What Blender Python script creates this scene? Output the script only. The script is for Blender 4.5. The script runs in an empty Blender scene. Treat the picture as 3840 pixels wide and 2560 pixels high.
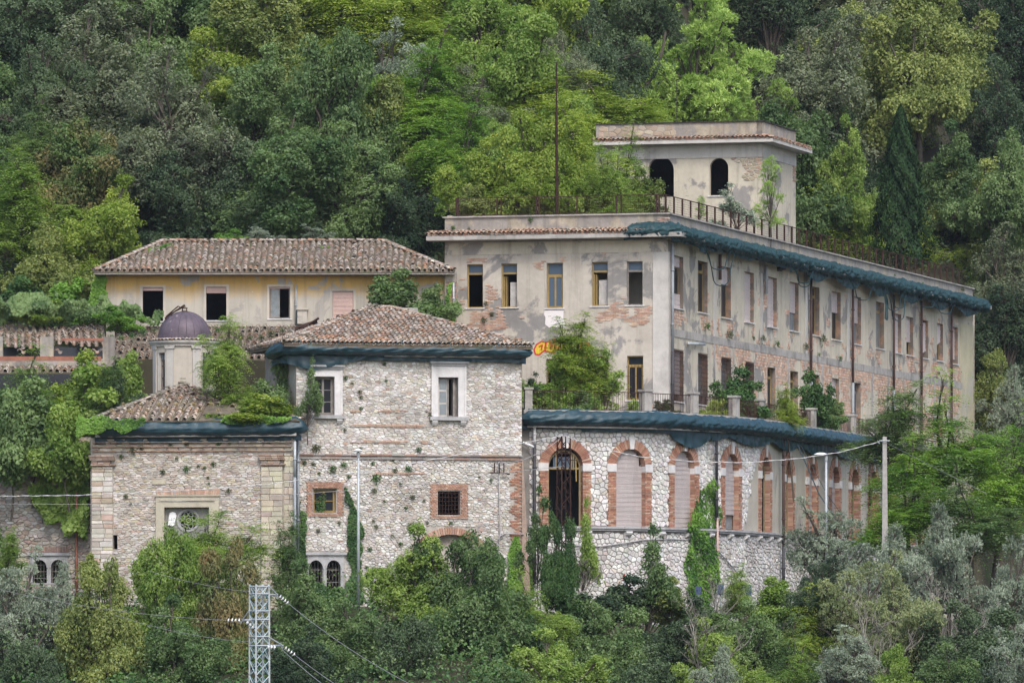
import bpy, math, random
import numpy as np
from mathutils import Vector, Matrix, noise
from mathutils.geometry import tessellate_polygon

# ------------------------------------------------------------------ camera, sky, sun
S = bpy.context.scene
COL = S.collection
F, CX, HZ = 28000.0, 1920.0, 2600.0        # focal length and horizon in photograph pixels
cam_d = bpy.data.cameras.new('camera')
cam = bpy.data.objects.new('camera', cam_d); COL.objects.link(cam)
cam.location = (0, 0, 0); cam.rotation_euler = (math.radians(90), 0, 0)
cam_d.sensor_width = 36.0; cam_d.lens = 36.0 * F / 3840.0
cam_d.shift_y = (HZ - 1280.0) / 3840.0
cam_d.clip_start = 1.0; cam_d.clip_end = 12000.0
S.camera = cam

SUN_EL, SUN_AZ = 50.0, 165.0               # azimuth clockwise from +Y: high light from behind the viewer
w = bpy.data.worlds.new('World'); S.world = w; w.use_nodes = True
nt = w.node_tree; nt.nodes.clear()
o_ = nt.nodes.new('ShaderNodeOutputWorld'); b_ = nt.nodes.new('ShaderNodeBackground')
sk = nt.nodes.new('ShaderNodeTexSky'); sk.sky_type = 'NISHITA'; sk.sun_disc = False
sk.sun_elevation = math.radians(SUN_EL); sk.sun_rotation = math.radians(SUN_AZ)
sk.air_density = 1.0; sk.dust_density = 3.5; sk.ozone_density = 1.0
b_.inputs['Strength'].default_value = 0.15
nt.links.new(sk.outputs[0], b_.inputs[0]); nt.links.new(b_.outputs[0], o_.inputs[0])
sun_d = bpy.data.lights.new('sun', 'SUN'); sun_d.energy = 1.15; sun_d.angle = math.radians(18)
sun_d.color = (1.0, 0.98, 0.95)
sun = bpy.data.objects.new('sun', sun_d); COL.objects.link(sun)
_az, _el = math.radians(SUN_AZ), math.radians(SUN_EL)
_dir = Vector((math.sin(_az) * math.cos(_el), math.cos(_az) * math.cos(_el), math.sin(_el)))
sun.rotation_euler = _dir.to_track_quat('Z', 'Y').to_euler()
S.view_settings.view_transform = 'Standard'; S.view_settings.look = 'None'
S.view_settings.exposure = 0.88; S.view_settings.gamma = 1.0
S.view_settings.use_curve_mapping = False
S.render.engine = 'CYCLES'
S.cycles.max_bounces = 6; S.cycles.diffuse_bounces = 4; S.cycles.transmission_bounces = 4
S.cycles.transparent_max_bounces = 4; S.cycles.glossy_bounces = 2
S.cycles.use_denoising = True

# light haze over the valley: one closed box of thin even air
def haze():
    m = bpy.data.materials.new('haze'); m.use_nodes = True; t = m.node_tree; t.nodes.clear()
    o = t.nodes.new('ShaderNodeOutputMaterial'); v = t.nodes.new('ShaderNodeVolumePrincipled')
    v.inputs['Color'].default_value = (.80, .88, 1, 1); v.inputs['Density'].default_value = .00005; v.inputs['Anisotropy'].default_value = .2
    t.links.new(v.outputs[0], o.inputs['Volume'])
    x0, x1, y0, y1, z0, z1 = -4000, 4000, -400, 5000, -200, 700
    me = bpy.data.meshes.new('haze'); me.from_pydata([(x, y, z) for z in (z0, z1) for y in (y0, y1) for x in (x0, x1)], [], [(0, 2, 3, 1), (4, 5, 7, 6), (0, 1, 5, 4), (2, 6, 7, 3), (0, 4, 6, 2), (1, 3, 7, 5)])
    me.materials.append(m); ob = bpy.data.objects.new('haze', me); COL.objects.link(ob); ob['kind'] = 'stuff'; ob['label'] = 'thin pale haze in the valley air'
haze()

R = random.Random(7)
rng = np.random.default_rng(11)

def at(px, py, Y):
    return Vector(((px - CX) / F * Y, Y, (HZ - py) / F * Y))

# ------------------------------------------------------------------ materials
MATS = {}
def nd(t, kind, **kw):
    n = t.nodes.new(kind)
    for k, v in kw.items(): setattr(n, k, v)
    return n
def math_n(t, op, a, b=None):
    n = nd(t, 'ShaderNodeMath', operation=op)
    for i, v in enumerate((a, b)):
        if v is None: continue
        if isinstance(v, (int, float)): n.inputs[i].default_value = v
        else: t.links.new(v, n.inputs[i])
    return n.outputs[0]
def mixc(t, fac, a, b, mode='MIX'):
    n = nd(t, 'ShaderNodeMix', data_type='RGBA', blend_type=mode)
    for s, v in ((n.inputs[0], fac), (n.inputs[6], a), (n.inputs[7], b)):
        if isinstance(v, (int, float)): s.default_value = v
        elif isinstance(v, tuple): s.default_value = (*v[:3], 1)
        else: t.links.new(v, s)
    return n.outputs[2]
def ramp(t, src, p0, p1, c0=(0, 0, 0), c1=(1, 1, 1)):
    n = nd(t, 'ShaderNodeValToRGB')
    n.color_ramp.elements[0].position = p0; n.color_ramp.elements[1].position = p1
    n.color_ramp.elements[0].color = (*c0, 1); n.color_ramp.elements[1].color = (*c1, 1)
    t.links.new(src, n.inputs[0]); return n.outputs[0]
def noise_n(t, vec, scale, detail=4.0, rough=0.55, dist=0.0):
    n = nd(t, 'ShaderNodeTexNoise'); n.inputs['Scale'].default_value = scale
    n.inputs['Detail'].default_value = detail; n.inputs['Roughness'].default_value = rough
    n.inputs['Distortion'].default_value = dist
    t.links.new(vec, n.inputs['Vector']); return n.outputs['Fac']
def pos_n(t, sc=(1, 1, 1)):
    g = nd(t, 'ShaderNodeNewGeometry')
    m = nd(t, 'ShaderNodeMapping'); m.inputs['Scale'].default_value = sc
    t.links.new(g.outputs['Position'], m.inputs[0]); return m.outputs[0]
def base_mat(name):
    m = bpy.data.materials.new(name); m.use_nodes = True
    t = m.node_tree; p = t.nodes['Principled BSDF']
    MATS[name] = m
    return m, t, p
def bump_n(t, p, h, strength=0.4, dist=0.02):
    b = nd(t, 'ShaderNodeBump'); b.inputs['Strength'].default_value = strength
    b.inputs['Distance'].default_value = dist
    t.links.new(h, b.inputs['Height']); t.links.new(b.outputs[0], p.inputs['Normal'])

def mat(name, col, rough=0.85, var=0.25, scale=1.5, bump=0.3, attr=False, metal=0.0, spec=0.3, col2=None, cut=(0.5, 0.65), streak=0.0, c2scale=None):
    """plain weathered surface: base colour x noise; col2 mixed in by a blotch mask; streak = vertical run marks"""
    m, t, p = base_mat(name)
    v = pos_n(t)
    n1 = noise_n(t, v, scale, 5, 0.6)
    n2 = noise_n(t, v, scale * 9, 4, 0.6)
    c = tuple(col)
    if attr:
        a = nd(t, 'ShaderNodeAttribute', attribute_name='col'); oi = nd(t, 'ShaderNodeObjectInfo')
        c = mixc(t, 1.0, a.outputs['Color'], oi.outputs['Color'], 'MULTIPLY')
        c = mixc(t, 1.0, c, tuple(col), 'MULTIPLY')
    if col2 is not None:
        n3 = noise_n(t, v, c2scale or scale * 0.6, 8, 0.65, 0.4)
        c = mixc(t, ramp(t, n3, *cut), c, tuple(col2))
    if streak:
        vs = pos_n(t, (2.2, 2.2, 0.12))
        n4 = noise_n(t, vs, 1.3, 5, 0.6)
        c = mixc(t, math_n(t, 'MULTIPLY', ramp(t, n4, 0.52, 0.75), streak), c, (col[0] * .35, col[1] * .34, col[2] * .33))
    lo = 1 - var
    k1 = ramp(t, n1, 0.3, 0.7, (lo,) * 3, (1 + var * .4,) * 3)
    k2 = ramp(t, n2, 0.3, 0.7, (1 - var * .6,) * 3, (1.0,) * 3)
    c = mixc(t, 1.0, c, k1, 'MULTIPLY'); c = mixc(t, 1.0, c, k2, 'MULTIPLY')
    t.links.new(c, p.inputs['Base Color'])
    p.inputs['Roughness'].default_value = rough; p.inputs['Metallic'].default_value = metal
    p.inputs['Specular IOR Level'].default_value = spec
    if bump: bump_n(t, p, n2, bump, 0.03)
    return m

def leaf_mat(name, ca, cb, spec=0.25, rough=0.55, trans=0.3, vary=0.25, cc=None):
    """leaves: two tones picked per leaf clump by the attribute v, a rarer third tone cc, drift over the tree and between trees"""
    m, t, p = base_mat(name)
    a = nd(t, 'ShaderNodeAttribute', attribute_name='v')
    oi = nd(t, 'ShaderNodeObjectInfo')
    n1 = noise_n(t, pos_n(t), 0.55, 3, 0.5)
    f = math_n(t, 'ADD', a.outputs['Fac'], math_n(t, 'MULTIPLY', math_n(t, 'SUBTRACT', n1, 0.5), 1.3))
    f = math_n(t, 'ADD', f, math_n(t, 'MULTIPLY', math_n(t, 'SUBTRACT', oi.outputs['Random'], 0.5), vary))
    c = mixc(t, ramp(t, f, 0.1, 0.9), tuple(ca), tuple(cb))
    if cc is not None:
        c = mixc(t, ramp(t, a.outputs['Fac'], 0.86, 0.92), c, tuple(cc))
    t.links.new(c, p.inputs['Base Color'])
    p.inputs['Roughness'].default_value = rough; p.inputs['Specular IOR Level'].default_value = spec
    tr = nd(t, 'ShaderNodeBsdfTranslucent'); mx = nd(t, 'ShaderNodeMixShader'); mx.inputs[0].default_value = trans
    t.links.new(mixc(t, 1.0, c, (1.2, 1.35, 0.6), 'MULTIPLY'), tr.inputs[0])
    out = t.nodes['Material Output']
    t.links.new(p.outputs[0], mx.inputs[1]); t.links.new(tr.outputs[0], mx.inputs[2]); t.links.new(mx.outputs[0], out.inputs[0])
    return m

mat('ground', (.05, .045, .025), scale=.4, var=.4, col2=(.035, .05, .015))
mat('plaster', (.47, .43, .37), scale=.5, var=.2, col2=(.245, .235, .225), cut=(.52, .56), streak=.4, c2scale=.32, bump=.35)
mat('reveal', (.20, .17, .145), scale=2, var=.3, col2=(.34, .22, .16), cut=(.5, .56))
mat('plaster_side', (.52, .475, .385), scale=.5, var=.2, col2=(.27, .255, .24), cut=(.54, .58), streak=.5, c2scale=.4, bump=.35)
mat('plaster_yellowed', (.50, .46, .32), scale=.6, var=.18, col2=(.42, .40, .34), streak=.25)
mat('plaster_parapet', (.33, .305, .28), scale=.7, var=.35, col2=(.42, .37, .29), cut=(.5, .56), streak=.55, c2scale=.8, bump=.6)
mat('plaster_arcade', (.44, .41, .35), scale=.5, var=.15, col2=(.32, .3, .27), cut=(.58, .62), streak=.35)
mat('pale_pilaster', (.50, .48, .45), scale=.8, var=.15, col2=(.38, .36, .34), streak=.35)
mat('concrete', (.40, .38, .355), scale=1.2, var=.25, col2=(.24, .23, .22), streak=.5)
mat('white_patch', (.66, .63, .62), scale=1, var=.06)
mat('cream_plaster', (.50, .455, .39), scale=.5, var=.15, col2=(.40, .375, .34), streak=.25)
mat('mortar', (.44, .405, .365), scale=1.4, var=.35, col2=(.33, .28, .24))
mat('mortar_white', (.25, .235, .22), scale=1.4, var=.35)
mat('stone', (1, 1, 1), attr=True, scale=2.5, var=.22, bump=.6, col2=(.27, .25, .22), cut=(.56, .82), c2scale=.42)
mat('brick', (1, 1, 1), attr=True, scale=3, var=.25, bump=.5)
mat('tile', (1, 1, 1), attr=True, scale=2.5, var=.35, bump=.5, col2=(.15, .14, .09), cut=(.55, .70), c2scale=1.1)
mat('roof_bed', (.17, .14, .11), scale=2, var=.4, col2=(.12, .13, .06))
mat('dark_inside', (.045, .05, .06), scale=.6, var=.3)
mat('timber_white', (.50, .48, .46), scale=3, var=.3, streak=.3)
mat('ochre_wood', (.32, .23, .09), scale=3, var=.25)
mat('arch_wood', (.30, .235, .13), scale=4, var=.35)
mat('grey_wood', (.26, .24, .22), scale=4, var=.35)
mat('marble', (.62, .61, .61), scale=2, var=.2, streak=.25)
mat('marble_grey', (.40, .40, .41), scale=2, var=.3, streak=.3)
mat('shutter', (.60, .52, .495), scale=1, var=.14, streak=.3, rough=.6)
mat('shutter_pink', (.52, .37, .33), scale=1, var=.14, rough=.6)
mat('shutter_grey', (.42, .375, .37), scale=1, var=.14, rough=.6, streak=.25)
mat('rust', (.062, .036, .030), scale=4, var=.4, rough=.9, spec=.1)
mat('mast_rust', (.045, .025, .022), scale=4, var=.3, rough=.9, spec=.1)
mat('dark_metal', (.04, .035, .035), scale=4, var=.3, rough=.7)
mat('pipe_grey', (.30, .33, .36), scale=3, var=.2, rough=.6)
mat('pipe_rust', (.105, .065, .058), scale=3, var=.35, rough=.8)
mat('pipe_dark', (.055, .055, .062), scale=3, var=.2, rough=.6)
mat('pipe_copper', (.30, .13, .09), scale=3, var=.3, rough=.7)
mat('galvanised', (.40, .44, .47), scale=3, var=.15, rough=.5, metal=.2)
mat('pylon_paint', (.40, .50, .53), scale=5, var=.2, rough=.5, col2=(.09, .25, .29), cut=(.52, .6), c2scale=1.6)
mat('white_lamp', (.75, .76, .78), var=.05, rough=.4)
mat('concrete_pole', (.36, .35, .33), scale=6, var=.25)
mat('insulator', (.72, .76, .78), var=.05, rough=.15, spec=.8)
mat('cable_grey', (.33, .33, .34), var=.1); mat('cable_white', (.55, .55, .56), var=.1); mat('cable_dark', (.03, .05, .06), var=.1)
mat('bark', (.10, .085, .07), scale=5, var=.4); mat('bark_pale', (.27, .25, .22), scale=5, var=.35)
mat('tarp', (.013, .050, .070), scale=1.5, var=.3, rough=.5, spec=.5, bump=.25)
mat('tarp_faded', (.015, .052, .060), scale=1.5, var=.3, rough=.6, spec=.35, bump=.3)
mat('dome_lead', (.125, .10, .125), scale=1.2, var=.35, rough=.55, metal=.15, col2=(.30, .27, .26), cut=(.62, .68), c2scale=2.5, bump=.2, streak=.3)
mat('cut_stone', (.47, .43, .34), scale=1.5, var=.2, streak=.25)
mat('grey_panel', (.25, .25, .235), scale=1, var=.2, streak=.3)
mat('sign_blue', (.045, .07, .13), var=.08, rough=.5); mat('sign_white', (.7, .7, .7), var=.05); mat('paint_red', (.5, .03, .035), var=.15)
mat('paint_yellow', (.62, .47, .04), var=.15)
mat('glass_milk', (.20, .235, .26), rough=.25, var=.3, scale=2, spec=.6, bump=0)
def glass(name, c, r=.08):
    m, t, p = base_mat(name); p.inputs['Base Color'].default_value = (*c, 1)
    p.inputs['Roughness'].default_value = r; p.inputs['Specular IOR Level'].default_value = .15
glass('glass', (.012, .015, .02), .3); glass('glass_blue', (.07, .10, .14), .15)

# the lower part of the side wall and the yellow house carry real paint bands: height-driven base colours of the paint itself
def band_mat(name, lower, upper, z0, z1, col2, streak=.4):
    m, t, p = base_mat(name)
    g = nd(t, 'ShaderNodeNewGeometry'); sx = nd(t, 'ShaderNodeSeparateXYZ'); t.links.new(g.outputs['Position'], sx.inputs[0])
    v = pos_n(t); n1 = noise_n(t, v, .7, 6, .6, .3); n2 = noise_n(t, v, 14, 4, .6); n3 = noise_n(t, v, .9, 7, .65, .5)
    z = math_n(t, 'ADD', sx.outputs[2], math_n(t, 'MULTIPLY', math_n(t, 'SUBTRACT', n1, .5), 1.6))
    f = nd(t, 'ShaderNodeMapRange'); f.inputs[1].default_value = z0; f.inputs[2].default_value = z1; t.links.new(z, f.inputs[0])
    c = mixc(t, f.outputs[0], lower, upper)
    c = mixc(t, ramp(t, n3, .56, .60), c, col2)
    n5 = noise_n(t, v, 3.2, 8, .7)
    c = mixc(t, ramp(t, n5, .66, .69), c, (.60, .56, .42))
    n4 = noise_n(t, pos_n(t, (2.2, 2.2, .12)), 1.3, 5, .6)
    c = mixc(t, math_n(t, 'MULTIPLY', ramp(t, n4, .52, .75), streak), c, (.13, .115, .09))
    c = mixc(t, 1.0, c, ramp(t, n1, .3, .7, (.82,) * 3, (1.05,) * 3), 'MULTIPLY')
    t.links.new(c, p.inputs['Base Color']); p.inputs['Roughness'].default_value = .9
    bump_n(t, p, n2, .35, .02)
band_mat('yellow_house', (.42, .39, .335), (.52, .34, .11), 19.6, 20.45, (.34, .32, .29), .4)

leaf_mat('leaf_dark', (.028, .056, .030), (.098, .148, .072), vary=.6, trans=.25)
leaf_mat('leaf_holm', (.068, .090, .050), (.225, .265, .155), spec=.4, vary=.5)
leaf_mat('leaf_mid', (.058, .115, .040), (.190, .275, .110), vary=.5, trans=.35)
leaf_mat('leaf_bright', (.125, .215, .040), (.31, .41, .110), vary=.4, trans=.4)
leaf_mat('leaf_yellow', (.140, .215, .030), (.36, .44, .095), vary=.4, trans=.4, cc=(.65, .56, .12))
leaf_mat('leaf_ochre', (.10, .145, .040), (.28, .325, .10), vary=.4, trans=.3)
leaf_mat('leaf_ailanthus', (.085, .190, .032), (.28, .42, .085), vary=.3, trans=.4, cc=(.60, .44, .28))
leaf_mat('leaf_olive', (.115, .155, .105), (.35, .41, .32), spec=.4, trans=.15, vary=.3)
leaf_mat('leaf_olive_warm', (.13, .170, .070), (.33, .37, .19), trans=.2, vary=.2)
leaf_mat('leaf_pine', (.18, .30, .055), (.44, .58, .17), trans=.3, vary=.2)
leaf_mat('leaf_cypress', (.006, .022, .008), (.026, .058, .020), trans=.05, vary=.1, spec=.1)
leaf_mat('leaf_rusty', (.08, .150, .040), (.26, .19, .09), trans=.25, vary=.2, cc=(.30, .15, .07))
leaf_mat('leaf_ivy', (.055, .145, .022), (.20, .36, .065), trans=.3, vary=.3)
leaf_mat('leaf_ivy_dark', (.024, .068, .020), (.085, .165, .045), trans=.2, vary=.3)
leaf_mat('leaf_weed', (.05, .06, .03), (.13, .15, .07), trans=.2, vary=.6)
leaf_mat('leaf_dry', (.20, .16, .08), (.36, .29, .16), trans=.2, vary=.4)

# ------------------------------------------------------------------ object helpers
def tag(o, label=None, cat=None, group=None, kind=None):
    if label: o['label'] = label
    if cat: o['category'] = cat
    if group: o['group'] = group
    if kind: o['kind'] = kind
    return o
def empty(name, loc, label, cat, group=None):
    o = bpy.data.objects.new(name, None); COL.objects.link(o); o.location = loc
    o.empty_display_size = .3
    return tag(o, label, cat, group)
INV = {}
def link(name, me, parent=None, M4=None, color=None):
    o = bpy.data.objects.new(name, me); COL.objects.link(o)
    if color is not None: o.color = (*color[:3], 1)
    if parent is not None:
        o.parent = parent
        # parents are either at identity or pure translations known from .location
        top = parent; off = Vector((0, 0, 0))
        while top is not None: off += top.location; top = top.parent
        m = Matrix.Translation(-off)
        o.matrix_basis = m @ (M4 if M4 is not None else Matrix.Identity(4))
    elif M4 is not None: o.matrix_basis = M4
    return o
def mesh_np(name, V, Fq, matname, fa=None, smooth=False, attr='v', col=None):
    """V (n,3); Fq (m,k) constant k; fa per face float attribute"""
    me = bpy.data.meshes.new(name); V = np.asarray(V, np.float32); Fq = np.asarray(Fq, np.int32)
    n, k = Fq.shape
    me.vertices.add(len(V)); me.vertices.foreach_set('co', V.ravel())
    me.loops.add(n * k); me.loops.foreach_set('vertex_index', Fq.ravel())
    me.polygons.add(n); me.polygons.foreach_set('loop_start', np.arange(0, n * k, k, dtype=np.int32))
    me.update(calc_edges=True)
    if fa is not None:
        a = me.attributes.new(attr, 'FLOAT', 'FACE'); a.data.foreach_set('value', np.asarray(fa, np.float32))
    me.materials.append(MATS[matname])
    if smooth: me.polygons.foreach_set('use_smooth', np.ones(n, bool))
    return me
class MB:
    def __init__(s): s.v = []; s.f = []; s.c = []
    def add(s, vs, fs, col=(1, 1, 1)):
        b = len(s.v); s.v.extend(tuple(x) for x in vs)
        for f in fs: s.f.append(tuple(b + i for i in f)); s.c.append(col)
    def hexa(s, p, col=(1, 1, 1)):     # 8 points: 0-3 one side, 4-7 the other
        s.add(p, [(3, 2, 1, 0), (4, 5, 6, 7), (0, 1, 5, 4), (1, 2, 6, 5), (2, 3, 7, 6), (3, 0, 4, 7)], col)
    def fbox(s, fr, u0, u1, z0, z1, w0, w1, col=(1, 1, 1)):
        s.hexa([fr.P(u0, z0, w0), fr.P(u1, z0, w0), fr.P(u1, z1, w0), fr.P(u0, z1, w0),
                fr.P(u0, z0, w1), fr.P(u1, z0, w1), fr.P(u1, z1, w1), fr.P(u0, z1, w1)], col)
    def box(s, a, b, col=(1, 1, 1)):
        (x0, y0, z0), (x1, y1, z1) = a, b
        s.hexa([(x0, y0, z0), (x1, y0, z0), (x1, y0, z1), (x0, y0, z1), (x0, y1, z0), (x1, y1, z0), (x1, y1, z1), (x0, y1, z1)], col)
    def tube(s, pts, r, n=6, r1=None, cap=True, col=(1, 1, 1)):
        pts = [Vector(p) for p in pts]; m = len(pts); b = len(s.v)
        for i, p in enumerate(pts):
            d = (pts[min(i + 1, m - 1)] - pts[max(i - 1, 0)]).normalized()
            a = d.orthogonal().normalized() if abs(d.z) > .99 else d.cross(Vector((0, 0, 1))).normalized()
            c = d.cross(a)
            rr = r if r1 is None else r + (r1 - r) * i / max(1, m - 1)
            for k in range(n):
                t = 2 * math.pi * k / n
                s.v.append(tuple(p + (a * math.cos(t) + c * math.sin(t)) * rr))
        for i in range(m - 1):
            for k in range(n):
                k2 = (k + 1) % n
                s.f.append((b + i * n + k, b + i * n + k2, b + (i + 1) * n + k2, b + (i + 1) * n + k)); s.c.append(col)
        if cap:
            s.f.append(tuple(b + k for k in range(n))[::-1]); s.c.append(col)
            s.f.append(tuple(b + (m - 1) * n + k for k in range(n))); s.c.append(col)
    def mesh(s, name, matname, smooth=False):
        me = bpy.data.meshes.new(name); me.from_pydata(s.v, [], s.f)
        a = me.attributes.new('col', 'FLOAT_COLOR', 'FACE')
        a.data.foreach_set('color', np.array([(c[0], c[1], c[2], 1) for c in s.c], np.float32).ravel())
        me.materials.append(MATS[matname])
        if smooth: me.polygons.foreach_set('use_smooth', np.ones(len(s.f), bool))
        return me
    def build(s, name, matname, parent=None, smooth=False, kind=None, label=None):
        if not s.f: return None
        o = link(name, s.mesh(name, matname, smooth), parent)
        if kind: o['kind'] = kind
        if label: o['label'] = label
        return o
class Pieces:
    """single pieces (stones, bricks, tiles): the largest in the picture become objects, the rest one part"""
    def __init__(s, parent, name, matname, limit=300): s.p = parent; s.n = name; s.m = matname; s.l = limit; s.it = []
    def add(s, vs, fs, col, size): s.it.append((size, vs, fs, col, None, None))
    def inst(s, proto, M4, col, size): s.it.append((size, None, None, col, proto, M4))
    def flush(s):
        s.it.sort(key=lambda t: -t[0]); rest = MB()
        for i, (sz, vs, fs, col, proto, M4) in enumerate(s.it):
            if i < s.l:
                if proto: link(s.n, proto['me'], s.p, M4, col)
                else:
                    m = MB(); c = sum((Vector(x) for x in vs), Vector()) / len(vs)
                    m.add([Vector(x) - c for x in vs], fs, (1, 1, 1))
                    link(s.n, m.mesh(s.n, s.m), s.p, Matrix.Translation(c), col)
            else:
                if proto: vs = [M4 @ Vector(x) for x in proto['v']]; fs = proto['f']
                rest.add(vs, fs, col)
        if rest.f: rest.build(s.n, s.m, s.p, kind='stuff')

class Frame:
    """vertical plane: u along it, z up, w outwards to the viewer"""
    def __init__(s, o, d):
        s.o = Vector(o); s.d = Vector(d).normalized(); s.n = Vector((s.d.y, -s.d.x))
    @staticmethod
    def px(x0, Y0, x1, Y1):
        a = at(x0, 0, Y0); b = at(x1, 0, Y1)
        f = Frame((a.x, a.y), (b.x - a.x, b.y - a.y)); f.L = math.hypot(b.x - a.x, b.y - a.y); return f
    def P(s, u, z, w=0.0): return Vector((s.o.x + s.d.x * u + s.n.x * w, s.o.y + s.d.y * u + s.n.y * w, z))
    def hit(s, px, py):
        k = (px - CX) / F; u = (k * s.o.y - s.o.x) / (s.d.x - k * s.d.y)
        return u, (HZ - py) / F * (s.o.y + s.d.y * u)
    def U(s, px): return s.hit(px, 0)[0]
    def Z(s, px, py): return s.hit(px, py)[1]
    def poly(s, pts): return [s.hit(*p) for p in pts]
class CurveFrame:
    def __init__(s, pts):      # plan points (X,Y), smoothed by Catmull-Rom, arc length u
        P = [Vector(p) for p in pts]; out = []
        for i in range(len(P) - 1):
            a, b, c, d = P[max(i - 1, 0)], P[i], P[i + 1], P[min(i + 2, len(P) - 1)]
            for k in range(12):
                t = k / 12
                out.append(.5 * ((2 * b) + (c - a) * t + (2 * a - 5 * b + 4 * c - d) * t * t + (3 * b - a - 3 * c + d) * t ** 3))
        out.append(P[-1]); s.p = out; s.u = [0]
        for i in range(1, len(out)): s.u.append(s.u[-1] + (out[i] - out[i - 1]).length)
        s.L = s.u[-1]
    def base(s, u):
        u = min(max(u, 0), s.L - 1e-6); lo, hi = 0, len(s.u) - 1
        while hi - lo > 1:
            m = (lo + hi) // 2
            if s.u[m] <= u: lo = m
            else: hi = m
        t = (u - s.u[lo]) / (s.u[hi] - s.u[lo]); p = s.p[lo].lerp(s.p[hi], t)
        a = s.p[min(lo + 2, len(s.p) - 1)] - s.p[max(lo - 1, 0)]; a.normalize()
        return p, Vector((a.y, -a.x))
    def P(s, u, z, w=0.0):
        p, n = s.base(u); return Vector((p.x + n.x * w, p.y + n.y * w, z))
    def hit(s, px, py):
        k = (px - CX) / F; lo, hi = 0.0, s.L
        for _ in range(40):
            m = (lo + hi) / 2; p, n = s.base(m)
            if p.x / p.y < k: lo = m
            else: hi = m
        p, n = s.base(lo); return lo, (HZ - py) / F * p.y
    def U(s, px): return s.hit(px, 0)[0]
    def Z(s, px, py): return s.hit(px, py)[1]
    def poly(s, pts): return [s.hit(*p) for p in pts]

def inside(u, z, poly):
    c = False; n = len(poly)
    for i in range(n):
        (x1, y1), (x2, y2) = poly[i], poly[(i + 1) % n]
        if (y1 > z) != (y2 > z) and u < (x2 - x1) * (z - y1) / (y2 - y1) + x1: c = not c
    return c
def rect(u0, u1, z0, z1): return [(u0, z0), (u1, z0), (u1, z1), (u0, z1)]
def archpoly(u0, u1, z0, zs, n=10, rise=None):    # springing zs
    r = (u1 - u0) / 2; c = (u0 + u1) / 2; rise = r if rise is None else rise
    return [(u0, z0), (u1, z0)] + [(c + r * math.cos(math.pi * i / n), zs + rise * math.sin(math.pi * i / n)) for i in range(n + 1)]
def wall(fr, outer, holes, parent, matname, name='wall', depth=.32, reveal=None, w=0.0):
    m = MB(); rings = [outer] + holes; pts = [p for r in rings for p in r]
    tri = tessellate_polygon([[Vector((p[0], p[1], 0)) for p in r] for r in rings])
    m.add([fr.P(u, z, w) for u, z in pts], tri)
    rv = MB()
    for h in holes:
        if reveal and rv.f: rv.build('window_reveal', reveal, parent); rv = MB()
        n = len(h)
        for i in range(n):
            a, b = h[i], h[(i + 1) % n]
            rv.add([fr.P(*a, w), fr.P(*b, w), fr.P(*b, w - depth), fr.P(*a, w - depth)], [(0, 1, 2, 3)])
    if reveal:
        rv.build('window_reveal', reveal, parent)
    else:
        m.add(rv.v, rv.f)
    return m.build(name, matname, parent)
def clip_half(poly, mx, mz, nx, nz):               # keep (p-m).n <= 0
    out = []; n = len(poly)
    for i in range(n):
        a, b = poly[i], poly[(i + 1) % n]
        da = (a[0] - mx) * nx + (a[1] - mz) * nz; db = (b[0] - mx) * nx + (b[1] - mz) * nz
        if da <= 0: out.append(a)
        if (da < 0 < db) or (db < 0 < da):
            t = da / (da - db); out.append((a[0] + (b[0] - a[0]) * t, a[1] + (b[1] - a[1]) * t))
    return out
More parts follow.
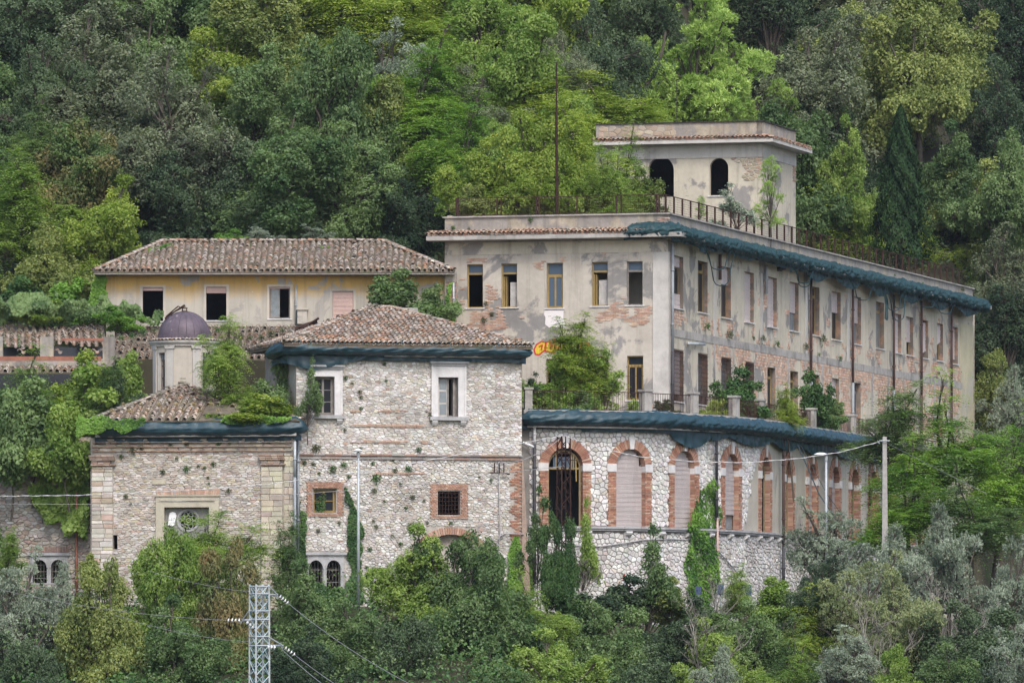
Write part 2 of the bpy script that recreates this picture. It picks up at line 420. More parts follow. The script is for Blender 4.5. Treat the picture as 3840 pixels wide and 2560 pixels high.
def stones(fr, region, sx, sz, palette, pieces, blockers=(), gap=.018, d0=.03, d1=.07, jit=.42, rows=False, sizefn=None, keep=None, w=0.0, warp=0.0):
    """irregular stones over a wall region: cells of jittered seeds, each an own bevelled block"""
    us = [p[0] for p in region]; zs = [p[1] for p in region]
    u0, u1, z0, z1 = min(us), max(us), min(zs), max(zs)
    nu, nz = int((u1 - u0) / sx) + 1, int((z1 - z0) / sz) + 1
    seed = {}
    for i in range(-2, nu + 3):
        for j in range(-2, nz + 3):
            jx = jit * 1.0
            seed[i, j] = (u0 + (i + (.5 if j % 2 else 0) + R.uniform(-jx, jx)) * sx, z0 + (j + .5 + R.uniform(-jit, jit) * (.6 if rows else 1)) * sz)
    asp = sx / sz
    for i in range(-1, nu + 2):
        for j in range(-1, nz + 2):
            c = seed[i, j]
            if not inside(c[0], c[1], region): continue
            if any(b[0] < c[0] < b[1] and b[2] < c[1] < b[3] for b in blockers): continue
            if keep and not keep(c[0], c[1]): continue
            poly = [(c[0] - 2 * sx, c[1] - 2 * sz), (c[0] + 2 * sx, c[1] - 2 * sz), (c[0] + 2 * sx, c[1] + 2 * sz), (c[0] - 2 * sx, c[1] + 2 * sz)]
            for di in (-2, -1, 0, 1, 2):
                for dj in (-2, -1, 0, 1, 2):
                    if (di or dj) and (i + di, j + dj) in seed:
                        q = seed[i + di, j + dj]
                        nx, nz_ = q[0] - c[0], (q[1] - c[1]) * asp * asp
                        poly = clip_half(poly, (c[0] + q[0]) / 2, (c[1] + q[1]) / 2, nx, nz_)
                        if len(poly) < 3: break
                if len(poly) < 3: break
            if len(poly) < 3: continue
            for b in blockers:                      # b = (u0,u1,z0,z1): trim to the nearest side
                if b[0] - 2 * sx < c[0] < b[1] + 2 * sx and b[2] - 2 * sz < c[1] < b[3] + 2 * sz:
                    dd = [(b[0] - c[0], (b[0], c[1], 1, 0)), (c[0] - b[1], (b[1], c[1], -1, 0)), (b[2] - c[1], (c[0], b[2], 0, 1)), (c[1] - b[3], (c[0], b[3], 0, -1))]
                    poly = clip_half(poly, *max(dd)[1])
            for (m_, n_) in (((u0, 0), (-1, 0)), ((u1, 0), (1, 0)), ((0, z0), (0, -1)), ((0, z1), (0, 1))):
                poly = clip_half(poly, m_[0], m_[1], n_[0], n_[1])
            if len(poly) < 3: continue
            cx = sum(p[0] for p in poly) / len(poly); cz = sum(p[1] for p in poly) / len(poly)
            ext = min(max(p[0] for p in poly) - min(p[0] for p in poly), max(p[1] for p in poly) - min(p[1] for p in poly))
            if ext < gap * 3: continue
            k = max(.5, 1 - 2 * gap / ext); k2 = k * R.uniform(.72, .86); dp = R.uniform(d0, d1)
            k1 = k * .97; n = len(poly); tu, tz = R.uniform(-.15, .15), R.uniform(-.15, .15)
            vs = [fr.P(cx + (p[0] - cx) * k, cz + (p[1] - cz) * k, w) for p in poly]
            vs += [fr.P(cx + (p[0] - cx) * k1, cz + (p[1] - cz) * k1, w + dp * .62) for p in poly]
            vs += [fr.P(cx + (p[0] - cx) * k2, cz + (p[1] - cz) * k2, w + dp * (1 + tu * (p[0] - cx) / ext * 2 + tz * (p[1] - cz) / ext * 2)) for p in poly]
            fs = [tuple(range(2 * n, 3 * n))]
            for a in range(n):
                b2 = (a + 1) % n
                fs += [(a, b2, n + b2, n + a), (n + a, n + b2, 2 * n + b2, 2 * n + a)]
            col = palette(cx, cz)
            pieces.add(vs, fs, col, sizefn(cx, cz, ext) if sizefn else ext)
def pick(opts):
    tot = sum(o[0] for o in opts); r = R.random() * tot
    for o in opts:
        r -= o[0]
        if r <= 0: break
    k = R.uniform(.82, 1.15); return tuple(min(.85, x * k * R.uniform(.96, 1.04)) for x in o[1])
def nz2(u, z, s, off=0.0): return noise.noise(Vector((u * s + off, z * s, off)))
BR = [(4, (.40, .205, .14)), (3, (.45, .27, .19)), (2, (.34, .17, .12)), (1, (.50, .36, .27))]
BRO = [(4, (.49, .33, .25)), (3, (.53, .39, .30)), (2, (.44, .29, .22)), (1, (.43, .39, .35))]
def bricks(fr, reg, pieces, bw=.26, bh=.075, gap=.014, keep=None, w0=0.0, d=.025, opts=BR, jog=.004):
    us = [p[0] for p in reg]; zs = [p[1] for p in reg]; z = min(zs); row = 0
    while z < max(zs):
        u = min(us) - (bw / 2 if row % 2 else 0)
        while u < max(us):
            cu, cz = u + bw / 2, z + bh / 2
            if inside(cu, cz, reg) and (keep is None or keep(cu, cz)):
                ww = w0 + d + R.uniform(-jog, jog); g = gap / 2; a, b, e, f = u + g, u + bw - g, z + g, z + bh - g
                pieces.add([fr.P(a, e, w0 - .01), fr.P(b, e, w0 - .01), fr.P(b, f, w0 - .01), fr.P(a, f, w0 - .01),
                            fr.P(a, e, ww), fr.P(b, e, ww), fr.P(b, f, ww), fr.P(a, f, ww)],
                           [(4, 5, 6, 7), (0, 1, 5, 4), (1, 2, 6, 5), (2, 3, 7, 6), (3, 0, 4, 7)], pick(opts), bw * F / fr.P(cu, 0).y)
            u += bw
        z += bh; row += 1

# roof tile: half barrel, wider at the lower end, with a lip that shows its thickness
def tile_proto(r0=.105, r1=.085, L=.42, t=.018, n=6):
    v = []; f = []
    for (y, r) in ((0, r0), (L, r1)):
        for k in range(n + 1):
            a = math.pi * k / n; v.append((r * math.cos(a), y, r * .85 * math.sin(a) + (0.02 if y == 0 else 0)))
    for k in range(n): f.append((k, k + 1, n + 2 + k, n + 1 + k))
    b = len(v)
    for k in range(n + 1):
        a = math.pi * k / n; v.append(((r0 - t) * math.cos(a), 0.004, (r0 - t) * .85 * math.sin(a) + .02))
    for k in range(n): f.append((b + k, b + k + 1, k + 1, k))
    for k in range(n + 1):
        a = math.pi * k / n; v.append(((r0 - t) * math.cos(a), .16, (r0 - t) * .85 * math.sin(a) + .012))
    for k in range(n): f.append((b + n + 1 + k, b + n + 2 + k, b + k + 1, b + k))
    m = MB(); m.add(v, f); return {'me': m.mesh('tile', 'tile', True), 'v': v, 'f': f}
TILE = None
TILEC = [(3, (.44, .36, .29)), (3, (.50, .43, .37)), (2, (.36, .25, .18)), (2, (.30, .26, .22)), (1.2, (.44, .27, .18)), (1, (.58, .53, .47))]
TILER = [(4, (.45, .29, .21)), (3, (.50, .38, .29)), (2, (.36, .22, .16)), (1, (.42, .38, .33))]
def tile_slope(parent, O, U, V, poly, pieces, su=.235, sv=.31, opts=TILEC, keep=None, mess=.02, bed=True):
    """O origin, U unit along the eave, V unit up the slope, poly in (u,v)"""
    U = Vector(U).normalized(); V = Vector(V).normalized(); N = U.cross(V).normalized()
    if N.z < 0: N = -N; 
    us = [p[0] for p in poly]; vs = [p[1] for p in poly]
    if bed:
        m = MB(); base = [Vector(O) + U * p[0] + V * p[1] for p in poly]; n = len(poly)
        m.add([b + N * -.015 for b in base] + [b + N * -.09 for b in base], [tuple(range(n)), tuple(range(2 * n - 1, n - 1, -1))] + [(i, (i + 1) % n, n + (i + 1) % n, n + i) for i in range(n)])
        m.build('roof_bed', 'roof_bed', parent)
    u = min(us); i = 0
    while u < max(us):
        v = min(vs); ph = R.uniform(-.05, .05); j = 0
        while v < max(vs):
            if inside(u, v + .12, poly) and (keep is None or keep(u, v)):
                du = R.uniform(-1, 1) * mess + .02 * math.sin(v * 1.7 + i * .2)
                p = Vector(O) + U * (u + du) + V * (v + ph * .4 + R.uniform(-.02, .02)) + N * (.045 + R.uniform(-.008, .014))
                rot = R.gauss(0, .035)
                X = (U * math.cos(rot) + V * math.sin(rot)); Yv = N.cross(X).normalized()
                Yv = (Yv - N * .06).normalized(); Zv = X.cross(Yv)
                sc = R.uniform(.93, 1.06)
                M4 = Matrix(((X.x * sc, Yv.x * sc, Zv.x * sc, p.x), (X.y * sc, Yv.y * sc, Zv.y * sc, p.y), (X.z * sc, Yv.z * sc, Zv.z * sc, p.z), (0, 0, 0, 1)))
                pieces.inst(TILE, M4, pick(opts), 1000 - p.y * .1 - v)
                # channel tile between this cover and the next
                if inside(u + su / 2, v + .12, poly):
                    q = Vector(O) + U * (u + su / 2) + V * (v + ph * .4) + N * .065
                    M5 = Matrix(((X.x, Yv.x, -Zv.x, q.x), (X.y, Yv.y, -Zv.y, q.y), (X.z, Yv.z, -Zv.z, q.z), (0, 0, 0, 1)))
                    c = pick(opts); pieces.inst(TILE, M5, tuple(x * .8 for x in c), 10 - v)
            v += sv; j += 1
        u += su; i += 1
TILE = tile_proto()

def tarp(parent, path, normals, prof, flap, seed, matname='tarp', ties=None, ends=True, amp=.05, step=.09, name='cover'):
    """sheet wrapped round an eave. path: 3D points; prof: (w,z) outline; ties: spacing at which cords pinch it"""
    L = [0]
    for i in range(1, len(path)): L.append(L[-1] + (path[i] - path[i - 1]).length)
    n = int(L[-1] / step); rows = []; N0 = []
    # densify the outline
    pr = []
    for i in range(len(prof) - 1):
        for k in range(3): t = k / 3; pr.append((prof[i][0] * (1 - t) + prof[i + 1][0] * t, prof[i][1] * (1 - t) + prof[i + 1][1] * t))
    pr.append(prof[-1])
    cw = sum(p[0] for p in prof) / len(prof); cz = sum(p[1] for p in prof) / len(prof)
    V = []; k = len(pr)
    for i in range(n + 1):
        s = L[-1] * i / n; j = 0
        while j < len(L) - 2 and L[j + 1] < s: j += 1
        t = (s - L[j]) / max(1e-6, L[j + 1] - L[j]); p = path[j].lerp(path[j + 1], t); nn = normals[j].lerp(normals[min(j + 1, len(normals) - 1)], t).normalized()
        q = 1.0
        if ties:
            ph = (s / ties + .13 * noise.noise(Vector((s * .3, seed, 0)))) % 1.0; q = .80 + .22 * math.sin(math.pi * ph) ** .5
        q *= 1 + .12 * noise.noise(Vector((s * .6, seed, 3)))
        e = min(s, L[-1] - s)
        if ends: q *= min(1, .45 + e * 1.5)
        for a, (pw, pz) in enumerate(pr):
            d = .55 * amp * math.sin(s * 9 + a * .9 + 4 * noise.noise(Vector((s * .9, a * .2, seed + 2)))) + amp * noise.noise(Vector((s * 1.3 + a * .22, a * .35, seed))) * 1.6 + amp * .8 * noise.noise(Vector((s * 5.5 - a * .5, a * .6, seed + 5))) + amp * .35 * math.sin(s * 26 + 2 * noise.noise(Vector((s, a * .3, seed)))) * (1 if ties else .5)
            ww = cw + (pw - cw) * q; zz = cz + (pz - cz) * q
            r = math.hypot(pw - cw, pz - cz) or 1
            ww += d * (pw - cw) / r; zz += d * (pz - cz) / r
            V.append((p.x + nn.x * ww, p.y + nn.y * ww, p.z + zz))
    Fq = [(i * k + a, i * k + a + 1, (i + 1) * k + a + 1, (i + 1) * k + a) for i in range(n) for a in range(k - 1)]
    link(name, mesh_np(name, V, Fq, matname, smooth=True), parent)
    if flap:
        V = []; m_ = 7
        for i in range(n + 1):
            s = L[-1] * i / n; j = 0
            while j < len(L) - 2 and L[j + 1] < s: j += 1
            t = (s - L[j]) / max(1e-6, L[j + 1] - L[j]); p = path[j].lerp(path[j + 1], t); nn = normals[j].lerp(normals[min(j + 1, len(normals) - 1)], t).normalized()
            h = flap(s, L[-1])
            for a in range(m_):
                f = a / (m_ - 1)
                ww = prof[-1][0] + .02 + .05 * f * math.sin(s * 7 + 3 * noise.noise(Vector((s * .8, f, seed)))) + .06 * noise.noise(Vector((s * 2, f * 2, seed + 9)))
                V.append((p.x + nn.x * ww, p.y + nn.y * ww, p.z + prof[-1][1] + .05 - h * f))
        Fq = [(i * m_ + a, i * m_ + a + 1, (i + 1) * m_ + a + 1, (i + 1) * m_ + a) for i in range(n) for a in range(m_ - 1)]
        link('flap', mesh_np('flap', V, Fq, 'tarp_faded' if matname == 'tarp_faded' else 'tarp', smooth=True), parent)
# ------------------------------------------------------------------ reference lines of the place
CORNER = (7.8, 373.3); BD = Vector((.271, .963)).normalized(); AD = Vector((BD.y, -BD.x))
B = Frame(CORNER, BD); A = Frame(CORNER, AD)
A.u0 = A.U(1668); B.L = B.U(3648)
_o = Vector(CORNER)
def along_b(off, px):            # point on the line parallel to B, off metres in front, seen at px
    f = Frame(_o + B.n * off, BD); u = f.U(px); p = f.P(u, 0); return (p.x, p.y)
_cp = [(at(x, 0, y).x, y) for x, y in ((1940, 358.3), (2123, 358.8), (2366, 360.2), (2566, 363.0), (2745, 367.3), (2869, 372.3))]
C = CurveFrame(_cp + [along_b(4.67, x) for x in (2959, 3048, 3206, 3400, 3560)])
D = Frame.px(1110, 352.2, 1957, 355.0)
E = Frame.px(340, 352.6, 1108, 351.4)
G_ = Frame.px(-160, 355.5, 342, 354.3)
H = Frame.px(398, 373.0, 1672, 373.0)
T = Frame((at(2858, 0, 400).x, 400), AD); TS = Frame((at(2858, 0, 400).x, 400), BD); TS.L = TS.U(2984)

def smooth(a, b, x): t = min(1, max(0, (x - a) / (b - a))); return t * t * (3 - 2 * t)
def ybase(X):
    return min(max(391.0, 378.5 + (X + 3.4) * 3.55), 449.0 + max(0.0, min(30.0, (X - 27) * 2.5)))
def gfront(X):
    if X < .4: return 352.5
    if X < 12.6: return 358 + (X - .4) * 1.15
    return 372 + (X - 12.6) * 3.4
def ground(X, Y):
    yb, gf = ybase(X), gfront(X)
    z0 = 4.1
    if Y < gf:
        d = gf - Y
        if X > 12: d = min(d, (gf - Y) * .45 + max(0, 360 - Y) * .55)
        return z0 - .20 * min(d, 60) - .28 * max(0, min(d, 140) - 60) + .25 * noise.noise(Vector((X * .12, Y * .12, 0)))
    zb = 21.5
    if Y > yb:
        z = zb + .5 * (Y - yb); 
        if z > 110: z = 110 + (z - 110) * .25
        return z + .5 * noise.noise(Vector((X * .1, Y * .1, 2)))
    lin = z0 + (zb - z0) * (Y - gf) / (yb - gf)
    step = z0 + (zb - z0) * smooth(yb - 7, yb, Y)
    k = 1 - smooth(-24, -20.5, X) if X < 0 else smooth(30, 36, X)
    return step + (lin - step) * k

def build_ground():
    xs = sorted(set(list(np.arange(-60, 60.1, 1.5)) + list(np.arange(-3000, -60, 150)) + list(np.arange(75, 3000, 150))))
    ys = sorted(set(list(np.arange(300, 500, 1.5)) + list(np.arange(-200, 300, 12)) + list(np.arange(500, 4000, 60))))
    V = [(x, y, ground(x, y)) for y in ys for x in xs]; n = len(xs)
    Fq = [(j * n + i, j * n + i + 1, (j + 1) * n + i + 1, (j + 1) * n + i) for j in range(len(ys) - 1) for i in range(n - 1)]
    o = link('ground', mesh_np('ground', V, Fq, 'ground', smooth=True)); tag(o, 'steep earth hillside under the wood and the old buildings', None, None, 'structure')
build_ground()

# ------------------------------------------------------------------ window pieces
def opening(fr, x0, x1, y0, y1):
    u0, z1 = fr.hit(x0, y0); z0 = fr.Z(x0, y1); return u0, fr.U(x1), z0, z1
def casement(fr, parent, u0, u1, z0, z1, w, m='ochre_wood', t=.06, transom=None, leaves=2, glassm='glass', open_=(), bars=0, name='window'):
    f = MB(); f.fbox(fr, u0, u0 + t, z0, z1, w - .06, w); f.fbox(fr, u1 - t, u1, z0, z1, w - .06, w)
    f.fbox(fr, u0 + t, u1 - t, z1 - t, z1, w - .06, w); f.fbox(fr, u0 + t, u1 - t, z0, z0 + t, w - .06, w)
    zt = z1
    if transom: zt = z1 - transom; f.fbox(fr, u0 + t, u1 - t, zt - t * .8, zt + t * .8, w - .07, w + .01)
    o = f.build(name, m, parent)
    if transom:
        g = MB(); g.fbox(fr, u0 + t, u1 - t, zt + t * .8, z1 - t, w - .045, w - .035); g.build('pane', glassm, o)
    lw = (u1 - u0 - 2 * t) / leaves
    for k in range(leaves):
        if k in open_: continue
        a = u0 + t + k * lw; b = a + lw; zz0, zz1 = z0 + t, zt - t * .8 if transom else z1 - t
        l = MB(); s = t * .75
        l.fbox(fr, a, a + s, zz0, zz1, w - .03, w + .015); l.fbox(fr, b - s, b, zz0, zz1, w - .03, w + .015)
        l.fbox(fr, a + s, b - s, zz1 - s, zz1, w - .03, w + .015); l.fbox(fr, a + s, b - s, zz0, zz0 + s, w - .03, w + .015)
        for q in range(bars):
            zc = zz0 + (zz1 - zz0) * (q + 1) / (bars + 1); l.fbox(fr, a + s, b - s, zc - .018, zc + .018, w - .03, w + .01)
        l.build('casement_leaf', m, o)
        for q in range(bars + 1):
            p0 = zz0 + s + (zz1 - zz0 - 2 * s) * q / (bars + 1); p1 = zz0 + s + (zz1 - zz0 - 2 * s) * (q + 1) / (bars + 1)
            g = MB(); g.fbox(fr, a + s, b - s, p0 + .02 * (q > 0), p1 - .02 * (q < bars), w - .02, w - .01); g.build('pane', glassm, o)
    return o
def shutter(fr, parent, u0, u1, z0, z1, w, m='shutter', slant=0.0, top=None, step=.055, name='roller_shutter'):
    """slatted roller blind; slant lowers its right end, top = function u->z for an arched head"""
    mb = MB(); n = max(2, int((z1 - z0) / step)); nu = 10 if top else 1
    for i in range(n):
        a, b = z0 + (z1 - z0) * i / n, z0 + (z1 - z0) * (i + 1) / n; c = a + (b - a) * .82
        bow = .006 * math.sin(i * 1.7) + R.uniform(-.004, .004)
        for k in range(nu):
            p, q = u0 + (u1 - u0) * k / nu, u0 + (u1 - u0) * (k + 1) / nu
            if top and (a > top(p + 1e-4) - .01 or a > top(q - 1e-4) - .01): continue
            zb = lambda z, u: min(z, top(u)) if top else z - slant * (u - u0) / (u1 - u0) * (1 if z < (z0 + z1) / 2 else .3)
            mb.add([fr.P(p, zb(a, p), w + .012 + bow), fr.P(q, zb(a, q), w + .012 + bow), fr.P(q, zb(c, q), w + .004 + bow), fr.P(p, zb(c, p), w + .004 + bow),
                    fr.P(q, zb(b, q), w - .008), fr.P(p, zb(b, p), w - .008)], [(0, 1, 2, 3), (3, 2, 4, 5)])
    return mb.build(name, m, parent)
def sill(fr, parent, u0, u1, z, m='marble', over=.10, t=.05, proud=.06, depth=.2):
    mb = MB(); mb.fbox(fr, u0 - over, u1 + over, z - t, z + .004, -depth, proud); return mb.build('sill', m, parent)
def pipe(parent, pts, r, m, name='drainpipe'):
    mb = MB(); mb.tube(pts, r, 8)
    for i in range(len(pts) - 1):
        a, b = Vector(pts[i]), Vector(pts[i + 1]); L = (b - a).length; k = max(1, int(L / 2.2))
        for j in range(k):
            c = a.lerp(b, (j + .5) / k); d = (b - a).normalized(); mb.tube([c - d * .04, c + d * .04], r * 1.35, 8)
    return mb.build(name, m, parent, smooth=True)
def shell(parent, pts, z0, z1, skip=(), floors=(), roof=True, m='dark_inside', name='rear_wall', inset=0.0):
    """inner walls, floors and ceiling that close a building: pts plan polygon, skip = indices of edges that are facades"""
    mb = MB(); n = len(pts)
    for i in range(n):
        if i in skip: continue
        (x0, y0), (x1, y1) = pts[i], pts[(i + 1) % n]; mb.add([(x0, y0, z0), (x1, y1, z0), (x1, y1, z1), (x0, y0, z1)], [(0, 1, 2, 3)])
    mb.build(name, m, parent)
    fl = MB()
    for z in floors: fl.add([(x, y, z) for x, y in pts], [tuple(range(n))])
    if roof: fl.add([(x, y, z1) for x, y in pts], [tuple(range(n))])
    fl.build('floor_slab', m, parent)
def xy(p): return (p.x, p.y)

# ------------------------------------------------------------------ main building
main = empty('long_building', (7.8, 373.3, 13.6), 'long grey peeling two storey building with parapet roof and rows of tall narrow windows', 'building')
ZCAP = A.Z(2500, 798); ZE = ZCAP - 1.32; ZT = 13.75       # cap, wall top, terrace floor
A_UP = [(1751, 1811, 991, 1155), (1880, 1939, 989, 1153), (2049, 2111, 986, 1156), (2219, 2279, 982, 1148), (2350, 2410, 980, 1145)]
A_LO = [(2048, 2111, 1346, 1500), (2220, 2282, 1335, 1500), (2351, 2412, 1334, 1500)]
B_UP = [(2523.9, 2562.1, 955.8, 1153), (2616.7, 2653.5, 975.7, 1169.5), (2703.5, 2741.2, 996.8, 1188.7), (2791.7, 2827, 1016.5, 1205.3), (2878, 2913.2, 1035.6, 1223.1),
        (2961.6, 2994.8, 1054.7, 1238.4), (3040, 3073, 1071.3, 1253.7), (3118.9, 3152.6, 1090.4, 1270.8), (3198.3, 3229.2, 1108.9, 1287.6), (3285.3, 3315.4, 1129.6, 1304.5),
        (3356, 3379.9, 1174, 1321.3), (3399, 3424.8, 1185.8, 1329.7), (3455.7, 3480.9, 1197.8, 1341), (3514, 3536.5, 1211, 1350.8), (3567.3, 3591.8, 1223, 1362)]
B_LO = [(2525.5, 2562.3, 1310.4, 1503), (2617.4, 2652.9, 1324.5, 1515), (2704.3, 2741, 1339.8, 1530), (2793.7, 2826.7, 1357, 1540), (2877.6, 2908.2, 1374.7, 1550),
        (2963.3, 2992.7, 1388.8, 1560), (3041.6, 3073, 1401, 1570), (3121, 3147, 1416.4, 1578), (3197.8, 3227.8, 1431.7, 1583), (3514, 3536, 1518, 1640)]
pb = Pieces(main, 'brick', 'brick', 300)
# front (A)
aH = [opening(A, *w_) for w_ in A_UP] + [opening(A, *w_) for w_ in A_LO]
wall(A, rect(A.u0, -.001, 4.0, ZE), [rect(*h) for h in aH], main, 'plaster', 'wall', .30)
bH = [opening(B, *w_) for w_ in B_UP] + [opening(B, *w_) for w_ in B_LO]
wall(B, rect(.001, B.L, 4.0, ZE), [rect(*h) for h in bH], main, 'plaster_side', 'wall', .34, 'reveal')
# closing walls, floors
LW = A.P(A.u0, 0); FE = B.P(B.L, 0); BK = B.P(B.L, 0, A.u0)
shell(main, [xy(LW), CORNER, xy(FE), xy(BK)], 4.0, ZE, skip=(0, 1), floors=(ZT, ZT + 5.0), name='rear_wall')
_p = MB()
for f_, u_ in ((A, A.u0), ): _p.add([(LW.x - .02, LW.y, 4), (BK.x - .02, BK.y, 4), (BK.x - .02, BK.y, ZE), (LW.x - .02, LW.y, ZE)], [(0, 1, 2, 3)])
_p.add([(FE.x, FE.y + .02, 4), (BK.x, BK.y + .02, 4), (BK.x, BK.y + .02, ZE), (FE.x, FE.y + .02, ZE)], [(0, 1, 2, 3)])
_p.build('end_wall', 'plaster_side', main)
m = MB()                                  # rooms: partitions seen through the openings
for k in range(16):
    u = 2.4 + k * 4.8
    a, b = B.P(u, ZT, -.4), B.P(u, ZT, -6); m.add([a, b, b + Vector((0, 0, 9)), a + Vector((0, 0, 9))], [(0, 1, 2, 3)])
a, b = B.P(.5, ZT, -6), B.P(70, ZT, -6); m.add([a, b, b + Vector((0, 0, 9)), a + Vector((0, 0, 9))], [(0, 1, 2, 3)])
m.build('partition', 'cream_plaster', main)
# parapet, cap, eave
m = MB(); m.fbox(A, A.u0, .0, ZE, ZCAP - .07, -.3, 0); m.build('parapet', 'plaster_parapet', main)
m = MB(); m.fbox(B, .0, B.L, ZE, ZCAP - .07, -.302, -.002); m.build('parapet', 'plaster_parapet', main)
m = MB(); m.fbox(A, A.u0 - .1, .1, ZCAP - .07, ZCAP, -.4, .1); m.fbox(B, .1, B.L + .1, ZCAP - .068, ZCAP + .001, -.4, .1); m.build('parapet_cap', 'concrete', main)
OV = .95; zs0, zs1 = A.Z(2300, 893) - .02, A.Z(2300, 893) + .20
oc = Vector(CORNER) + A.n * OV + B.n * OV
def slab(parent, ptsxy, z0, z1, m_='concrete', name='eave_slab'):
    mb = MB(); n = len(ptsxy); mb.add([(p[0], p[1], z0) for p in ptsxy] + [(p[0], p[1], z1) for p in ptsxy],
        [tuple(range(n - 1, -1, -1)), tuple(range(n, 2 * n))] + [(i, (i + 1) % n, n + (i + 1) % n, n + i) for i in range(n)])
    return mb.build(name, m_, parent)
slab(main, [xy(A.P(A.u0 - .7, 0, 0)), xy(A.P(A.u0 - .7, 0, OV)), oc, Vector(CORNER) + AD * .001], zs0, zs1)
slab(main, [tuple(Vector(CORNER) + B.n * .001), oc, xy(B.P(B.L + .9, 0, OV)), xy(B.P(B.L + .9, 0, 0))], zs0 + .002, zs1 + .002)
# shallow beam under the eave
m = MB(); m.fbox(A, A.u0 + .01, -.02, ZE - .62, ZE - .03, .002, .035); m.build('frieze', 'plaster_side', main)
m = MB(); m.fbox(B, .55, B.L - .01, ZE - .62, ZE - .03, .002, .03); m.build('frieze', 'plaster_side', main)
m = MB(); m.fbox(A, A.U(2449), .03, 4, ZE - .63, .003, .045); m.fbox(B, -.0, .35, 4, ZE - .63, .003, .045); m.build('corner_pilaster', 'pale_pilaster', main)
pt = Pieces(main, 'tile', 'tile', 300)
tile_slope(main, A.P(A.u0 - .65, zs1 + .04, OV + .03), A.P(1, 0) - A.P(0, 0), -Vector((A.n.x, A.n.y, -.22)), rect(0, -A.u0 - .3, 0, .88), pt, .235, .3, TILER, bed=False, mess=.03)
0 and tile_slope(main, B.P(.2, zs1 + .04, OV + .03), B.P(1, 0) - B.P(0, 0), -Vector((B.n.x, B.n.y, -.22)), rect(0, B.L + .5, 0, .88), pt, .26, .3, TILER, bed=False)
pt.flush()
# front windows
def a_window(k, h):
    u0, u1, z0, z1 = h; w_ = -.16
    if k in (0, 1, 3, 4):
        o = casement(A, main, u0, u1, z0, z1, w_, transom=.48, glassm='glass_blue', open_=(0, 1) if k != 4 else (0, 1), m='ochre_wood' if k != 4 else 'grey_wood')
        if k in (1, 3):                  # an opened leaf folded back edge on
            m = MB(); m.fbox(A, u0 + .07, u0 + .12, z0 + .05, z1 - .62, -.6, -.2); m.fbox(A, u0 + .16, u0 + .20, z0 + .05, z1 - .62, -.62, -.25); m.build('open_leaf', 'ochre_wood', main)
            m = MB(); m.fbox(A, (u0 * .55 + u1 * .45) if k == 1 else u0 + .28, u1 - .02, z0 + .0, z0 + (1.28 if k == 1 else 1.32), -.42, -.36); m.build('white_board', 'timber_white', main)
    else:
        o = casement(A, main, u0, u1, z0, z1, w_, transom=.62, glassm='glass_blue')
    sill(A, main, u0, u1, z0)
for k, h in enumerate(aH[:5]): a_window(k, h)
for k, h in enumerate(aH[5:]):
    u0, u1, z0, z1 = h; o = casement(A, main, u0, u1, z0, z1, -.16, transom=.48, glassm='glass', open_=(0,) if k < 2 else ())
    m = MB()
    for q in range(5): uu = u0 + (u1 - u0) * (q + .5) / 5; m.fbox(A, uu - .009, uu + .009, z0, z1 - .45, .0, .018)
    for zz in (z0 + .55, z0 + 1.2, z1 - .55): m.fbox(A, u0 - .03, u1 + .03, zz, zz + .018, .018, .03)
    m.build('window_bars', 'rust', main); sill(A, main, u0, u1, z0)
m = MB(); vs = A.poly([(2042, 1164), (2114, 1163), (2112, 1195), (2122, 1226), (2108, 1229), (2090, 1228), (2072, 1222), (2060, 1228), (2044, 1216), (2046, 1190), (2040, 1178)])
n = len(vs); m.add([A.P(*p, .012) for p in vs] + [A.P(*p, .0) for p in vs], [tuple(range(n))] + [(i, (i + 1) % n, n + (i + 1) % n, n + i) for i in range(n)]); m.build('white_patch', 'white_patch', main)
# exposed brick on the front
def frag(fr, pxpoly, **kw):
    po = fr.poly(pxpoly); off = R.random() * 50
    def keep(u, z):
        for du, dz in ((.18, 0), (-.18, 0), (0, .1), (0, -.1)):
            if not inside(u + du, z + dz, po) and noise.noise(Vector((u * 2.3, z * 2.3, off))) < .12: return False
        for h in (aH if fr is A else bH):
            if h[0] - .14 < u < h[1] + .14 and h[2] - .12 < z < h[3] + .04: return False
        return noise.noise(Vector((u * 1.6, z * 1.6, off + 9))) > -.42
    bricks(fr, po, pb, keep=keep, **kw)
for po in ([(1752, 1240), (1752, 1160), (1812, 1162), (1812, 1085), (1835, 1062), (1872, 1075), (1884, 1165), (1905, 1170), (1895, 1240)], [(1735, 1150), (1735, 1020), (1757, 1000), (1757, 1160)],
           [(2235, 1222), (2232, 1190), (2280, 1135), (2345, 1112), (2352, 1150), (2444, 1140), (2446, 1222), (2380, 1225), (2300, 1195)],
           [(2010, 1010), (2010, 985), (2050, 975), (2045, 1030)], [(2085, 975), (2090, 955), (2140, 960), (2130, 980)], [(2255, 960), (2262, 945), (2300, 950), (2290, 962)],
           [(1940, 1190), (1962, 1160), (1975, 1190), (1960, 1200)], [(1668, 800), (1690, 812), (1680, 850), (1668, 855)], [(2465, 850), (2470, 800), (2505, 800), (2505, 850)],
           [(2340, 1000), (2350, 980), (2352, 1100), (2340, 1110)], [(2415, 1480), (2415, 1530), (2500, 1530), (2500, 1505), (2450, 1500)], [(1750, 985), (1752, 970), (1830, 968), (1825, 985)]):
    frag(A, po, opts=BRO, bh=.078, bw=.27)
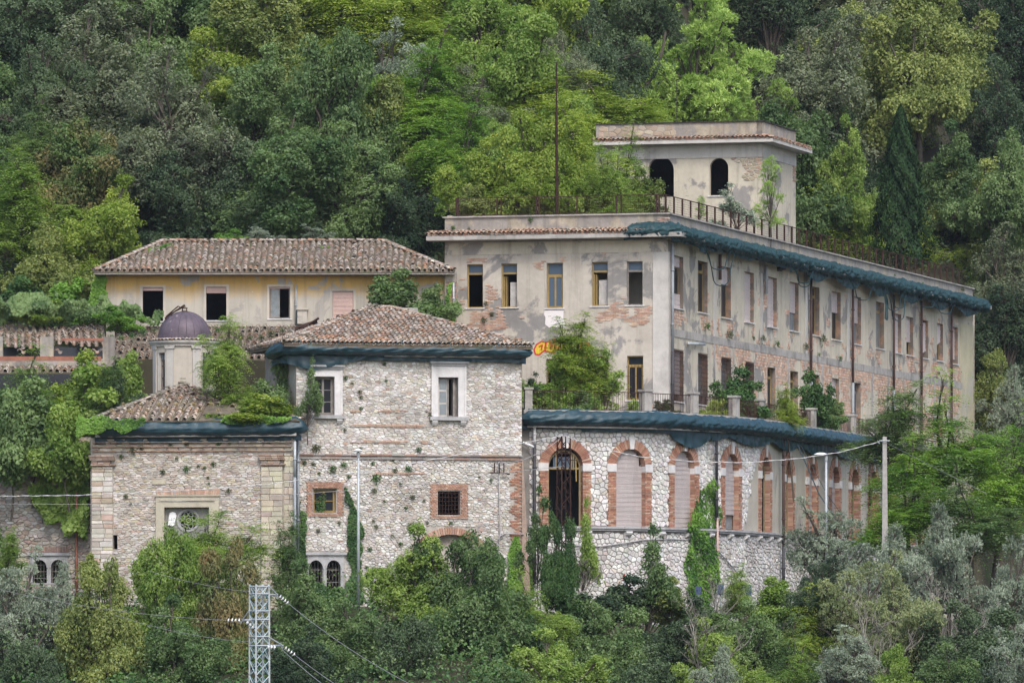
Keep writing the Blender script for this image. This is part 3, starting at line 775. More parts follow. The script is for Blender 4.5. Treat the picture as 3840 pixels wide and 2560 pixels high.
# bays of the side wall
PIPES = [2510, 2688, 2862, 3030, 3187, 3341, 3445, 3558]
PU = [B.U(x + 1) for x in PIPES]
zb0, zb1 = B.Z(2682, 1290), B.Z(2682, 1262)
m = MB(); m.fbox(B, .4, B.L - 3, zb0, zb1, .003, .035); m.build('string_course', 'concrete', main)
for i, u in enumerate(PU[1:], 1):
    if i < 5: m = MB(); m.fbox(B, u - .75, u - .3, zb1 + .001, ZE - .64, .003, .04); m.build('pilaster', 'pale_pilaster', main)
for k in range(15):
    u = B.U(2700) - 1.4 + k * 4.0
    if u < B.L - 6 and not any(h[0] - .4 < u < h[1] + .1 for h in bH[15:]): m = MB(); m.fbox(B, u, u + .3, ZT, zb0 - .002, .003, .032); m.build('pilaster', 'concrete', main)
m = MB(); u = B.U(3590) ; m.fbox(B, B.U(3600), B.L + .02, 4, ZE - .9, .003, .03); m.build('end_pilaster', 'plaster_yellowed', main)
def keepB(u, z):
    for h in bH:
        if h[0] - .1 < u < h[1] + .1 and h[2] - .12 < z < h[3] + .03: return False
    if u > B.U(3602) or zb0 - .05 < z < zb1 + .05: return False
    n1 = noise.noise(Vector((u * .45, z * .55, 4))); n2 = noise.noise(Vector((u * 1.5, z * 1.6, 8))) * .65
    v = n1 + n2
    if z < zb0: v += .22 * smooth(9, 16, u) - (.6 if u < 9 else 0) + .45 * smooth(zb0 - 1.5, zb0 - .2, z)
    else:
        v -= .38; dp = min(u - p for p in PU if u > p) if u > PU[0] else 9
        if dp < 1.3: v += .55
        if z < zb1 + 1.0: v += .30
        if u > 52: v += .12
    return v > (.30 if z < zb0 else .20)
bricks(B, rect(.4, B.L - 3.2, ZT - .5, ZE - .7), pb, bw=.30, bh=.15, gap=.03, keep=keepB, d=.022, opts=[(4, (.58, .39, .29)), (3, (.62, .46, .36)), (2, (.50, .34, .26)), (1, (.48, .43, .38))], jog=.010)
pb.flush()
# side windows
def half(u0, u1, z0, z1, f): return z1 - (z1 - z0) * f
BK_ = {0: ('mix', .2), 1: ('open', 0), 2: ('sh', .34), 3: ('sh', 1.0), 4: ('sh', 1.0), 5: ('sh', .62), 6: ('open', 0), 7: ('sh', .43), 8: ('sh', .55), 9: ('open', 0), 10: ('sh', 1), 11: ('sh', .65), 12: ('slant', .97), 13: ('slant', .66), 14: ('sh', .87)}
for k, h in enumerate(bH[:15]):
    u0, u1, z0, z1 = h; kind, f = BK_[k]; w_ = -.20
    if kind in ('open', 'mix') or f < .95:
        o = casement(B, main, u0, u1, z0, z1, w_ - .06, transom=.5, open_=(0,), glassm='glass_milk' if k in (8, 5, 9) else 'glass', m='ochre_wood' if k not in (5, 8) else 'grey_wood')
        m = MB(); m.fbox(B, u0 + .25, u0 + .32, z0 + .05, z1 - .6, w_ - .5, w_ - .1); m.fbox(B, u0 + .5, u0 + .56, z0 + .05, z1 - .6, w_ - .5, w_ - .08); m.build('open_leaf', 'ochre_wood', main)
    if kind == 'sh': shutter(B, main, u0 + .01, u1 - .01, half(*h, f) + .01, z1, w_)
    if kind == 'slant': shutter(B, main, u0 + .01, u1 - .01, half(*h, f) + .05, z1 - (.2 if k == 12 else 0), w_ + .03, slant=-.35)
    if kind == 'mix': shutter(B, main, u0 + .01, u1 - .01, half(*h, f), z1, w_); shutter(B, main, u0 + .01, u1 - .01, z0 + .01, z0 + .75, w_ + .02)
    sill(B, main, u0, u1, z0, proud=.09)
for k, h in enumerate(bH[15:]):
    u0, u1, z0, z1 = h
    if k in (0, 7): shutter(B, main, u0 + .01, u1 - .01, z0 + .4, z1, -.2)
    else: casement(B, main, u0, u1, z0, z1, -.26, transom=.5, open_=(0,), m='ochre_wood' if k in (4, 5) else 'grey_wood', glassm='glass_milk' if k in (1, 2, 3) else 'glass')
    if k < 4:
        m = MB()
        for q in range(9): uu = u0 + (u1 - u0) * (q + .5) / 9; m.fbox(B, uu - .012, uu + .012, z0 - .1, z1 + .06, .012, .035)
        for q in range(12): zz = z0 + (z1 - z0) * (q + .5) / 12; m.fbox(B, u0 - .05, u1 + .05, zz, zz + .018, .035, .05)
        m.build('window_bars', 'rust', main)
    sill(B, main, u0, u1, z0, proud=.07)
for i, (x, u) in enumerate(zip(PIPES, PU)):
    zc = [(0, 'pipe_grey', .30), (1, 'pipe_rust', 0), (2, 'pipe_grey', .55), (3, 'pipe_rust', .0), (4, 'pipe_rust', .25), (5, 'pipe_rust', .3), (6, 'pipe_rust', 0), (7, 'pipe_rust', 0)][i]
    top = ZE - .2; lo = ZT + .1; z_m = lo + (top - lo) * .38
    p = lambda z: B.P(u, z, .16)
    if i == 1:
        pipe(main, [p(top), p(top - 1.3)], .085, 'pipe_rust'); pipe(main, [p(lo + 1.1), p(lo)], .1, 'pipe_dark'); continue
    if i == 2: pipe(main, [p(top), p(top - 1.5)], .085, 'pipe_grey'); continue
    ma = 'pipe_grey' if i == 0 else 'pipe_rust'; mb_ = 'pipe_dark' if i == 0 else ('pipe_grey' if i in (3, 4, 5) else 'pipe_rust')
    pipe(main, [p(top), p(z_m)], .07, ma); pipe(main, [p(z_m), p(lo)], .08, mb_)
pipe(main, [B.P(B.U(2572), B.Z(2572, 1288), .12), B.P(B.U(2635), B.Z(2572, 1288) + .12, .12)], .07, 'galvanised', 'conduit')
pipe(main, [B.P(B.U(2911), B.Z(2911, 1010), .05), B.P(B.U(2922), B.Z(2911, 1010) + .1, .3)], .1, 'dark_metal', 'floodlight')
# graffiti: flat paint on the wall, half hidden by the tree
gy = MB(); gr = MB()
def blob(mb, pts, w_):
    vs = A.poly(pts); mb.add([A.P(*p, w_) for p in vs], [tuple(range(len(vs)))])
def stroke(mb, pts, wd, w_):
    vs = A.poly(pts)
    for i in range(len(vs) - 1):
        a, b = Vector(vs[i]), Vector(vs[i + 1]); d = (b - a).normalized(); nn = Vector((-d.y, d.x)) * wd / 2; a = a - d * wd * .3; b = b + d * wd * .3
        mb.add([A.P(*(a + nn), w_ + i * .0006), A.P(*(b + nn), w_ + i * .0006), A.P(*(b - nn), w_ + i * .0006), A.P(*(a - nn), w_ + i * .0006)], [(0, 1, 2, 3)])
GB = [[(2003, 1310), (2012, 1292), (2030, 1280), (2046, 1284), (2044, 1312), (2022, 1330), (2008, 1328)], [(2046, 1318), (2048, 1284), (2064, 1278), (2070, 1300), (2078, 1278), (2094, 1274), (2098, 1306), (2080, 1322)],
      [(2098, 1308), (2104, 1276), (2128, 1272), (2134, 1296), (2124, 1318)], [(2134, 1322), (2138, 1284), (2160, 1280), (2180, 1290), (2176, 1340), (2150, 1342)], [(2178, 1340), (2180, 1286), (2204, 1284), (2214, 1300), (2208, 1322), (2222, 1330), (2216, 1346), (2200, 1340)]]
for g in GB:
    blob(gy, g, .048 if False else .006); stroke(gr, g + [g[0]], .075, .010)
for s_ in ([(2022, 1300), (2034, 1294), (2030, 1312)], [(2062, 1282), (2066, 1308)], [(2076, 1270), (2082, 1300), (2090, 1304)], [(2118, 1284), (2112, 1308)], [(2152, 1300), (2166, 1296), (2160, 1318), (2150, 1322)], [(2196, 1300), (2192, 1322), (2216, 1328)]):
    stroke(gr, s_, .07, .015)
gy.build('graffiti_fill', 'paint_yellow', main); gr.build('graffiti_outline', 'paint_red', main)

# roof fence on the parapet
fence = empty('roof_fence', tuple(A.P(0, ZCAP, -.2)), 'rusty wire mesh fence with dark posts along the parapet of the long building', 'fence')
FH = .95
def post(fr, u, w_=-.2, t=.045, h=FH):
    m = MB(); m.fbox(fr, u - t, u + t, ZCAP - .02, ZCAP + h, w_ - t, w_ + t); m.build('post', 'rust', fence)
for x in (1707, 1714, 1860, 1876, 2008, 2018, 2160, 2308, 2326, 2458, 2468): post(A, A.U(x), t=.035)
u = 0.3
while u < B.L - 1.5:
    post(B, u, t=.05 if int(u) % 9 == 0 else .042, h=FH + R.uniform(-.02, .03)); u += 1.68
def meshp(fr, u0, u1, step=.13):
    m = MB()
    u = u0
    while u < u1: m.fbox(fr, u - .0035, u + .0035, ZCAP + .08, ZCAP + FH - .05, -.204, -.198); u += step
    for k in range(8): z = ZCAP + .1 + k * .115; m.fbox(fr, u0, u1, z - .004, z + .004, -.195, -.189)
    m.build('wire_mesh', 'rust', fence)
    m = MB(); m.fbox(fr, u0, u1, ZCAP + FH - .05, ZCAP + FH - .01, -.22, -.18); m.fbox(fr, u0, u1, ZCAP + .04, ZCAP + .075, -.22, -.18); m.build('rail', 'rust', fence)
meshp(A, A.U(1707), -.25, .10); meshp(B, .15, B.L - 1.2, .28)
# masts on the roof
t_ = empty('antenna_mast', tuple(at(2088, 800, 376)), 'tall thin rusty mast rising behind the roof fence', 'mast')
b0 = at(2088, 800, 376)
m = MB(); m.tube([(b0.x, b0.y, ZE), (b0.x, b0.y, at(0, 660, 376).z)], .09, 8); m.tube([(b0.x, b0.y, at(0, 660, 376).z), (b0.x - .02, b0.y, at(0, 420, 376).z)], .07, 8); m.build('mast_tube', 'mast_rust', t_)
m = MB(); m.tube([(b0.x - .02, b0.y, at(0, 420, 376).z), (b0.x - .02, b0.y, at(0, 235, 376).z)], .04, 6); m.build('mast_tip', 'mast_rust', t_)
m = MB(); m.tube([(b0.x, b0.y - .05, at(0, 487, 376).z), (b0.x + .14, b0.y - .05, at(0, 490, 376).z), (b0.x + .15, b0.y - .05, at(0, 545, 376).z)], .012, 5); m.build('bracket', 'rust', t_)

# ------------------------------------------------------------------ roof tower
tower = empty('roof_tower', tuple(T.P(0, ZE)), 'square grey tower room with arched openings rising from the roof behind the fence', 'tower')
tu0 = T.U(2235); tz = T.Z(2858, 536); tcap = T.Z(2858, 452); tb = ZE + .05
archs = []
for x0, x1, y0, y1, ys in ((2430, 2527, 596, 740, 640), (2661, 2731, 596, 733, 630)):
    u0, u1 = T.U(x0), T.U(x1); archs.append(archpoly(u0, u1, T.Z(x0, y1), T.Z(x0, ys), 12))
wall(T, rect(tu0, -.001, tb, tz), archs, tower, 'plaster_side', 'wall', .3)
wall(TS, rect(0, TS.L, tb, tz), [], tower, 'plaster_side', 'wall')
p0, p1, p2, p3 = T.P(tu0, 0), T.P(0, 0), TS.P(TS.L, 0), TS.P(TS.L, 0, tu0)
shell(tower, [xy(p0), xy(p1), xy(p2), xy(p3)], tb, tz, skip=(0, 1), floors=(tb + .6,), name='rear_wall')
m = MB(); m.fbox(T, tu0, 0, tz + .1, tcap - .05, -.3, 0); m.build('parapet', 'plaster_parapet', tower)
m = MB(); m.fbox(TS, 0, TS.L, tz + .1, tcap - .05, -.302, -.002); m.build('parapet', 'plaster_parapet', tower)
m = MB(); m.fbox(T, tu0, .08, tcap - .05, tcap, -.38, .08); m.fbox(TS, .08, TS.L + .08, tcap - .048, tcap + .001, -.38, .08); m.build('parapet_cap', 'dark_metal', tower)
oc2 = Vector(T.o) + T.n * .75 + TS.n * .75
slab(tower, [xy(T.P(tu0, 0, 0)), xy(T.P(tu0, 0, .75)), oc2, Vector(T.o) + AD * .001], tz + .0, tz + .18, 'pale_pilaster')
slab(tower, [tuple(Vector(T.o) + TS.n * .001), oc2, xy(TS.P(TS.L + .75, 0, .75)), xy(TS.P(TS.L + .75, 0, 0))], tz + .002, tz + .182, 'pale_pilaster')
m = MB(); m.fbox(T, tu0, -.0, tz - .75, tz - .002, .003, .04); m.fbox(TS, 0.04, TS.L, tz - .75, tz - .002, .003, .04); m.build('frieze', 'pale_pilaster', tower)
pt = Pieces(tower, 'tile', 'tile', 220)
tile_slope(tower, T.P(tu0, tz + .22, .78), T.P(1, 0) - T.P(0, 0), -Vector((T.n.x, T.n.y, -.2)), rect(0, -tu0 + .6, 0, .68), pt, .235, .3, TILER, bed=False)
tile_slope(tower, TS.P(-.6, tz + .22, .78), TS.P(1, 0) - TS.P(0, 0), -Vector((TS.n.x, TS.n.y, -.2)), rect(0, TS.L + 1.2, 0, .68), pt, .235, .3, TILER, bed=False)
pt.flush()
u0, u1 = T.U(2661), T.U(2731); sill(T, tower, u0, u1, T.Z(2661, 735))
pk = Pieces(tower, 'stone', 'stone', 200)
TANP = lambda u, z: pick([(3, (.42, .35, .26)), (2, (.38, .31, .24)), (1, (.44, .38, .31))])
po = T.poly([(2743, 560), (2760, 545), (2820, 545), (2832, 570), (2852, 572), (2852, 660), (2822, 665), (2822, 680), (2786, 672), (2784, 620), (2738, 600)])
stones(T, po, .30, .17, TANP, pk, gap=.02, d0=.01, d1=.03, w=0)
po = T.poly([(2245, 474), (2536, 466), (2536, 505), (2245, 515)])
stones(T, po, .42, .28, TANP, pk, gap=.015, d0=.01, d1=.025)
pk.flush()
pk = Pieces(tower, 'brick', 'brick', 100)
bricks(T, T.poly([(2833, 562), (2857, 562), (2857, 640), (2836, 640)]), pk, opts=BRO, keep=lambda u, z: noise.noise(Vector((u * 2, z * 2, 3))) > -.3)
bricks(TS, TS.poly([(2972, 600), (2984, 600), (2984, 680), (2974, 680)]), pk, opts=BRO); pk.flush()
t_ = empty('thin_antenna', tuple(at(2538, 455, 402)), 'thin whip antenna standing on the tower parapet', 'antenna')
m = MB(); q = at(2538, 455, 402); m.tube([q, at(2538, 300, 402)], .02, 5); m.build('rod', 'dark_metal', t_)

# ------------------------------------------------------------------ arcade building in front
arc = empty('arcade_building', (C.P(4, 4).x, C.P(4, 4).y, 4.1), 'white polygonal stone building with a curved row of brick arches below the terrace', 'building')
ZTA = C.Z(2123, 1585); ZLEDGE = C.Z(2136, 1972)
cA, cB = C.U(1957), C.U(3480)
ARCH = []     # u centre, kind
for x in (2123, 2366, 2566, 2742, 2869, 2958, 3046, 3133, 3206):
    ARCH.append([C.U(x + (0, 2, 2, 3, 3, 1, 1, 0, 0)[len(ARCH)] - 3)])
for k in range(9, 13): ARCH.append([ARCH[-1][0] + 4.4])
KIND = ['open', 'sh', 'sh', 'shp', 'half', 'frame', 'sh', 'sh', 'frame', 'frame', 'frame', 'sh', 'sh']
RO, RI = 1.30, .86                                   # outer and inner radius of the brick arch
ZSP = C.Z(2123, 1745)                                # springing
for a, k in zip(ARCH, KIND): a.append(k)
def in_arch(u, z, r):
    for a in ARCH:
        if abs(u - a[0]) < r:
            if z <= ZSP: return z > ZLEDGE - .02
            return math.hypot(u - a[0], z - ZSP) < r
    return False
zt_ = ZTA + .35; NU = int((cB - cA) / .16)
NZ = 62; m = MB(); m2 = MB(); Z0 = 3.2
PLU = C.U(2790)
for i in range(NU):
    ua, ub = cA + (cB - cA) * i / NU, cA + (cB - cA) * (i + 1) / NU; uc = (ua + ub) / 2
    j = 0
    while j < NZ:
        zc = Z0 + (zt_ - Z0) * (j + .5) / NZ
        if in_arch(uc, zc, (RO + RI) / 2): j += 1; continue
        j2 = j
        while j2 + 1 < NZ and not in_arch(uc, Z0 + (zt_ - Z0) * (j2 + 1.5) / NZ, (RO + RI) / 2): j2 += 1
        za, zb = Z0 + (zt_ - Z0) * j / NZ, Z0 + (zt_ - Z0) * (j2 + 1) / NZ
        if zb > ZLEDGE and za < ZLEDGE:
            segs = ((za, ZLEDGE - .1), (ZLEDGE - .1, zb))
        else: segs = ((za, zb),)
        for s0, s1 in segs:
            tgt = m if (uc < PLU or s1 <= ZLEDGE) else m2
            tgt.add([C.P(ua, s0), C.P(ub, s0), C.P(ub, s1), C.P(ua, s1)], [(0, 1, 2, 3)])
        j = j2 + 1
m.build('wall_bed', 'mortar_white', arc); m2.build('wall', 'plaster_arcade', arc)
# interior and terrace slab
back = [xy(C.P(cA + (cB - cA) * i / 24, 0, -3.2)) for i in range(25)]; front = [xy(C.P(cA + (cB - cA) * i / 24, 0, -.02)) for i in range(25)]
m = MB()
for i in range(24):
    m.add([(*back[i], 3.2), (*back[i + 1], 3.2), (*back[i + 1], zt_), (*back[i], zt_)], [(0, 1, 2, 3)])
    for z in (ZLEDGE - .3, zt_): m.add([(*front[i], z), (*front[i + 1], z), (*back[i + 1], z), (*back[i], z)], [(0, 1, 2, 3)])
for u in [cA + .1] + [(ARCH[i][0] + ARCH[i + 1][0]) / 2 for i in (0, 2, 4, 6, 8, 10)] + [cB - .1]:
    p, q = C.P(u, 0, -.03), C.P(u, 0, -3.2); m.add([(p.x, p.y, 3.2), (q.x, q.y, 3.2), (q.x, q.y, zt_), (p.x, p.y, zt_)], [(0, 1, 2, 3)])
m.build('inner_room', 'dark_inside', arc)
m = MB()
def ter(u, w): p = C.P(u, 0, w); return (p.x, p.y)
tp = [ter(cA + (cB - cA) * i / 24, .1) for i in range(25)] + [xy(B.P(B.L * .95, 0)), CORNER, xy(LW)]
m.add([(p[0], p[1], zt_ + .25) for p in tp], [tuple(range(len(tp)))]); m.build('terrace_floor', 'concrete', arc)
# polygonal white stones
WST = [(5, (.66, .645, .63)), (5, (.73, .715, .70)), (2, (.57, .55, .53)), (.6, (.56, .51, .45)), (.4, (.44, .42, .40))]
ps = Pieces(arc, 'stone', 'stone', 300)
PAL = lambda u, z: pick(WST)
def keep_up(u, z):
    if in_arch(u, z, RO - .04): return False
    if u > PLU - .3:
        lim = PLU + 1.5 - (ZSP - z) * .55 + .5 * noise.noise(Vector((u * 1.2, z * 1.2, 4)))
        lim2 = PLU + 2.6
        return u < (lim if z < ZSP + .6 else lim2 + .8 * noise.noise(Vector((z * 2, 0, 4))))
    return True
szf = lambda u, z, e: e * F / C.P(u, 0).y * (.27 + .73 * (1 - smooth(4, 16, u)))
stones(C, rect(cA + .35, C.U(2960), ZLEDGE + .02, zt_), .25, .225, PAL, ps, gap=.014, d0=.03, d1=.055, keep=keep_up, sizefn=szf)
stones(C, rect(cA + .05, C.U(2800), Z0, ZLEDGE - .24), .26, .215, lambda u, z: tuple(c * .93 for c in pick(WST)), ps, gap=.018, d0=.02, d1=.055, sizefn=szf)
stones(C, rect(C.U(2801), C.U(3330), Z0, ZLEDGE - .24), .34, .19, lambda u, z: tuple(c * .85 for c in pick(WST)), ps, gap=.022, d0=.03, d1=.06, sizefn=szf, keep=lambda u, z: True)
ps.flush()
# ledge and consoles
m = MB(); nseg = 60
for i in range(nseg):
    ua, ub = cA + .3 + (cB - cA - .3) * i / nseg, cA + .3 + (cB - cA - .3) * (i + 1) / nseg - .012
    for z0, z1, w1 in ((ZLEDGE - .10, ZLEDGE, .23), (ZLEDGE - .20, ZLEDGE - .103, .16)):
        m.hexa([C.P(ua, z0, -.2), C.P(ub, z0, -.2), C.P(ub, z1, -.2), C.P(ua, z1, -.2), C.P(ua, z0, w1), C.P(ub, z0, w1), C.P(ub, z1, w1), C.P(ua, z1, w1)])
m.build('ledge', 'marble_grey', arc)
u = cA + 1.1
while u < cB:
    m = MB(); pr = [(0, -.22), (.24, -.22), (.25, -.30), (.20, -.38), (.10, -.44), (0, -.46)]
    for a in (-.17, .17): pass
    vs = [C.P(u - .17, ZLEDGE + z, w_) for w_, z in pr] + [C.P(u + .17, ZLEDGE + z, w_) for w_, z in pr]; k = len(pr)
    m.add(vs, [tuple(range(k)), tuple(range(2 * k - 1, k - 1, -1))] + [(i, (i + 1) % k, k + (i + 1) % k, k + i) for i in range(k)]); m.build('console', 'marble', arc)
    u += 2.15
# brick arches
pbk = Pieces(arc, 'brick', 'brick', 300)
kst = MB()
def quad_piece(pts, w0, w1, col, size):
    n = len(pts); vs = [C.P(*p, w0) for p in pts] + [C.P(*p, w1) for p in pts]
    pbk.add(vs, [tuple(range(n, 2 * n))] + [(i, (i + 1) % n, n + (i + 1) % n, n + i) for i in range(n)], col, size)
for ai, (uc, kind) in enumerate(ARCH):
    opts = BR; nv = 20; wd = .075; sz = (100 - ai * 10) * (1 - .08 * ai)
    for sgn in (-1, 1):
        for k in range(nv):
            a0 = math.pi / 2 - sgn * (.13 + (math.pi / 2 - .13 - .10) * k / nv); a1 = math.pi / 2 - sgn * (.13 + (math.pi / 2 - .13 - .10) * (k + 1) / nv)
            g = .006 * sgn; ro = RO + R.uniform(-.03, .02)
            cs = [(uc + RI * math.cos(a0 - g), ZSP + RI * math.sin(a0 - g)), (uc + ro * math.cos(a0 - g), ZSP + ro * math.sin(a0 - g)), (uc + ro * math.cos(a1 + g), ZSP + ro * math.sin(a1 + g)), (uc + RI * math.cos(a1 + g), ZSP + RI * math.sin(a1 + g))]
            quad_piece(cs, -.02, wd + R.uniform(-.012, .012), pick(opts), sz)
        # impost block
        for (h0, h1) in ((ZSP - .26, ZSP + .12),):
            a, b = (uc + sgn * (RI - .002), uc + sgn * (RO + .05)); a, b = min(a, b), max(a, b)
            kst = MB(); kst.hexa([C.P(a, h0, -.3), C.P(b, h0, -.3), C.P(b, h1, -.3), C.P(a, h1, -.3), C.P(a, h0, wd + .03), C.P(b, h0, wd + .03), C.P(b, h1, wd + .03), C.P(a, h1, wd + .03)]); kst.build('impost_block', 'marble', arc)
        z = ZLEDGE + .005; row = 0
        while z < ZSP - .30:
            cuts = [RI, RI + (.14 if row % 2 else .29), RO - .02 + R.uniform(-.02, .04)]
            for q in range(2):
                a, b = uc + sgn * cuts[q], uc + sgn * cuts[q + 1]
                if sgn < 0: a, b = b, a
                quad_piece([(a + .005, z + .006), (b - .005, z + .006), (b - .005, z + .072), (a + .005, z + .072)], -.02, wd + R.uniform(-.012, .012), pick(opts), sz - .5)
            z += .078; row += 1
    # keystone
    ks = [(uc - .10, ZSP + RI - .03), (uc + .10, ZSP + RI - .03), (uc + .19, ZSP + RO + .12), (uc - .19, ZSP + RO + .12)]
    kst = MB(); kst.hexa([C.P(*p, -.3) for p in ks] + [C.P(*p, wd + .06) for p in ks]); kst.build('keystone', 'marble', arc)
    # intrados: brick courses turning into the opening
    iv = MB(); dep = .27
    path = [(uc - RI, ZLEDGE), (uc - RI, ZSP)] + [(uc + RI * math.cos(math.pi * (1 - i / 16)), ZSP + RI * math.sin(math.pi * (1 - i / 16))) for i in range(1, 17)] + [(uc + RI, ZLEDGE)]
    for i in range(len(path) - 1):
        (a, za), (b, zb) = path[i], path[i + 1]; nn = max(1, int(math.hypot(a - b, za - zb) / .078))
        for q in range(nn):
            f0, f1 = (q + .06) / nn, (q + .94) / nn; p = (a + (b - a) * f0, za + (zb - za) * f0); p2 = (a + (b - a) * f1, za + (zb - za) * f1)
            iv.add([C.P(*p, .05), C.P(*p2, .05), C.P(*p2, -dep), C.P(*p, -dep)], [(0, 1, 2, 3)], tuple(c * .95 for c in pick(opts)))
            if q < nn:
                f2 = (q + 1.06) / nn; p3 = (a + (b - a) * min(1, f2), za + (zb - za) * min(1, f2))
                dd = .008; iv.add([C.P(*p2, .04), C.P(*p3, .04), C.P(*p3, -dep), C.P(*p2, -dep)], [(0, 1, 2, 3)], (.3, .26, .23))
    iv.build('arch_lining', 'brick', arc)
    top = lambda u, c=uc: ZSP + math.sqrt(max(.0001, (RI + .0) ** 2 - (u - c) ** 2))
    w_ = -.21
    if kind in ('sh', 'shp'):
        shutter(C, arc, uc - RI, uc + RI, ZLEDGE + (.75 if kind == 'shp' else .01), ZSP + RI, w_, 'shutter_grey', top=top, step=.062)
        if kind == 'shp': casement(C, arc, uc - RI, uc + RI, ZLEDGE, ZLEDGE + .74, w_ - .1, m='grey_wood', open_=(0,), glassm='glass_milk')
    else:
        f = MB(); mm = 'arch_wood'
        N_ = 14
        for i in range(N_):
            a0, a1 = math.pi * i / N_, math.pi * (i + 1) / N_
            p = [(uc + r * math.cos(t), ZSP - .1 + r * math.sin(t) ) for r, t in ((RI, a0), (RI, a1), (RI - .09, a1), (RI - .09, a0))]
            f.hexa([C.P(*q, w_ - .07) for q in p] + [C.P(*q, w_) for q in p])
        for s_ in (-1, 1):
            a = uc + s_ * RI; b = uc + s_ * (RI - .09); a, b = min(a, b), max(a, b)
            f.hexa([C.P(*q, w_ - .07) for q in rect(a, b, ZLEDGE, ZSP - .1)] + [C.P(*q, w_) for q in rect(a, b, ZLEDGE, ZSP - .1)])
        f.hexa([C.P(*q, w_ - .08) for q in rect(uc - RI + .09, uc + RI - .09, ZSP - .18, ZSP - .08)] + [C.P(*q, w_ + .01) for q in rect(uc - RI + .09, uc + RI - .09, ZSP - .18, ZSP - .08)])
        for uu in (-.4, .0, .4):
            if kind == 'open' and uu == 0: continue
            h = ZSP - .1 + math.sqrt((RI - .09) ** 2 - uu * uu)
            f.hexa([C.P(*q, w_ - .06) for q in rect(uc + uu - .035, uc + uu + .035, ZSP - .08, h)] + [C.P(*q, w_ - .01) for q in rect(uc + uu - .035, uc + uu + .035, ZSP - .08, h)])
        o = f.build('window', mm, arc)
        g = MB(); g.hexa([C.P(*q, w_ - .05) for q in rect(uc - .55, uc + .55, ZSP - .07, ZSP + .42)] + [C.P(*q, w_ - .04) for q in rect(uc - .55, uc + .55, ZSP - .07, ZSP + .42)]); g.build('pane', 'glass_blue', o)
        if kind in ('half', 'frame'):
            g = MB(); g.hexa([C.P(*q, w_ - .05) for q in rect(uc - RI + .1, uc + .05, ZLEDGE + .05, ZSP - .2)] + [C.P(*q, w_ - .04) for q in rect(uc - RI + .1, uc + .05, ZLEDGE + .05, ZSP - .2)]); g.build('pane', 'glass_milk', o)
            g = MB(); g.hexa([C.P(*q, w_ - .03) for q in rect(uc + .05, uc + .13, ZLEDGE + .05, ZSP - .2)] + [C.P(*q, w_ + .02) for q in rect(uc + .05, uc + .13, ZLEDGE + .05, ZSP - .2)]); g.build('leaf_stile', 'ochre_wood', o)
        if kind == 'open':
            g = MB(); g.tube([C.P(uc + .55, ZSP + .35, w_ + .15), C.P(uc + .57, ZSP - .75, w_ + .18)], .04, 4); g.tube([C.P(uc + .46, ZSP - .2, w_ + .1), C.P(uc + .46, ZSP + .5, w_ + .1)], .03, 4); g.build('hanging_batten', 'ochre_wood', arc)
pbk.flush()
# pipes of the arcade
for x, ya, yb, ma, mb_, ym in ((2001, 1590, 2190, 'white_lamp', 'pipe_dark', 1665), (2670, 1600, 1940, 'pipe_dark', 'pipe_dark', 1800), (2919, 1640, 2210, 'pipe_rust', 'pipe_dark', 2048), (3244, 1700, 2060, 'pipe_rust', 'pipe_rust', 1900), (3430, 1720, 2060, 'pipe_rust', 'pipe_rust', 1900)):
    u = C.U(x); p = lambda y, w_=.26: C.P(u, C.Z(x, y), w_)
    pipe(arc, [p(ya), p(ym)], .07, ma); pipe(arc, [p(ym), p(yb)], .08, mb_)
u = C.U(2676); pipe(arc, [C.P(u, C.Z(2676, 1935), .2), C.P(u + .1, C.Z(2676, 2190), .2)], .06, 'shutter_pink')
pipe(arc, [C.P(C.U(1957), C.Z(1957, 1659), .25), C.P(C.U(1998), C.Z(1998, 1676), .3)], .06, 'white_lamp', 'overflow_pipe')
m = MB(); m.tube([C.P(C.U(x), C.Z(x, y), .12) for x, y in ((2020, 2010), (2080, 2026), (2160, 2044), (2250, 2048), (2340, 2035), (2400, 2024), (2500, 2020), (2650, 2028), (2690, 2070), (2760, 2150))], .035, 5); m.build('conduit', 'cable_grey', arc)
# terrace parapet, railing
rail = empty('terrace_railing', tuple(C.P(3, zt_ + .25)), 'rusty iron bar railing between stone posts along the edge of the terrace', 'railing')
zr = zt_ + .25
PX = [1985, 2440, 2620, 2778, 2877, 3068, 3148, 3218, 3290, 3350, 3404]
pu = []
for i, x in enumerate(PX):
    u = C.U(x); pu.append(u); w0, w1 = -.55, -.15
    m = MB(); hw = .26 if i else .18; hh = 1.0
    m.hexa([C.P(*q, w0) for q in rect(u - hw, u + hw, zr, zr + hh)] + [C.P(*q, w1) for q in rect(u - hw, u + hw, zr, zr + hh)])
    m.hexa([C.P(*q, w0 - .05) for q in rect(u - hw - .05, u + hw + .05, zr + hh, zr + hh + .1)] + [C.P(*q, w1 + .05) for q in rect(u - hw - .05, u + hw + .05, zr + hh, zr + hh + .1)]); m.build('stone_post', 'concrete', rail)
for i in range(len(pu) - 1):
    a, b = pu[i] + .28, pu[i + 1] - .28; n = max(3, int((b - a) / .135)); m = MB()
    for k in range(n + 1):
        u = a + (b - a) * k / n; j = R.uniform(-.02, .02); m.tube([C.P(u, zr - .05, -.35), C.P(u + j, zr + .92, -.35 + j)], .014, 4, cap=False)
    m.build('bars', 'rust', rail)
    m = MB(); nn = max(2, int((b - a) / .8)); m.tube([C.P(a + (b - a) * k / nn, zr + .93, -.35) for k in range(nn + 1)], .02, 5); m.tube([C.P(a + (b - a) * k / nn, zr + .08, -.35) for k in range(nn + 1)], .014, 5); m.build('handrail', 'rust', rail)
m = MB()
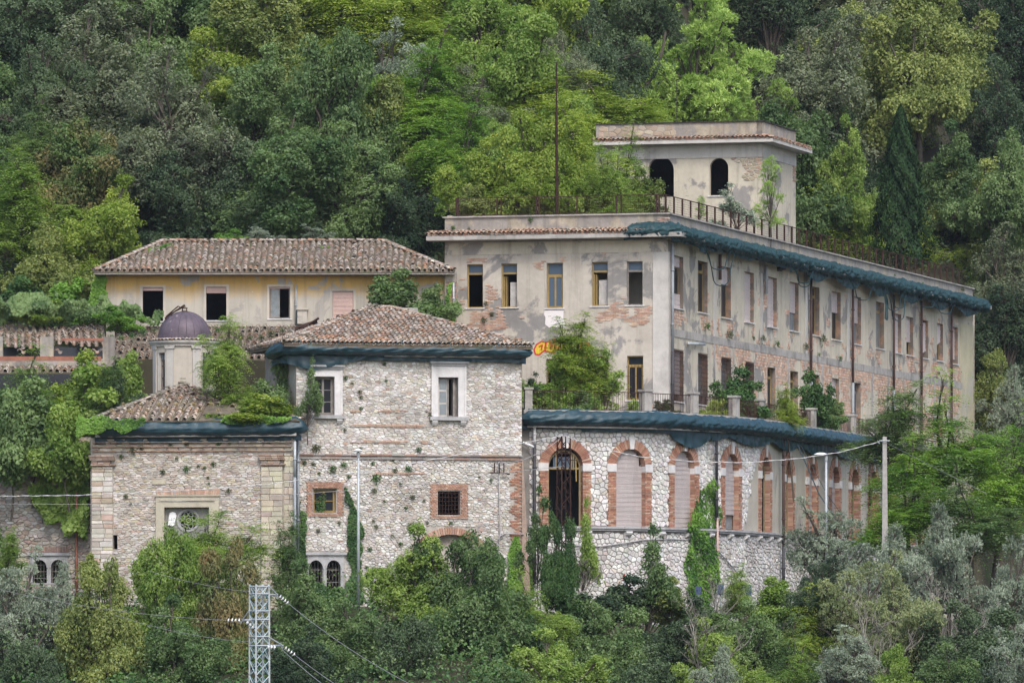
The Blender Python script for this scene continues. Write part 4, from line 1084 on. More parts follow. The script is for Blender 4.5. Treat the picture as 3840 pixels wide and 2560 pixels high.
for i in range(40):
    ua, ub = cA + (cB - cA) * i / 40, cA + (cB - cA) * (i + 1) / 40
    m.hexa([C.P(*q, -.6) for q in rect(ua, ub, zt_ - .25, zr)] + [C.P(*q, .55) for q in rect(ua, ub, zt_ - .25, zr)])
m.build('eave_slab', 'concrete', arc)

# ------------------------------------------------------------------ stone house
house = empty('stone_house', tuple(D.P(5, 4.0)), 'tall rubble stone house with low tiled hip roof and white framed windows', 'building')
RUB = [(3, (.60, .585, .555)), (3, (.54, .515, .475)), (3, (.68, .665, .645)), (2, (.50, .465, .42)), (1.4, (.43, .41, .39)), (.5, (.50, .43, .38)), (.15, (.44, .33, .27)), (.8, (.55, .50, .41))]
def rub(u, z):
    c = pick(RUB); k = 1 + .28 * noise.noise(Vector((u * .45, z * .6, 3))); return tuple(min(.75, x * k) for x in c)
zD1 = D.Z(1500, 1345); DW = [(1176, 1253, 1411, 1555), (1642, 1717, 1414, 1562), (1175, 1260, 1832, 1921), (1642, 1725, 1841, 1930)]
dH = [opening(D, *w_) for w_ in DW]
gx = []
for cx in (1183, 1250):
    u0, u1 = D.U(cx - 26), D.U(cx + 26); gx.append(archpoly(u0, u1, D.Z(cx, 2262), D.Z(cx, 2130), 10, rise=(u1 - u0) / 2 * 1.15))
sg = D.U(1690); segr = []
u0, u1 = D.U(1612), D.U(1782); zs_ = D.Z(1690, 2035)
ztop = D.Z(1690, 2003)
niche = [(u0, 3.9), (u1, 3.9)] + [(sg + (u1 - u0) / 2 * math.cos(math.pi * i / 10), zs_ + (ztop - zs_) * math.sin(math.pi * i / 10)) for i in range(11)]
wall(D, rect(0, D.L, 3.2, zD1 + .35), [rect(*h) for h in dH] + gx + [niche], house, 'mortar', 'wall', .38)
m = MB(); m.add([D.P(*p, -.34) for p in niche], [tuple(range(len(niche)))]); m.build('niche_back', 'mortar', house)
dq = [xy(D.P(0, 0)), xy(D.P(D.L, 0)), xy(D.P(D.L, 0, -6.5)), xy(D.P(0, 0, -6.5))]
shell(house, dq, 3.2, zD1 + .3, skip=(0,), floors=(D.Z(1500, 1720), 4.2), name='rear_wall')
# side walls (outer skin)
def side(parent, fr, u, z0, z1, depth, matn, sgn):
    mb = MB(); o = .012 * sgn
    mb.add([fr.P(u + o, z0, 0), fr.P(u + o, z0, -depth), fr.P(u + o, z1, -depth), fr.P(u + o, z1, 0)], [(0, 1, 2, 3)]); mb.build('side_wall', matn, parent)
side(house, D, D.L, 3.2, zD1 + .3, 6.5, 'mortar', 1); side(house, D, 0, 3.2, zD1 + .3, 6.5, 'mortar', -1)
zc0, zc1 = D.Z(1500, 1722), D.Z(1500, 1704)
def surround(x0, x1, y0, y1):
    return (D.U(x0), D.U(x1), D.Z(x0, y1), D.Z(x0, y0))
SUR = [surround(1155, 1280, 1375, 1574), surround(1619, 1744, 1362, 1576), surround(1152, 1287, 1806, 1936), surround(1616, 1751, 1814, 1944), surround(1148, 1295, 2066, 2300), surround(1600, 1796, 1975, 2400), (-1, 99, zc0, zc1)]
psd = Pieces(house, 'stone', 'stone', 300)
sizeD = lambda u, z, e: e
QU = D.U(1905)
stones(D, rect(0, D.L, zc1, zD1 + .1), .22, .112, rub, psd, blockers=SUR, gap=.008, d0=.008, d1=.038, jit=.5, sizefn=sizeD)
stones(D, rect(0, D.L - .55, 3.9, zc0), .21, .112, rub, psd, blockers=SUR, gap=.010, d0=.008, d1=.05, jit=.5, sizefn=sizeD)
psd.flush()
# thin brick levelling courses and a brick corner pier with a battered base
pbd = Pieces(house, 'brick', 'brick', 300)
def surb(s, o, opts=BRO, **kw):
    bricks(D, rect(s[0], s[1], s[2], s[3]), pbd, bw=.13, bh=.075, gap=.01, w0=0, d=.06, opts=opts, keep=lambda u, z: not (o[0] - .065 < u < o[1] + .065 and o[2] - .035 < z < o[3] + .035), **kw)
PBR = [(3, (.42, .25, .18)), (2, (.38, .22, .16)), (2, (.46, .31, .24))]
surb(SUR[2], dH[2], PBR); surb(SUR[3], dH[3], PBR)
bricks(D, rect(D.L - .5, D.L + .0, 3.9, zc0), pbd, bw=.25, bh=.08, w0=.0, d=.05, opts=BR, keep=lambda u, z: (int(z / .33) % 2 == 0) or u > D.L - .28)
for z_ in (D.Z(1400, 1600), D.Z(1400, 1545), D.Z(1300, 1660), D.Z(1400, 1780)):
    bricks(D, rect(2.6, 6.6, z_, z_ + .15), pbd, bw=.27, bh=.06, d=.07, opts=BRO, keep=lambda u, z: noise.noise(Vector((u * .9, z * 3, z_))) > .0)
# segmental brick arch
ca = D.Z(1690, 2150); ra = ztop - ca
for k in range(30):
    t0 = math.radians(48) * (k / 29 * 2 - 1); t1 = t0 + math.radians(2.9)
    q = [(sg + r * math.sin(t) * 1.0, ca + r * math.cos(t)) for r, t in ((ra, t0), (ra, t1), (ra + .34, t1), (ra + .34, t0))]
    vs = [D.P(*p, -.02) for p in q] + [D.P(*p, .085 + R.uniform(-.01, .01)) for p in q]
    pbd.add(vs, [(4, 5, 6, 7), (0, 1, 5, 4), (1, 2, 6, 5), (2, 3, 7, 6), (3, 0, 4, 7)], pick(PBR), 30)
pbd.flush()
m = MB(); 
for a, b, w_ in ((zc0, zc0 + .07, .10), (zc0 + .073, zc1 - .06, .06), (zc1 - .058, zc1 + .015, .15)):
    u = 0
    while u < D.L:
        l = R.uniform(.3, .9); m.fbox(D, u, min(D.L, u + l) - .01, a, b, -.02, w_ + R.uniform(-.012, .012), pick([(2, (.36, .24, .19)), (2, (.36, .33, .31)), (1, (.28, .25, .24))])); u += l
m.build('string_course', 'brick', house)
m = MB(); u1 = D.L
m.hexa([D.P(u1 - .02, 3.2, -.5), D.P(u1 + .48, 3.2, -.5), D.P(u1 + .05, zc0, -.5), D.P(u1 - .02, zc0, -.5), D.P(u1 - .02, 3.2, .10), D.P(u1 + .48, 3.2, .10), D.P(u1 + .05, zc0, .07), D.P(u1 - .02, zc0, .07)], (.36, .27, .22)); m.build('battered_buttress', 'brick', house)
# marble window surrounds
for i in (0, 1):
    s, h = SUR[i], dH[i]; f = MB(); p_ = .10
    f.fbox(D, s[0], h[0], h[2], s[3], -.05, p_); f.fbox(D, h[1], s[1], h[2], s[3], -.05, p_); f.fbox(D, h[0], h[1], h[3], s[3], -.05, p_)
    f.fbox(D, s[0] - .04, s[0] + .05, h[2] + .05, s[3] - .02, p_, p_ + .025); f.fbox(D, s[1] - .05, s[1] + .04, h[2] + .05, s[3] - .02, p_, p_ + .025)
    o = f.build('window_surround', 'marble', house)
    c = MB(); c.fbox(D, s[0] - .12, s[1] + .12, s[3] + .002, s[3] + .09, -.05, .26); c.fbox(D, s[0] - .06, s[1] + .06, s[3] - .1, s[3], p_ + .002, .18); c.build('cornice', 'marble_grey', o)
    c = MB(); c.fbox(D, s[0] - .12, s[1] + .12, h[2] - .17, h[2] - .002, -.3, .24); c.build('sill', 'marble_grey', o)
    for uu in (s[0] + .12, s[1] - .12):
        c = MB(); pr = [(0, -.17), (.2, -.17), (.21, -.25), (.14, -.36), (.09, -.42), (0, -.46)]; k = len(pr)
        c.add([D.P(uu - .13, h[2] + z, w_) for w_, z in pr] + [D.P(uu + .13, h[2] + z, w_) for w_, z in pr], [tuple(range(k)), tuple(range(2 * k - 1, k - 1, -1))] + [(a, (a + 1) % k, k + (a + 1) % k, k + a) for a in range(k)]); c.build('console', 'marble', o)
casement(D, house, *dH[0], -.22, m='grey_wood', bars=2, t=.07)
h = dH[1]; casement(D, house, h[0], h[1], h[2], h[3], -.25, m='grey_wood', bars=2, t=.07, open_=(0, 1))
m = MB(); m.fbox(D, h[0] + .07, h[0] + .52, h[2] + .02, h[3] - .07, -.22, -.19); o = m.build('shutter_leaf', 'timber_white', house)
for q in range(3):
    g = MB(); z0 = h[2] + .1 + q * .6; g.fbox(D, h[0] + .13, h[0] + .46, z0, z0 + .5, -.186, -.18); g.build('pane', 'glass_milk', o)
m = MB(); m.fbox(D, h[1] - .2, h[1] - .1, h[2] + .02, h[3] - .05, -.6, -.15); m.fbox(D, h[0] + .5, h[0] + .56, h[2] + .02, h[3] - .07, -.24, -.12); m.build('open_leaf', 'grey_wood', house)
casement(D, house, *dH[2], -.22, m='ochre_wood', bars=1, t=.06)
h = dH[3]; m = MB()
for q in range(7): u = h[0] + (h[1] - h[0]) * (q + .5) / 7; m.fbox(D, u - .010, u + .010, h[2], h[3], -.05, -.03)
for q in range(6): z = h[2] + (h[3] - h[2]) * (q + .5) / 6; m.fbox(D, h[0], h[1], z - .010, z + .010, -.03, -.012)
m.build('iron_grille', 'rust', house)
# twin gothic window frames
def gothic(fr, parent, polys, s, matn='marble_grey'):
    m = MB()
    ring = [[(s[0], s[2]), (s[1], s[2]), (s[1], s[3]), (s[0], s[3])]] + polys; pts = [p for r in ring for p in r]
    tri = tessellate_polygon([[Vector((p[0], p[1], 0)) for p in r] for r in ring]); m.add([fr.P(u, z, .07) for u, z in pts], tri)
    for pl in polys:
        n = len(pl)
        for i in range(n):
            a, b = pl[i], pl[(i + 1) % n]; m.add([fr.P(*a, .07), fr.P(*b, .07), fr.P(*b, -.2), fr.P(*a, -.2)], [(0, 1, 2, 3)])
    r_ = [(s[0], s[2]), (s[1], s[2]), (s[1], s[3]), (s[0], s[3])]
    for i in range(4): a, b = r_[i], r_[(i + 1) % 4]; m.add([fr.P(*a, .07), fr.P(*b, .07), fr.P(*b, -.02), fr.P(*a, -.02)], [(0, 1, 2, 3)])
    o = m.build('gothic_window', matn, parent)
    c = MB(); c.fbox(fr, s[0] - .1, s[1] + .1, s[3] + .002, s[3] + .13, -.02, .16); c.build('hood', matn, o)
    for pl in polys:
        c = MB(); n = len(pl); cu = sum(p[0] for p in pl[:2]) / 2; r0 = (pl[1][0] - pl[0][0]) / 2
        zs = pl[2][1]
        for i in range(2, n - 1):
            a, b = pl[i], pl[i + 1]; f_ = 1.16
            e = lambda p: (cu + (p[0] - cu) * f_, zs + (p[1] - zs) * f_)
            q = [a, e(a), e(b), b]; c.hexa([fr.P(*p, .05) for p in q] + [fr.P(*p, .11) for p in q])
        c.build('arch_moulding', matn, o)
        z0, z1 = pl[0][1], pl[2][1] + r0
        g = MB()
        for k in range(3):
            zz = z0 + (z1 - z0) * (k + .7) / 3.4; g.fbox(fr, pl[0][0], pl[1][0], zz, zz + .025, -.14, -.12)
        for k in range(-6, 10):           # leaded lozenges
            for sg_ in (-1, 1):
                pts_ = []
                for q in range(14):
                    zz = z0 + (z1 - z0) * q / 13; uu = cu + k * .16 + sg_ * .04 * math.sin(q * 1.6)
                    rr = r0 - .01 if zz < zs else math.sqrt(max(0, 1 - ((zz - zs) / (r0 * 1.15)) ** 2)) * r0
                    if abs(uu - cu) < rr: pts_.append(fr.P(uu, zz, -.13))
                if len(pts_) > 2: g.tube(pts_, .009, 3, cap=False)
        g.build('leading', 'grey_wood', o)
    return o
gothic(D, house, gx, (D.U(1152), D.U(1290), D.Z(1200, 2262), D.Z(1200, 2080)))
m = MB(); m.fbox(D, (D.U(1216)) - .05, D.U(1216) + .05, D.Z(1200, 2262), D.Z(1200, 2132), -.1, .12); m.build('colonnette', 'marble_grey', house)
# roof
zEa = D.Z(1500, 1294); ov = .75; Rz = at(0, 1158, 359).z
e = [D.P(-.75, zEa, ov), D.P(D.L + .35, zEa, ov), D.P(D.L + .35, zEa, -7.2), D.P(-.75, zEa, -7.2)]
r1 = at(1392, 1160, 358.6); r2 = at(1462, 1160, 358.6); r1.z = r2.z = Rz
def hip(parent, a, b, tops, pieces, **kw):
    """roof face: eave a->b and the top points, tiles laid up the slope"""
    U = (b - a).normalized(); t = tops[0] - a; V = (t - U * t.dot(U)).normalized()
    poly = [((p - a).dot(U), (p - a).dot(V)) for p in [a, b] + tops]
    tile_slope(parent, a, U, V, poly, pieces, **kw)
pth = Pieces(house, 'tile', 'tile', 300)
hip(house, e[0], e[1], [r2, r1], pth, opts=TILEC + [(2, (.46, .30, .21)), (1.5, (.56, .47, .40))])
hip(house, e[1], e[2], [r2], pth); hip(house, e[3], e[0], [r1], pth); hip(house, e[2], e[3], [r1, r2], pth)
def ridge(parent, a, b, pieces, opts=TILEC, step=.34, lift=.07):
    d = b - a; n = max(2, int(d.length / step)); Yv = d.normalized(); X = Yv.cross(Vector((0, 0, 1))).normalized(); Zv = X.cross(Yv)
    for i in range(n):
        p = a + d * i / n + Zv * (lift + R.uniform(-.015, .02)); s = 1.15
        M4 = Matrix(((X.x * s, Yv.x, Zv.x * s, p.x), (X.y * s, Yv.y, Zv.y * s, p.y), (X.z * s, Yv.z, Zv.z * s, p.z), (0, 0, 0, 1))); pieces.inst(TILE, M4, tuple(c * .85 for c in pick(opts)), 900)
for a, b in ((e[0], r1), (e[1], r2), (r1, r2)): ridge(house, a, b, pth)
pth.flush()
slab(house, [xy(x) for x in e], zEa - .16, zEa - .1, 'roof_bed', 'eave_board')
m = MB(); q0, q1 = at(1471, 1155, 362), at(1567, 1192, 362); m.box((q0.x, 361.6, q1.z - .6), (q1.x, 362.4, q0.z)); m.build('chimney_block', 'concrete', house)
pipe(house, [D.P(.06, D.Z(1110, 1620), .2), D.P(.06, D.Z(1110, 2060), .2)], .06, 'pipe_grey')
pipe(house, [D.P(D.U(1868), D.Z(1868, 1730), .13), D.P(D.U(1872), D.Z(1868, 2010), .13), D.P(D.U(1862), D.Z(1868, 2080), .13)], .03, 'cable_grey', 'conduit')
m = MB(); m.tube([D.P(D.U(x), D.Z(x, y), .14) for x, y in ((1815, 2030), (1830, 2022), (1862, 2026), (1872, 2010), (1890, 2000), (1962, 2002))], .03, 5); m.build('conduit', 'cable_grey', house)
m = MB(); m.fbox(D, D.U(1834), D.U(1850), D.Z(1840, 2052), D.Z(1840, 2035), .1, .2); m.build('junction_box', 'concrete', house)
m = MB(); m.tube([D.P(D.U(1832), D.Z(1832, 1771), .2), D.P(D.U(1908), D.Z(1908, 1776), .2)], .03, 5)
for x in (1850, 1868, 1885): m.tube([D.P(D.U(x), D.Z(x, 1735), .22), D.P(D.U(x), D.Z(x, 1773), .22)], .03, 5)
m.build('cable_bracket', 'rust', house)

# ------------------------------------------------------------------ church front
church = empty('church', tuple(E.P(5, 4)), 'low rubble stone church front with brick cornice, stone framed rose window and broken tiled roof', 'church')
zE1 = E.Z(700, 1640)
win_o = (E.U(617), E.U(785), E.Z(700, 2130), E.Z(700, 1901)); slit = opening(E, 424, 440, 2005, 2058)
wall(E, rect(0, E.L, 3.2, zE1), [rect(*win_o), rect(*slit)], church, 'mortar', 'wall', .36)
shell(church, [xy(E.P(0, 0)), xy(E.P(E.L, 0)), xy(E.P(E.L, 0, -7)), xy(E.P(0, 0, -7))], 3.2, zE1, skip=(0,), name='rear_wall')
side(church, E, 0, 3.2, zE1, 7, 'mortar', -1)
SE = [(E.U(340), E.U(345), 3, 30), (E.U(340), E.U(424), 3, E.Z(400, 1745)), (E.U(980), E.L + 1, 3, E.Z(1000, 1745)), (E.U(585), E.U(822), 3, E.Z(700, 1838)), (-1, 99, E.Z(700, 1692), 99),
      (E.U(340), E.U(436), E.Z(400, 1750), 99), (E.U(970), 99, E.Z(1000, 1748), 99), slit, (E.U(570), E.U(622), E.Z(600, 1816), E.Z(600, 1796))]
RUBE = [(3, (.53, .485, .43)), (2.4, (.48, .42, .37)), (3, (.61, .58, .54)), (1.1, (.46, .35, .29)), (1.2, (.41, .37, .33)), (1.2, (.50, .44, .32))]
pse = Pieces(church, 'stone', 'stone', 300)
stones(E, rect(0, E.L, 3.9, E.Z(700, 1692)), .27, .10, lambda u, z: pick(RUBE), pse, blockers=SE, gap=.008, d0=.008, d1=.045, jit=.5, rows=True)
# pilasters of squared blocks
def quoins(u0, u1, z0, z1, w1, hs=(.22, .34), opts=((3, (.52, .48, .38)), (2, (.50, .45, .37)), (1, (.42, .36, .31)), (1, (.56, .51, .38)))):
    z = z0; k = 0
    while z < z1:
        h = min(R.uniform(*hs), z1 - z); cut = R.uniform(.35, .65)
        for a, b in ((u0, u0 + (u1 - u0) * cut), (u0 + (u1 - u0) * cut, u1)):
            if b - a < .05: continue
            d = w1 + R.uniform(-.012, .012); vs = []
            for w_, g in ((-.02, .004), (d - .02, .006), (d, .022)): vs += [E.P(p, q, w_) for p, q in rect(a + g, b - g, z + g, z + h - g)]
            pse.add(vs, [(8, 9, 10, 11)] + [(o + i, o + (i + 1) % 4, o + 4 + (i + 1) % 4, o + 4 + i) for o in (0, 4) for i in range(4)], pick(opts), .5)
        z += h; k += 1
quoins(E.U(345), E.U(424), 3.9, E.Z(400, 1749), .14, (.14, .30), RUBE + [(3, (.55, .52, .46))]); quoins(E.U(980), E.U(1060), 3.9, E.Z(1000, 1749), .14)
quoins(E.U(1065), E.L - .03, 3.9, E.Z(1000, 1700), .05)
stones(E, rect(E.U(345), E.L - .1, E.Z(700, 1690), zE1 - .05), .55, .16, lambda u, z: pick([(3, (.52, .47, .37)), (2, (.45, .38, .31)), (1, (.55, .52, .46))]), pse, gap=.01, d0=.03, d1=.07, jit=.3, rows=True)
pse.flush()
pbe = Pieces(church, 'brick', 'brick', 200)
for ya, w_ in ((1692, .13), (1676, .17), (1660, .21)):
    z = E.Z(700, ya); bricks(E, rect(E.U(348), E.U(1096), z, z + .05), pbe, bw=.28, bh=.05, d=w_, opts=BRO)
for x0, x1 in ((334, 434), (970, 1072)):
    for k in range(6):
        z = E.Z(400, 1746) + k * .085; g = abs(k - 1.5) * .03 if k < 3 else k * .028; bricks(E, rect(E.U(x0 + 12) - g, E.U(x1 - 12) + g, z, z + .08), pbe, bw=.3, bh=.08, d=.17 + g, opts=[(2, (.40, .29, .23)), (2, (.44, .36, .30)), (1, (.34, .24, .19))])
z = E.Z(700, 1858)
for k in range(30):
    u = E.U(590) + (E.U(820) - E.U(590)) * k / 30; c = (k - 15) / 15; zz = z + .06 * (1 - c * c); q = [(u, zz), (u + .085, zz), (u + .085 + c * .05, zz + .25), (u + c * .05, zz + .25)]
    pbe.add([E.P(*p, -.02) for p in q] + [E.P(*p, .05) for p in q], [(4, 5, 6, 7), (0, 1, 5, 4), (1, 2, 6, 5), (2, 3, 7, 6), (3, 0, 4, 7)], pick(BRO), 5)
pbe.flush()
m = MB(); s0, s1, zt1 = E.U(585), E.U(822), E.Z(700, 1860)
m.fbox(E, s0, win_o[0], 3.9, zt1, -.05, .10); m.fbox(E, win_o[1], s1, 3.9, zt1, -.05, .10); m.fbox(E, win_o[0], win_o[1], win_o[3], zt1, -.05, .10)
m.fbox(E, s0 + .2, s1 - .2, zt1 - .22, zt1 - .12, .10, .15); m.fbox(E, s0 - .03, s1 + .03, zt1 + .002, zt1 + .06, -.05, .16); m.build('stone_frame', 'cut_stone', church)
# rose window panel
rc = (E.U(703), E.Z(703, 1950)); rr = .48
ring = [(rc[0] + rr * math.cos(t * math.pi / 12), rc[1] + rr * math.sin(t * math.pi / 12)) for t in range(24)]
outer = rect(*win_o); pts = outer + ring; tri = tessellate_polygon([[Vector((*p, 0)) for p in outer], [Vector((*p, 0)) for p in ring]])
m = MB(); m.add([E.P(u, z, -.22) for u, z in pts], tri); 
for i in range(24): a, b = ring[i], ring[(i + 1) % 24]; m.add([E.P(*a, -.22), E.P(*b, -.22), E.P(*b, -.4), E.P(*a, -.4)], [(0, 1, 2, 3)])
m.build('window_panel', 'grey_panel', church)
m = MB()
for i in range(24):
    a, b = ring[i], ring[(i + 1) % 24]; e1 = lambda p, f: (rc[0] + (p[0] - rc[0]) * f, rc[1] + (p[1] - rc[1]) * f)
    for f0, f1, w_ in ((1.0, 1.14, -.17), (.90, .995, -.22)):
        q = [e1(a, f0), e1(b, f0), e1(b, f1), e1(a, f1)]; m.hexa([E.P(*p, -.3) for p in q] + [E.P(*p, w_) for p in q])
for k in range(8):                     # petals
    t = k * math.pi / 4 + math.pi / 8; c_ = (rc[0] + .30 * math.cos(t), rc[1] + .30 * math.sin(t))
    m.tube([E.P(c_[0] + .105 * math.cos(q), c_[1] + .105 * math.sin(q), -.25) for q in [j * math.pi / 6 for j in range(13)]], .022, 4, cap=False)
m.tube([E.P(rc[0] + .10 * math.cos(q), rc[1] + .10 * math.sin(q), -.25) for q in [j * math.pi / 6 for j in range(13)]], .03, 4, cap=False)
m.build('rose_tracery', 'marble_grey', church)
m = MB(); vs = E.poly([(628, 1968), (650, 1972), (660, 1932), (655, 1921), (645, 1918), (635, 1922), (632, 1934)]); n = len(vs)
m.add([E.P(*p, -.12) for p in vs] + [E.P(*p, -.22) for p in vs], [tuple(range(n))] + [(i, (i + 1) % n, n + (i + 1) % n, n + i) for i in range(n)]); m.build('marble_plaque', 'white_lamp', church)
m = MB(); s_ = E.U(572), E.U(621), E.Z(600, 1815), E.Z(600, 1797); m.fbox(E, *s_, -.02, .07); m.build('inscribed_block', 'cut_stone', church)
pipe(church, [E.P(E.L + .02, E.Z(1108, 1655), .3), E.P(E.L + .02, E.Z(1108, 1790), .3)], .065, 'galvanised'); pipe(church, [E.P(E.L + .02, E.Z(1108, 1790), .3), E.P(E.L + .02, E.Z(1108, 2100), .3)], .065, 'pipe_grey')
# church roof
ez = E.Z(700, 1577); ap = at(690, 1446, 357.0)
e0, e1_ = E.P(.15, ez, .55), E.P(E.L + .3, ez, .55); e2, e3 = E.P(E.L + .3, ez, -11), E.P(.15, ez, -11)
ptc = Pieces(church, 'tile', 'tile', 300)
hip(church, e0, e1_, [ap], ptc, su=.40, sv=.30, mess=.035, keep=lambda u, v: u < 5.0 or (v > .5 and R.random() < .25), opts=TILEC)
hip(church, e3, e0, [ap], ptc, su=.35)
hip(church, e1_, e2, [ap], ptc, su=.5); ridge(church, e0, ap, ptc, opts=[(1, (.32, .29, .25)), (1, (.25, .23, .2))])
ptc.flush()
m = MB()                               # collapsed tiles and slabs right of the apex
for k in range(150):
    t = R.random(); a = ap.lerp(e1_, R.uniform(.02, .42)); b = Vector((a.x - R.uniform(0, 1.2), a.y, a.z)); b.z = a.z - R.uniform(0, .5) * 1; b.y -= .3
    L_, W_ = R.uniform(.15, .5), R.uniform(.08, .2); rot = Matrix.Rotation(R.uniform(-.6, .9), 3, 'Y') @ Matrix.Rotation(R.uniform(-.4, .4), 3, 'X') @ Matrix.Rotation(R.uniform(-.6, .6), 3, 'Z')
    pts = [b + rot @ Vector(p) for p in ((-L_ / 2, -W_ / 2, 0), (L_ / 2, -W_ / 2, 0), (L_ / 2, W_ / 2, 0), (-L_ / 2, W_ / 2, 0))]; m.hexa(pts + [p + rot @ Vector((0, 0, .035)) for p in pts], pick([(2, (.34, .27, .23)), (2, (.40, .30, .25)), (1, (.25, .22, .19))]))
m.build('fallen_tiles', 'tile', church, kind='stuff')
m = MB()
for k in range(9): p = ap + Vector((R.uniform(-.15, .15), R.uniform(-.2, 0), R.uniform(-.1, .1) + k * .03)); m.box((p.x - .14, p.y - .14, p.z), (p.x + .14, p.y + .14, p.z + .07), (.4, .37, .32))
m.build('apex_cap', 'tile', church)

# ------------------------------------------------------------------ lantern with dome
lan = empty('domed_lantern', tuple(at(692, 1480, 361)), 'round cream lantern turret with pilasters under a purple grey metal dome', 'turret')
LC = at(692, 1460, 361); rad = 119 / F * 361; zl = lambda y: (HZ - y) / F * 361
def cyl(parent, prof, name, matn, n=64, smooth_=True, skip=None, center=LC, a0=0, a1=2 * math.pi):
    mb = MB(); V = []
    for r, z in prof:
        for i in range(n): t = a0 + (a1 - a0) * i / n; V.append((center.x + r * math.sin(t), center.y - r * math.cos(t), z))
    Fc = []
    for j in range(len(prof) - 1):
        for i in range(n):
            if skip and skip(2 * math.pi * (i + .5) / n, (prof[j][1] + prof[j + 1][1]) / 2): continue
            Fc.append((j * n + i, j * n + (i + 1) % n, (j + 1) * n + (i + 1) % n, (j + 1) * n + i))
    mb.add(V, Fc); return mb.build(name, matn, parent, smooth=smooth_)
WA = (-.765, .80)                       # window angles
def lw(t, z):
    t = (t + math.pi) % (2 * math.pi) - math.pi
    return any(abs(t - a) < .17 for a in WA) and zl(1468) < z < zl(1326)
zz = [zl(1500), zl(1468), zl(1326), zl(1300)]
cyl(lan, [(rad, z) for z in zz], 'drum', 'cream_plaster', skip=lw, n=72)
cyl(lan, [(rad - .3, z) for z in zz], 'inner_drum', 'dark_inside', skip=lambda t, z: False)
for a in WA:
    m = MB()
    for s_ in (-1, 1):
        t = a + s_ * .174; t2 = t - s_ * .02
        p = lambda tt, r, z: (LC.x + r * math.sin(tt), LC.y - r * math.cos(tt), z)
        m.hexa([p(t, rad - .28, zl(1468)), p(t2, rad - .28, zl(1468)), p(t2, rad - .28, zl(1326)), p(t, rad - .28, zl(1326)), p(t, rad + .02, zl(1468)), p(t2, rad + .02, zl(1468)), p(t2, rad + .02, zl(1326)), p(t, rad + .02, zl(1326))])
    m.build('window_jamb', 'pale_pilaster', lan)
    m = MB()
    for k in range(4):
        t = a - .15 + .1 * k; m.tube([p(t, rad - .2, zl(1466)), p(t, rad - .2, zl(1328))], .022, 4)
    for z in (1466, 1420, 1375, 1328): m.tube([p(a - .15, rad - .2, zl(z)), p(a + .15, rad - .2, zl(z))], .022, 4)
    o = m.build('window', 'pipe_rust', lan)
    m = MB(); m.add([p(a - .15, rad - .19, zl(1352)), p(a + .15, rad - .19, zl(1352)), p(a + .15, rad - .19, zl(1328)), p(a - .15, rad - .19, zl(1328))], [(0, 1, 2, 3)]); m.build('pane', 'glass_milk', o)
for k in range(8):                      # pilasters in pairs about the windows
    t = (-.42, .41, -1.13, 1.17, 2.0, 2.8, -2.0, -2.8)[k]
    mb = MB(); q = []
    for r in (rad - .02, rad + .06):
        q += [p(t - .115, r, zl(1500)), p(t + .115, r, zl(1500)), p(t + .115, r, zl(1302)), p(t - .115, r, zl(1302))]
    mb.hexa(q); mb.build('pilaster', 'pale_pilaster', lan)
    mb = MB(); q = []
    for r in (rad - .02, rad + .11): q += [p(t - .15, r, zl(1312)), p(t + .15, r, zl(1312)), p(t + .17, r, zl(1299)), p(t - .17, r, zl(1299))]
    mb.hexa(q); mb.build('capital', 'pale_pilaster', lan)
cyl(lan, [(rad, zl(1303)), (rad + .10, zl(1301)), (rad + .10, zl(1297)), (rad + .16, zl(1292)), (rad + .20, zl(1287)), (rad + .20, zl(1281)), (rad - .1, zl(1279))], 'cornice', 'pale_pilaster', smooth_=False)
ptl = Pieces(lan, 'tile', 'tile', 80)
for k in range(52):
    t = 2 * math.pi * k / 52; o_p = Vector(p(t, rad + .24, zl(1281))); V_ = Vector((-math.sin(t), math.cos(t), .22)).normalized(); U_ = Vector((math.cos(t), math.sin(t), 0)); N_ = U_.cross(V_)
    M4 = Matrix(((U_.x * .95, V_.x, N_.x * .8, o_p.x), (U_.y * .95, V_.y, N_.y * .8, o_p.y), (U_.z * .95, V_.z, N_.z * .8, o_p.z), (0, 0, 0, 1))); ptl.inst(TILE, M4, pick(TILEC), 5 + math.cos(t))
ptl.flush()
dr = 99 / F * 361; dh = zl(1168) - zl(1272)
prof = [(dr, zl(1275))] + [(dr * math.cos(a) ** .92 if a < 1.5 else .12, zl(1272) + dh * math.sin(a)) for a in [i * math.pi / 2 / 14 for i in range(15)]]
cyl(lan, prof, 'dome', 'dome_lead', n=48)
for k in range(20):
    t = 2 * math.pi * (k + .4) / 20; m = MB(); m.tube([p(t, r + .008, z) for r, z in prof[1:-1]], .014, 4, cap=False); m.build('dome_seam', 'dome_lead', lan)
m = MB(); m.box((LC.x - .14, LC.y - .14, zl(1170)), (LC.x + .14, LC.y + .14, zl(1165))); m.box((LC.x - .12, LC.y - .12, zl(1165)), (LC.x - .08, LC.y + .12, zl(1156))); m.box((LC.x + .08, LC.y - .12, zl(1165)), (LC.x + .12, LC.y + .12, zl(1156))); m.box((LC.x - .14, LC.y - .14, zl(1157)), (LC.x + .14, LC.y + .14, zl(1154))); m.build('finial', 'rust', lan)
t_ = empty('broken_iron_cross', tuple(at(655, 1170, 360.6)), 'bent rusty iron frame toppled against the top of the dome', 'iron frame')
m = MB(); q = lambda x, y: at(x, y, 360.5)
for a, b, r in (((618, 1193), (692, 1143), .035), ((622, 1187), (668, 1148), .03), ((668, 1148), (676, 1152), .025), ((692, 1143), (694, 1152), .03), ((640, 1176), (690, 1150), .03), ((618, 1193), (624, 1196), .03), ((636, 1172), (646, 1182), .03)): m.tube([q(*a), q(*b)], r, 4)
m.build('bars', 'rust', t_)

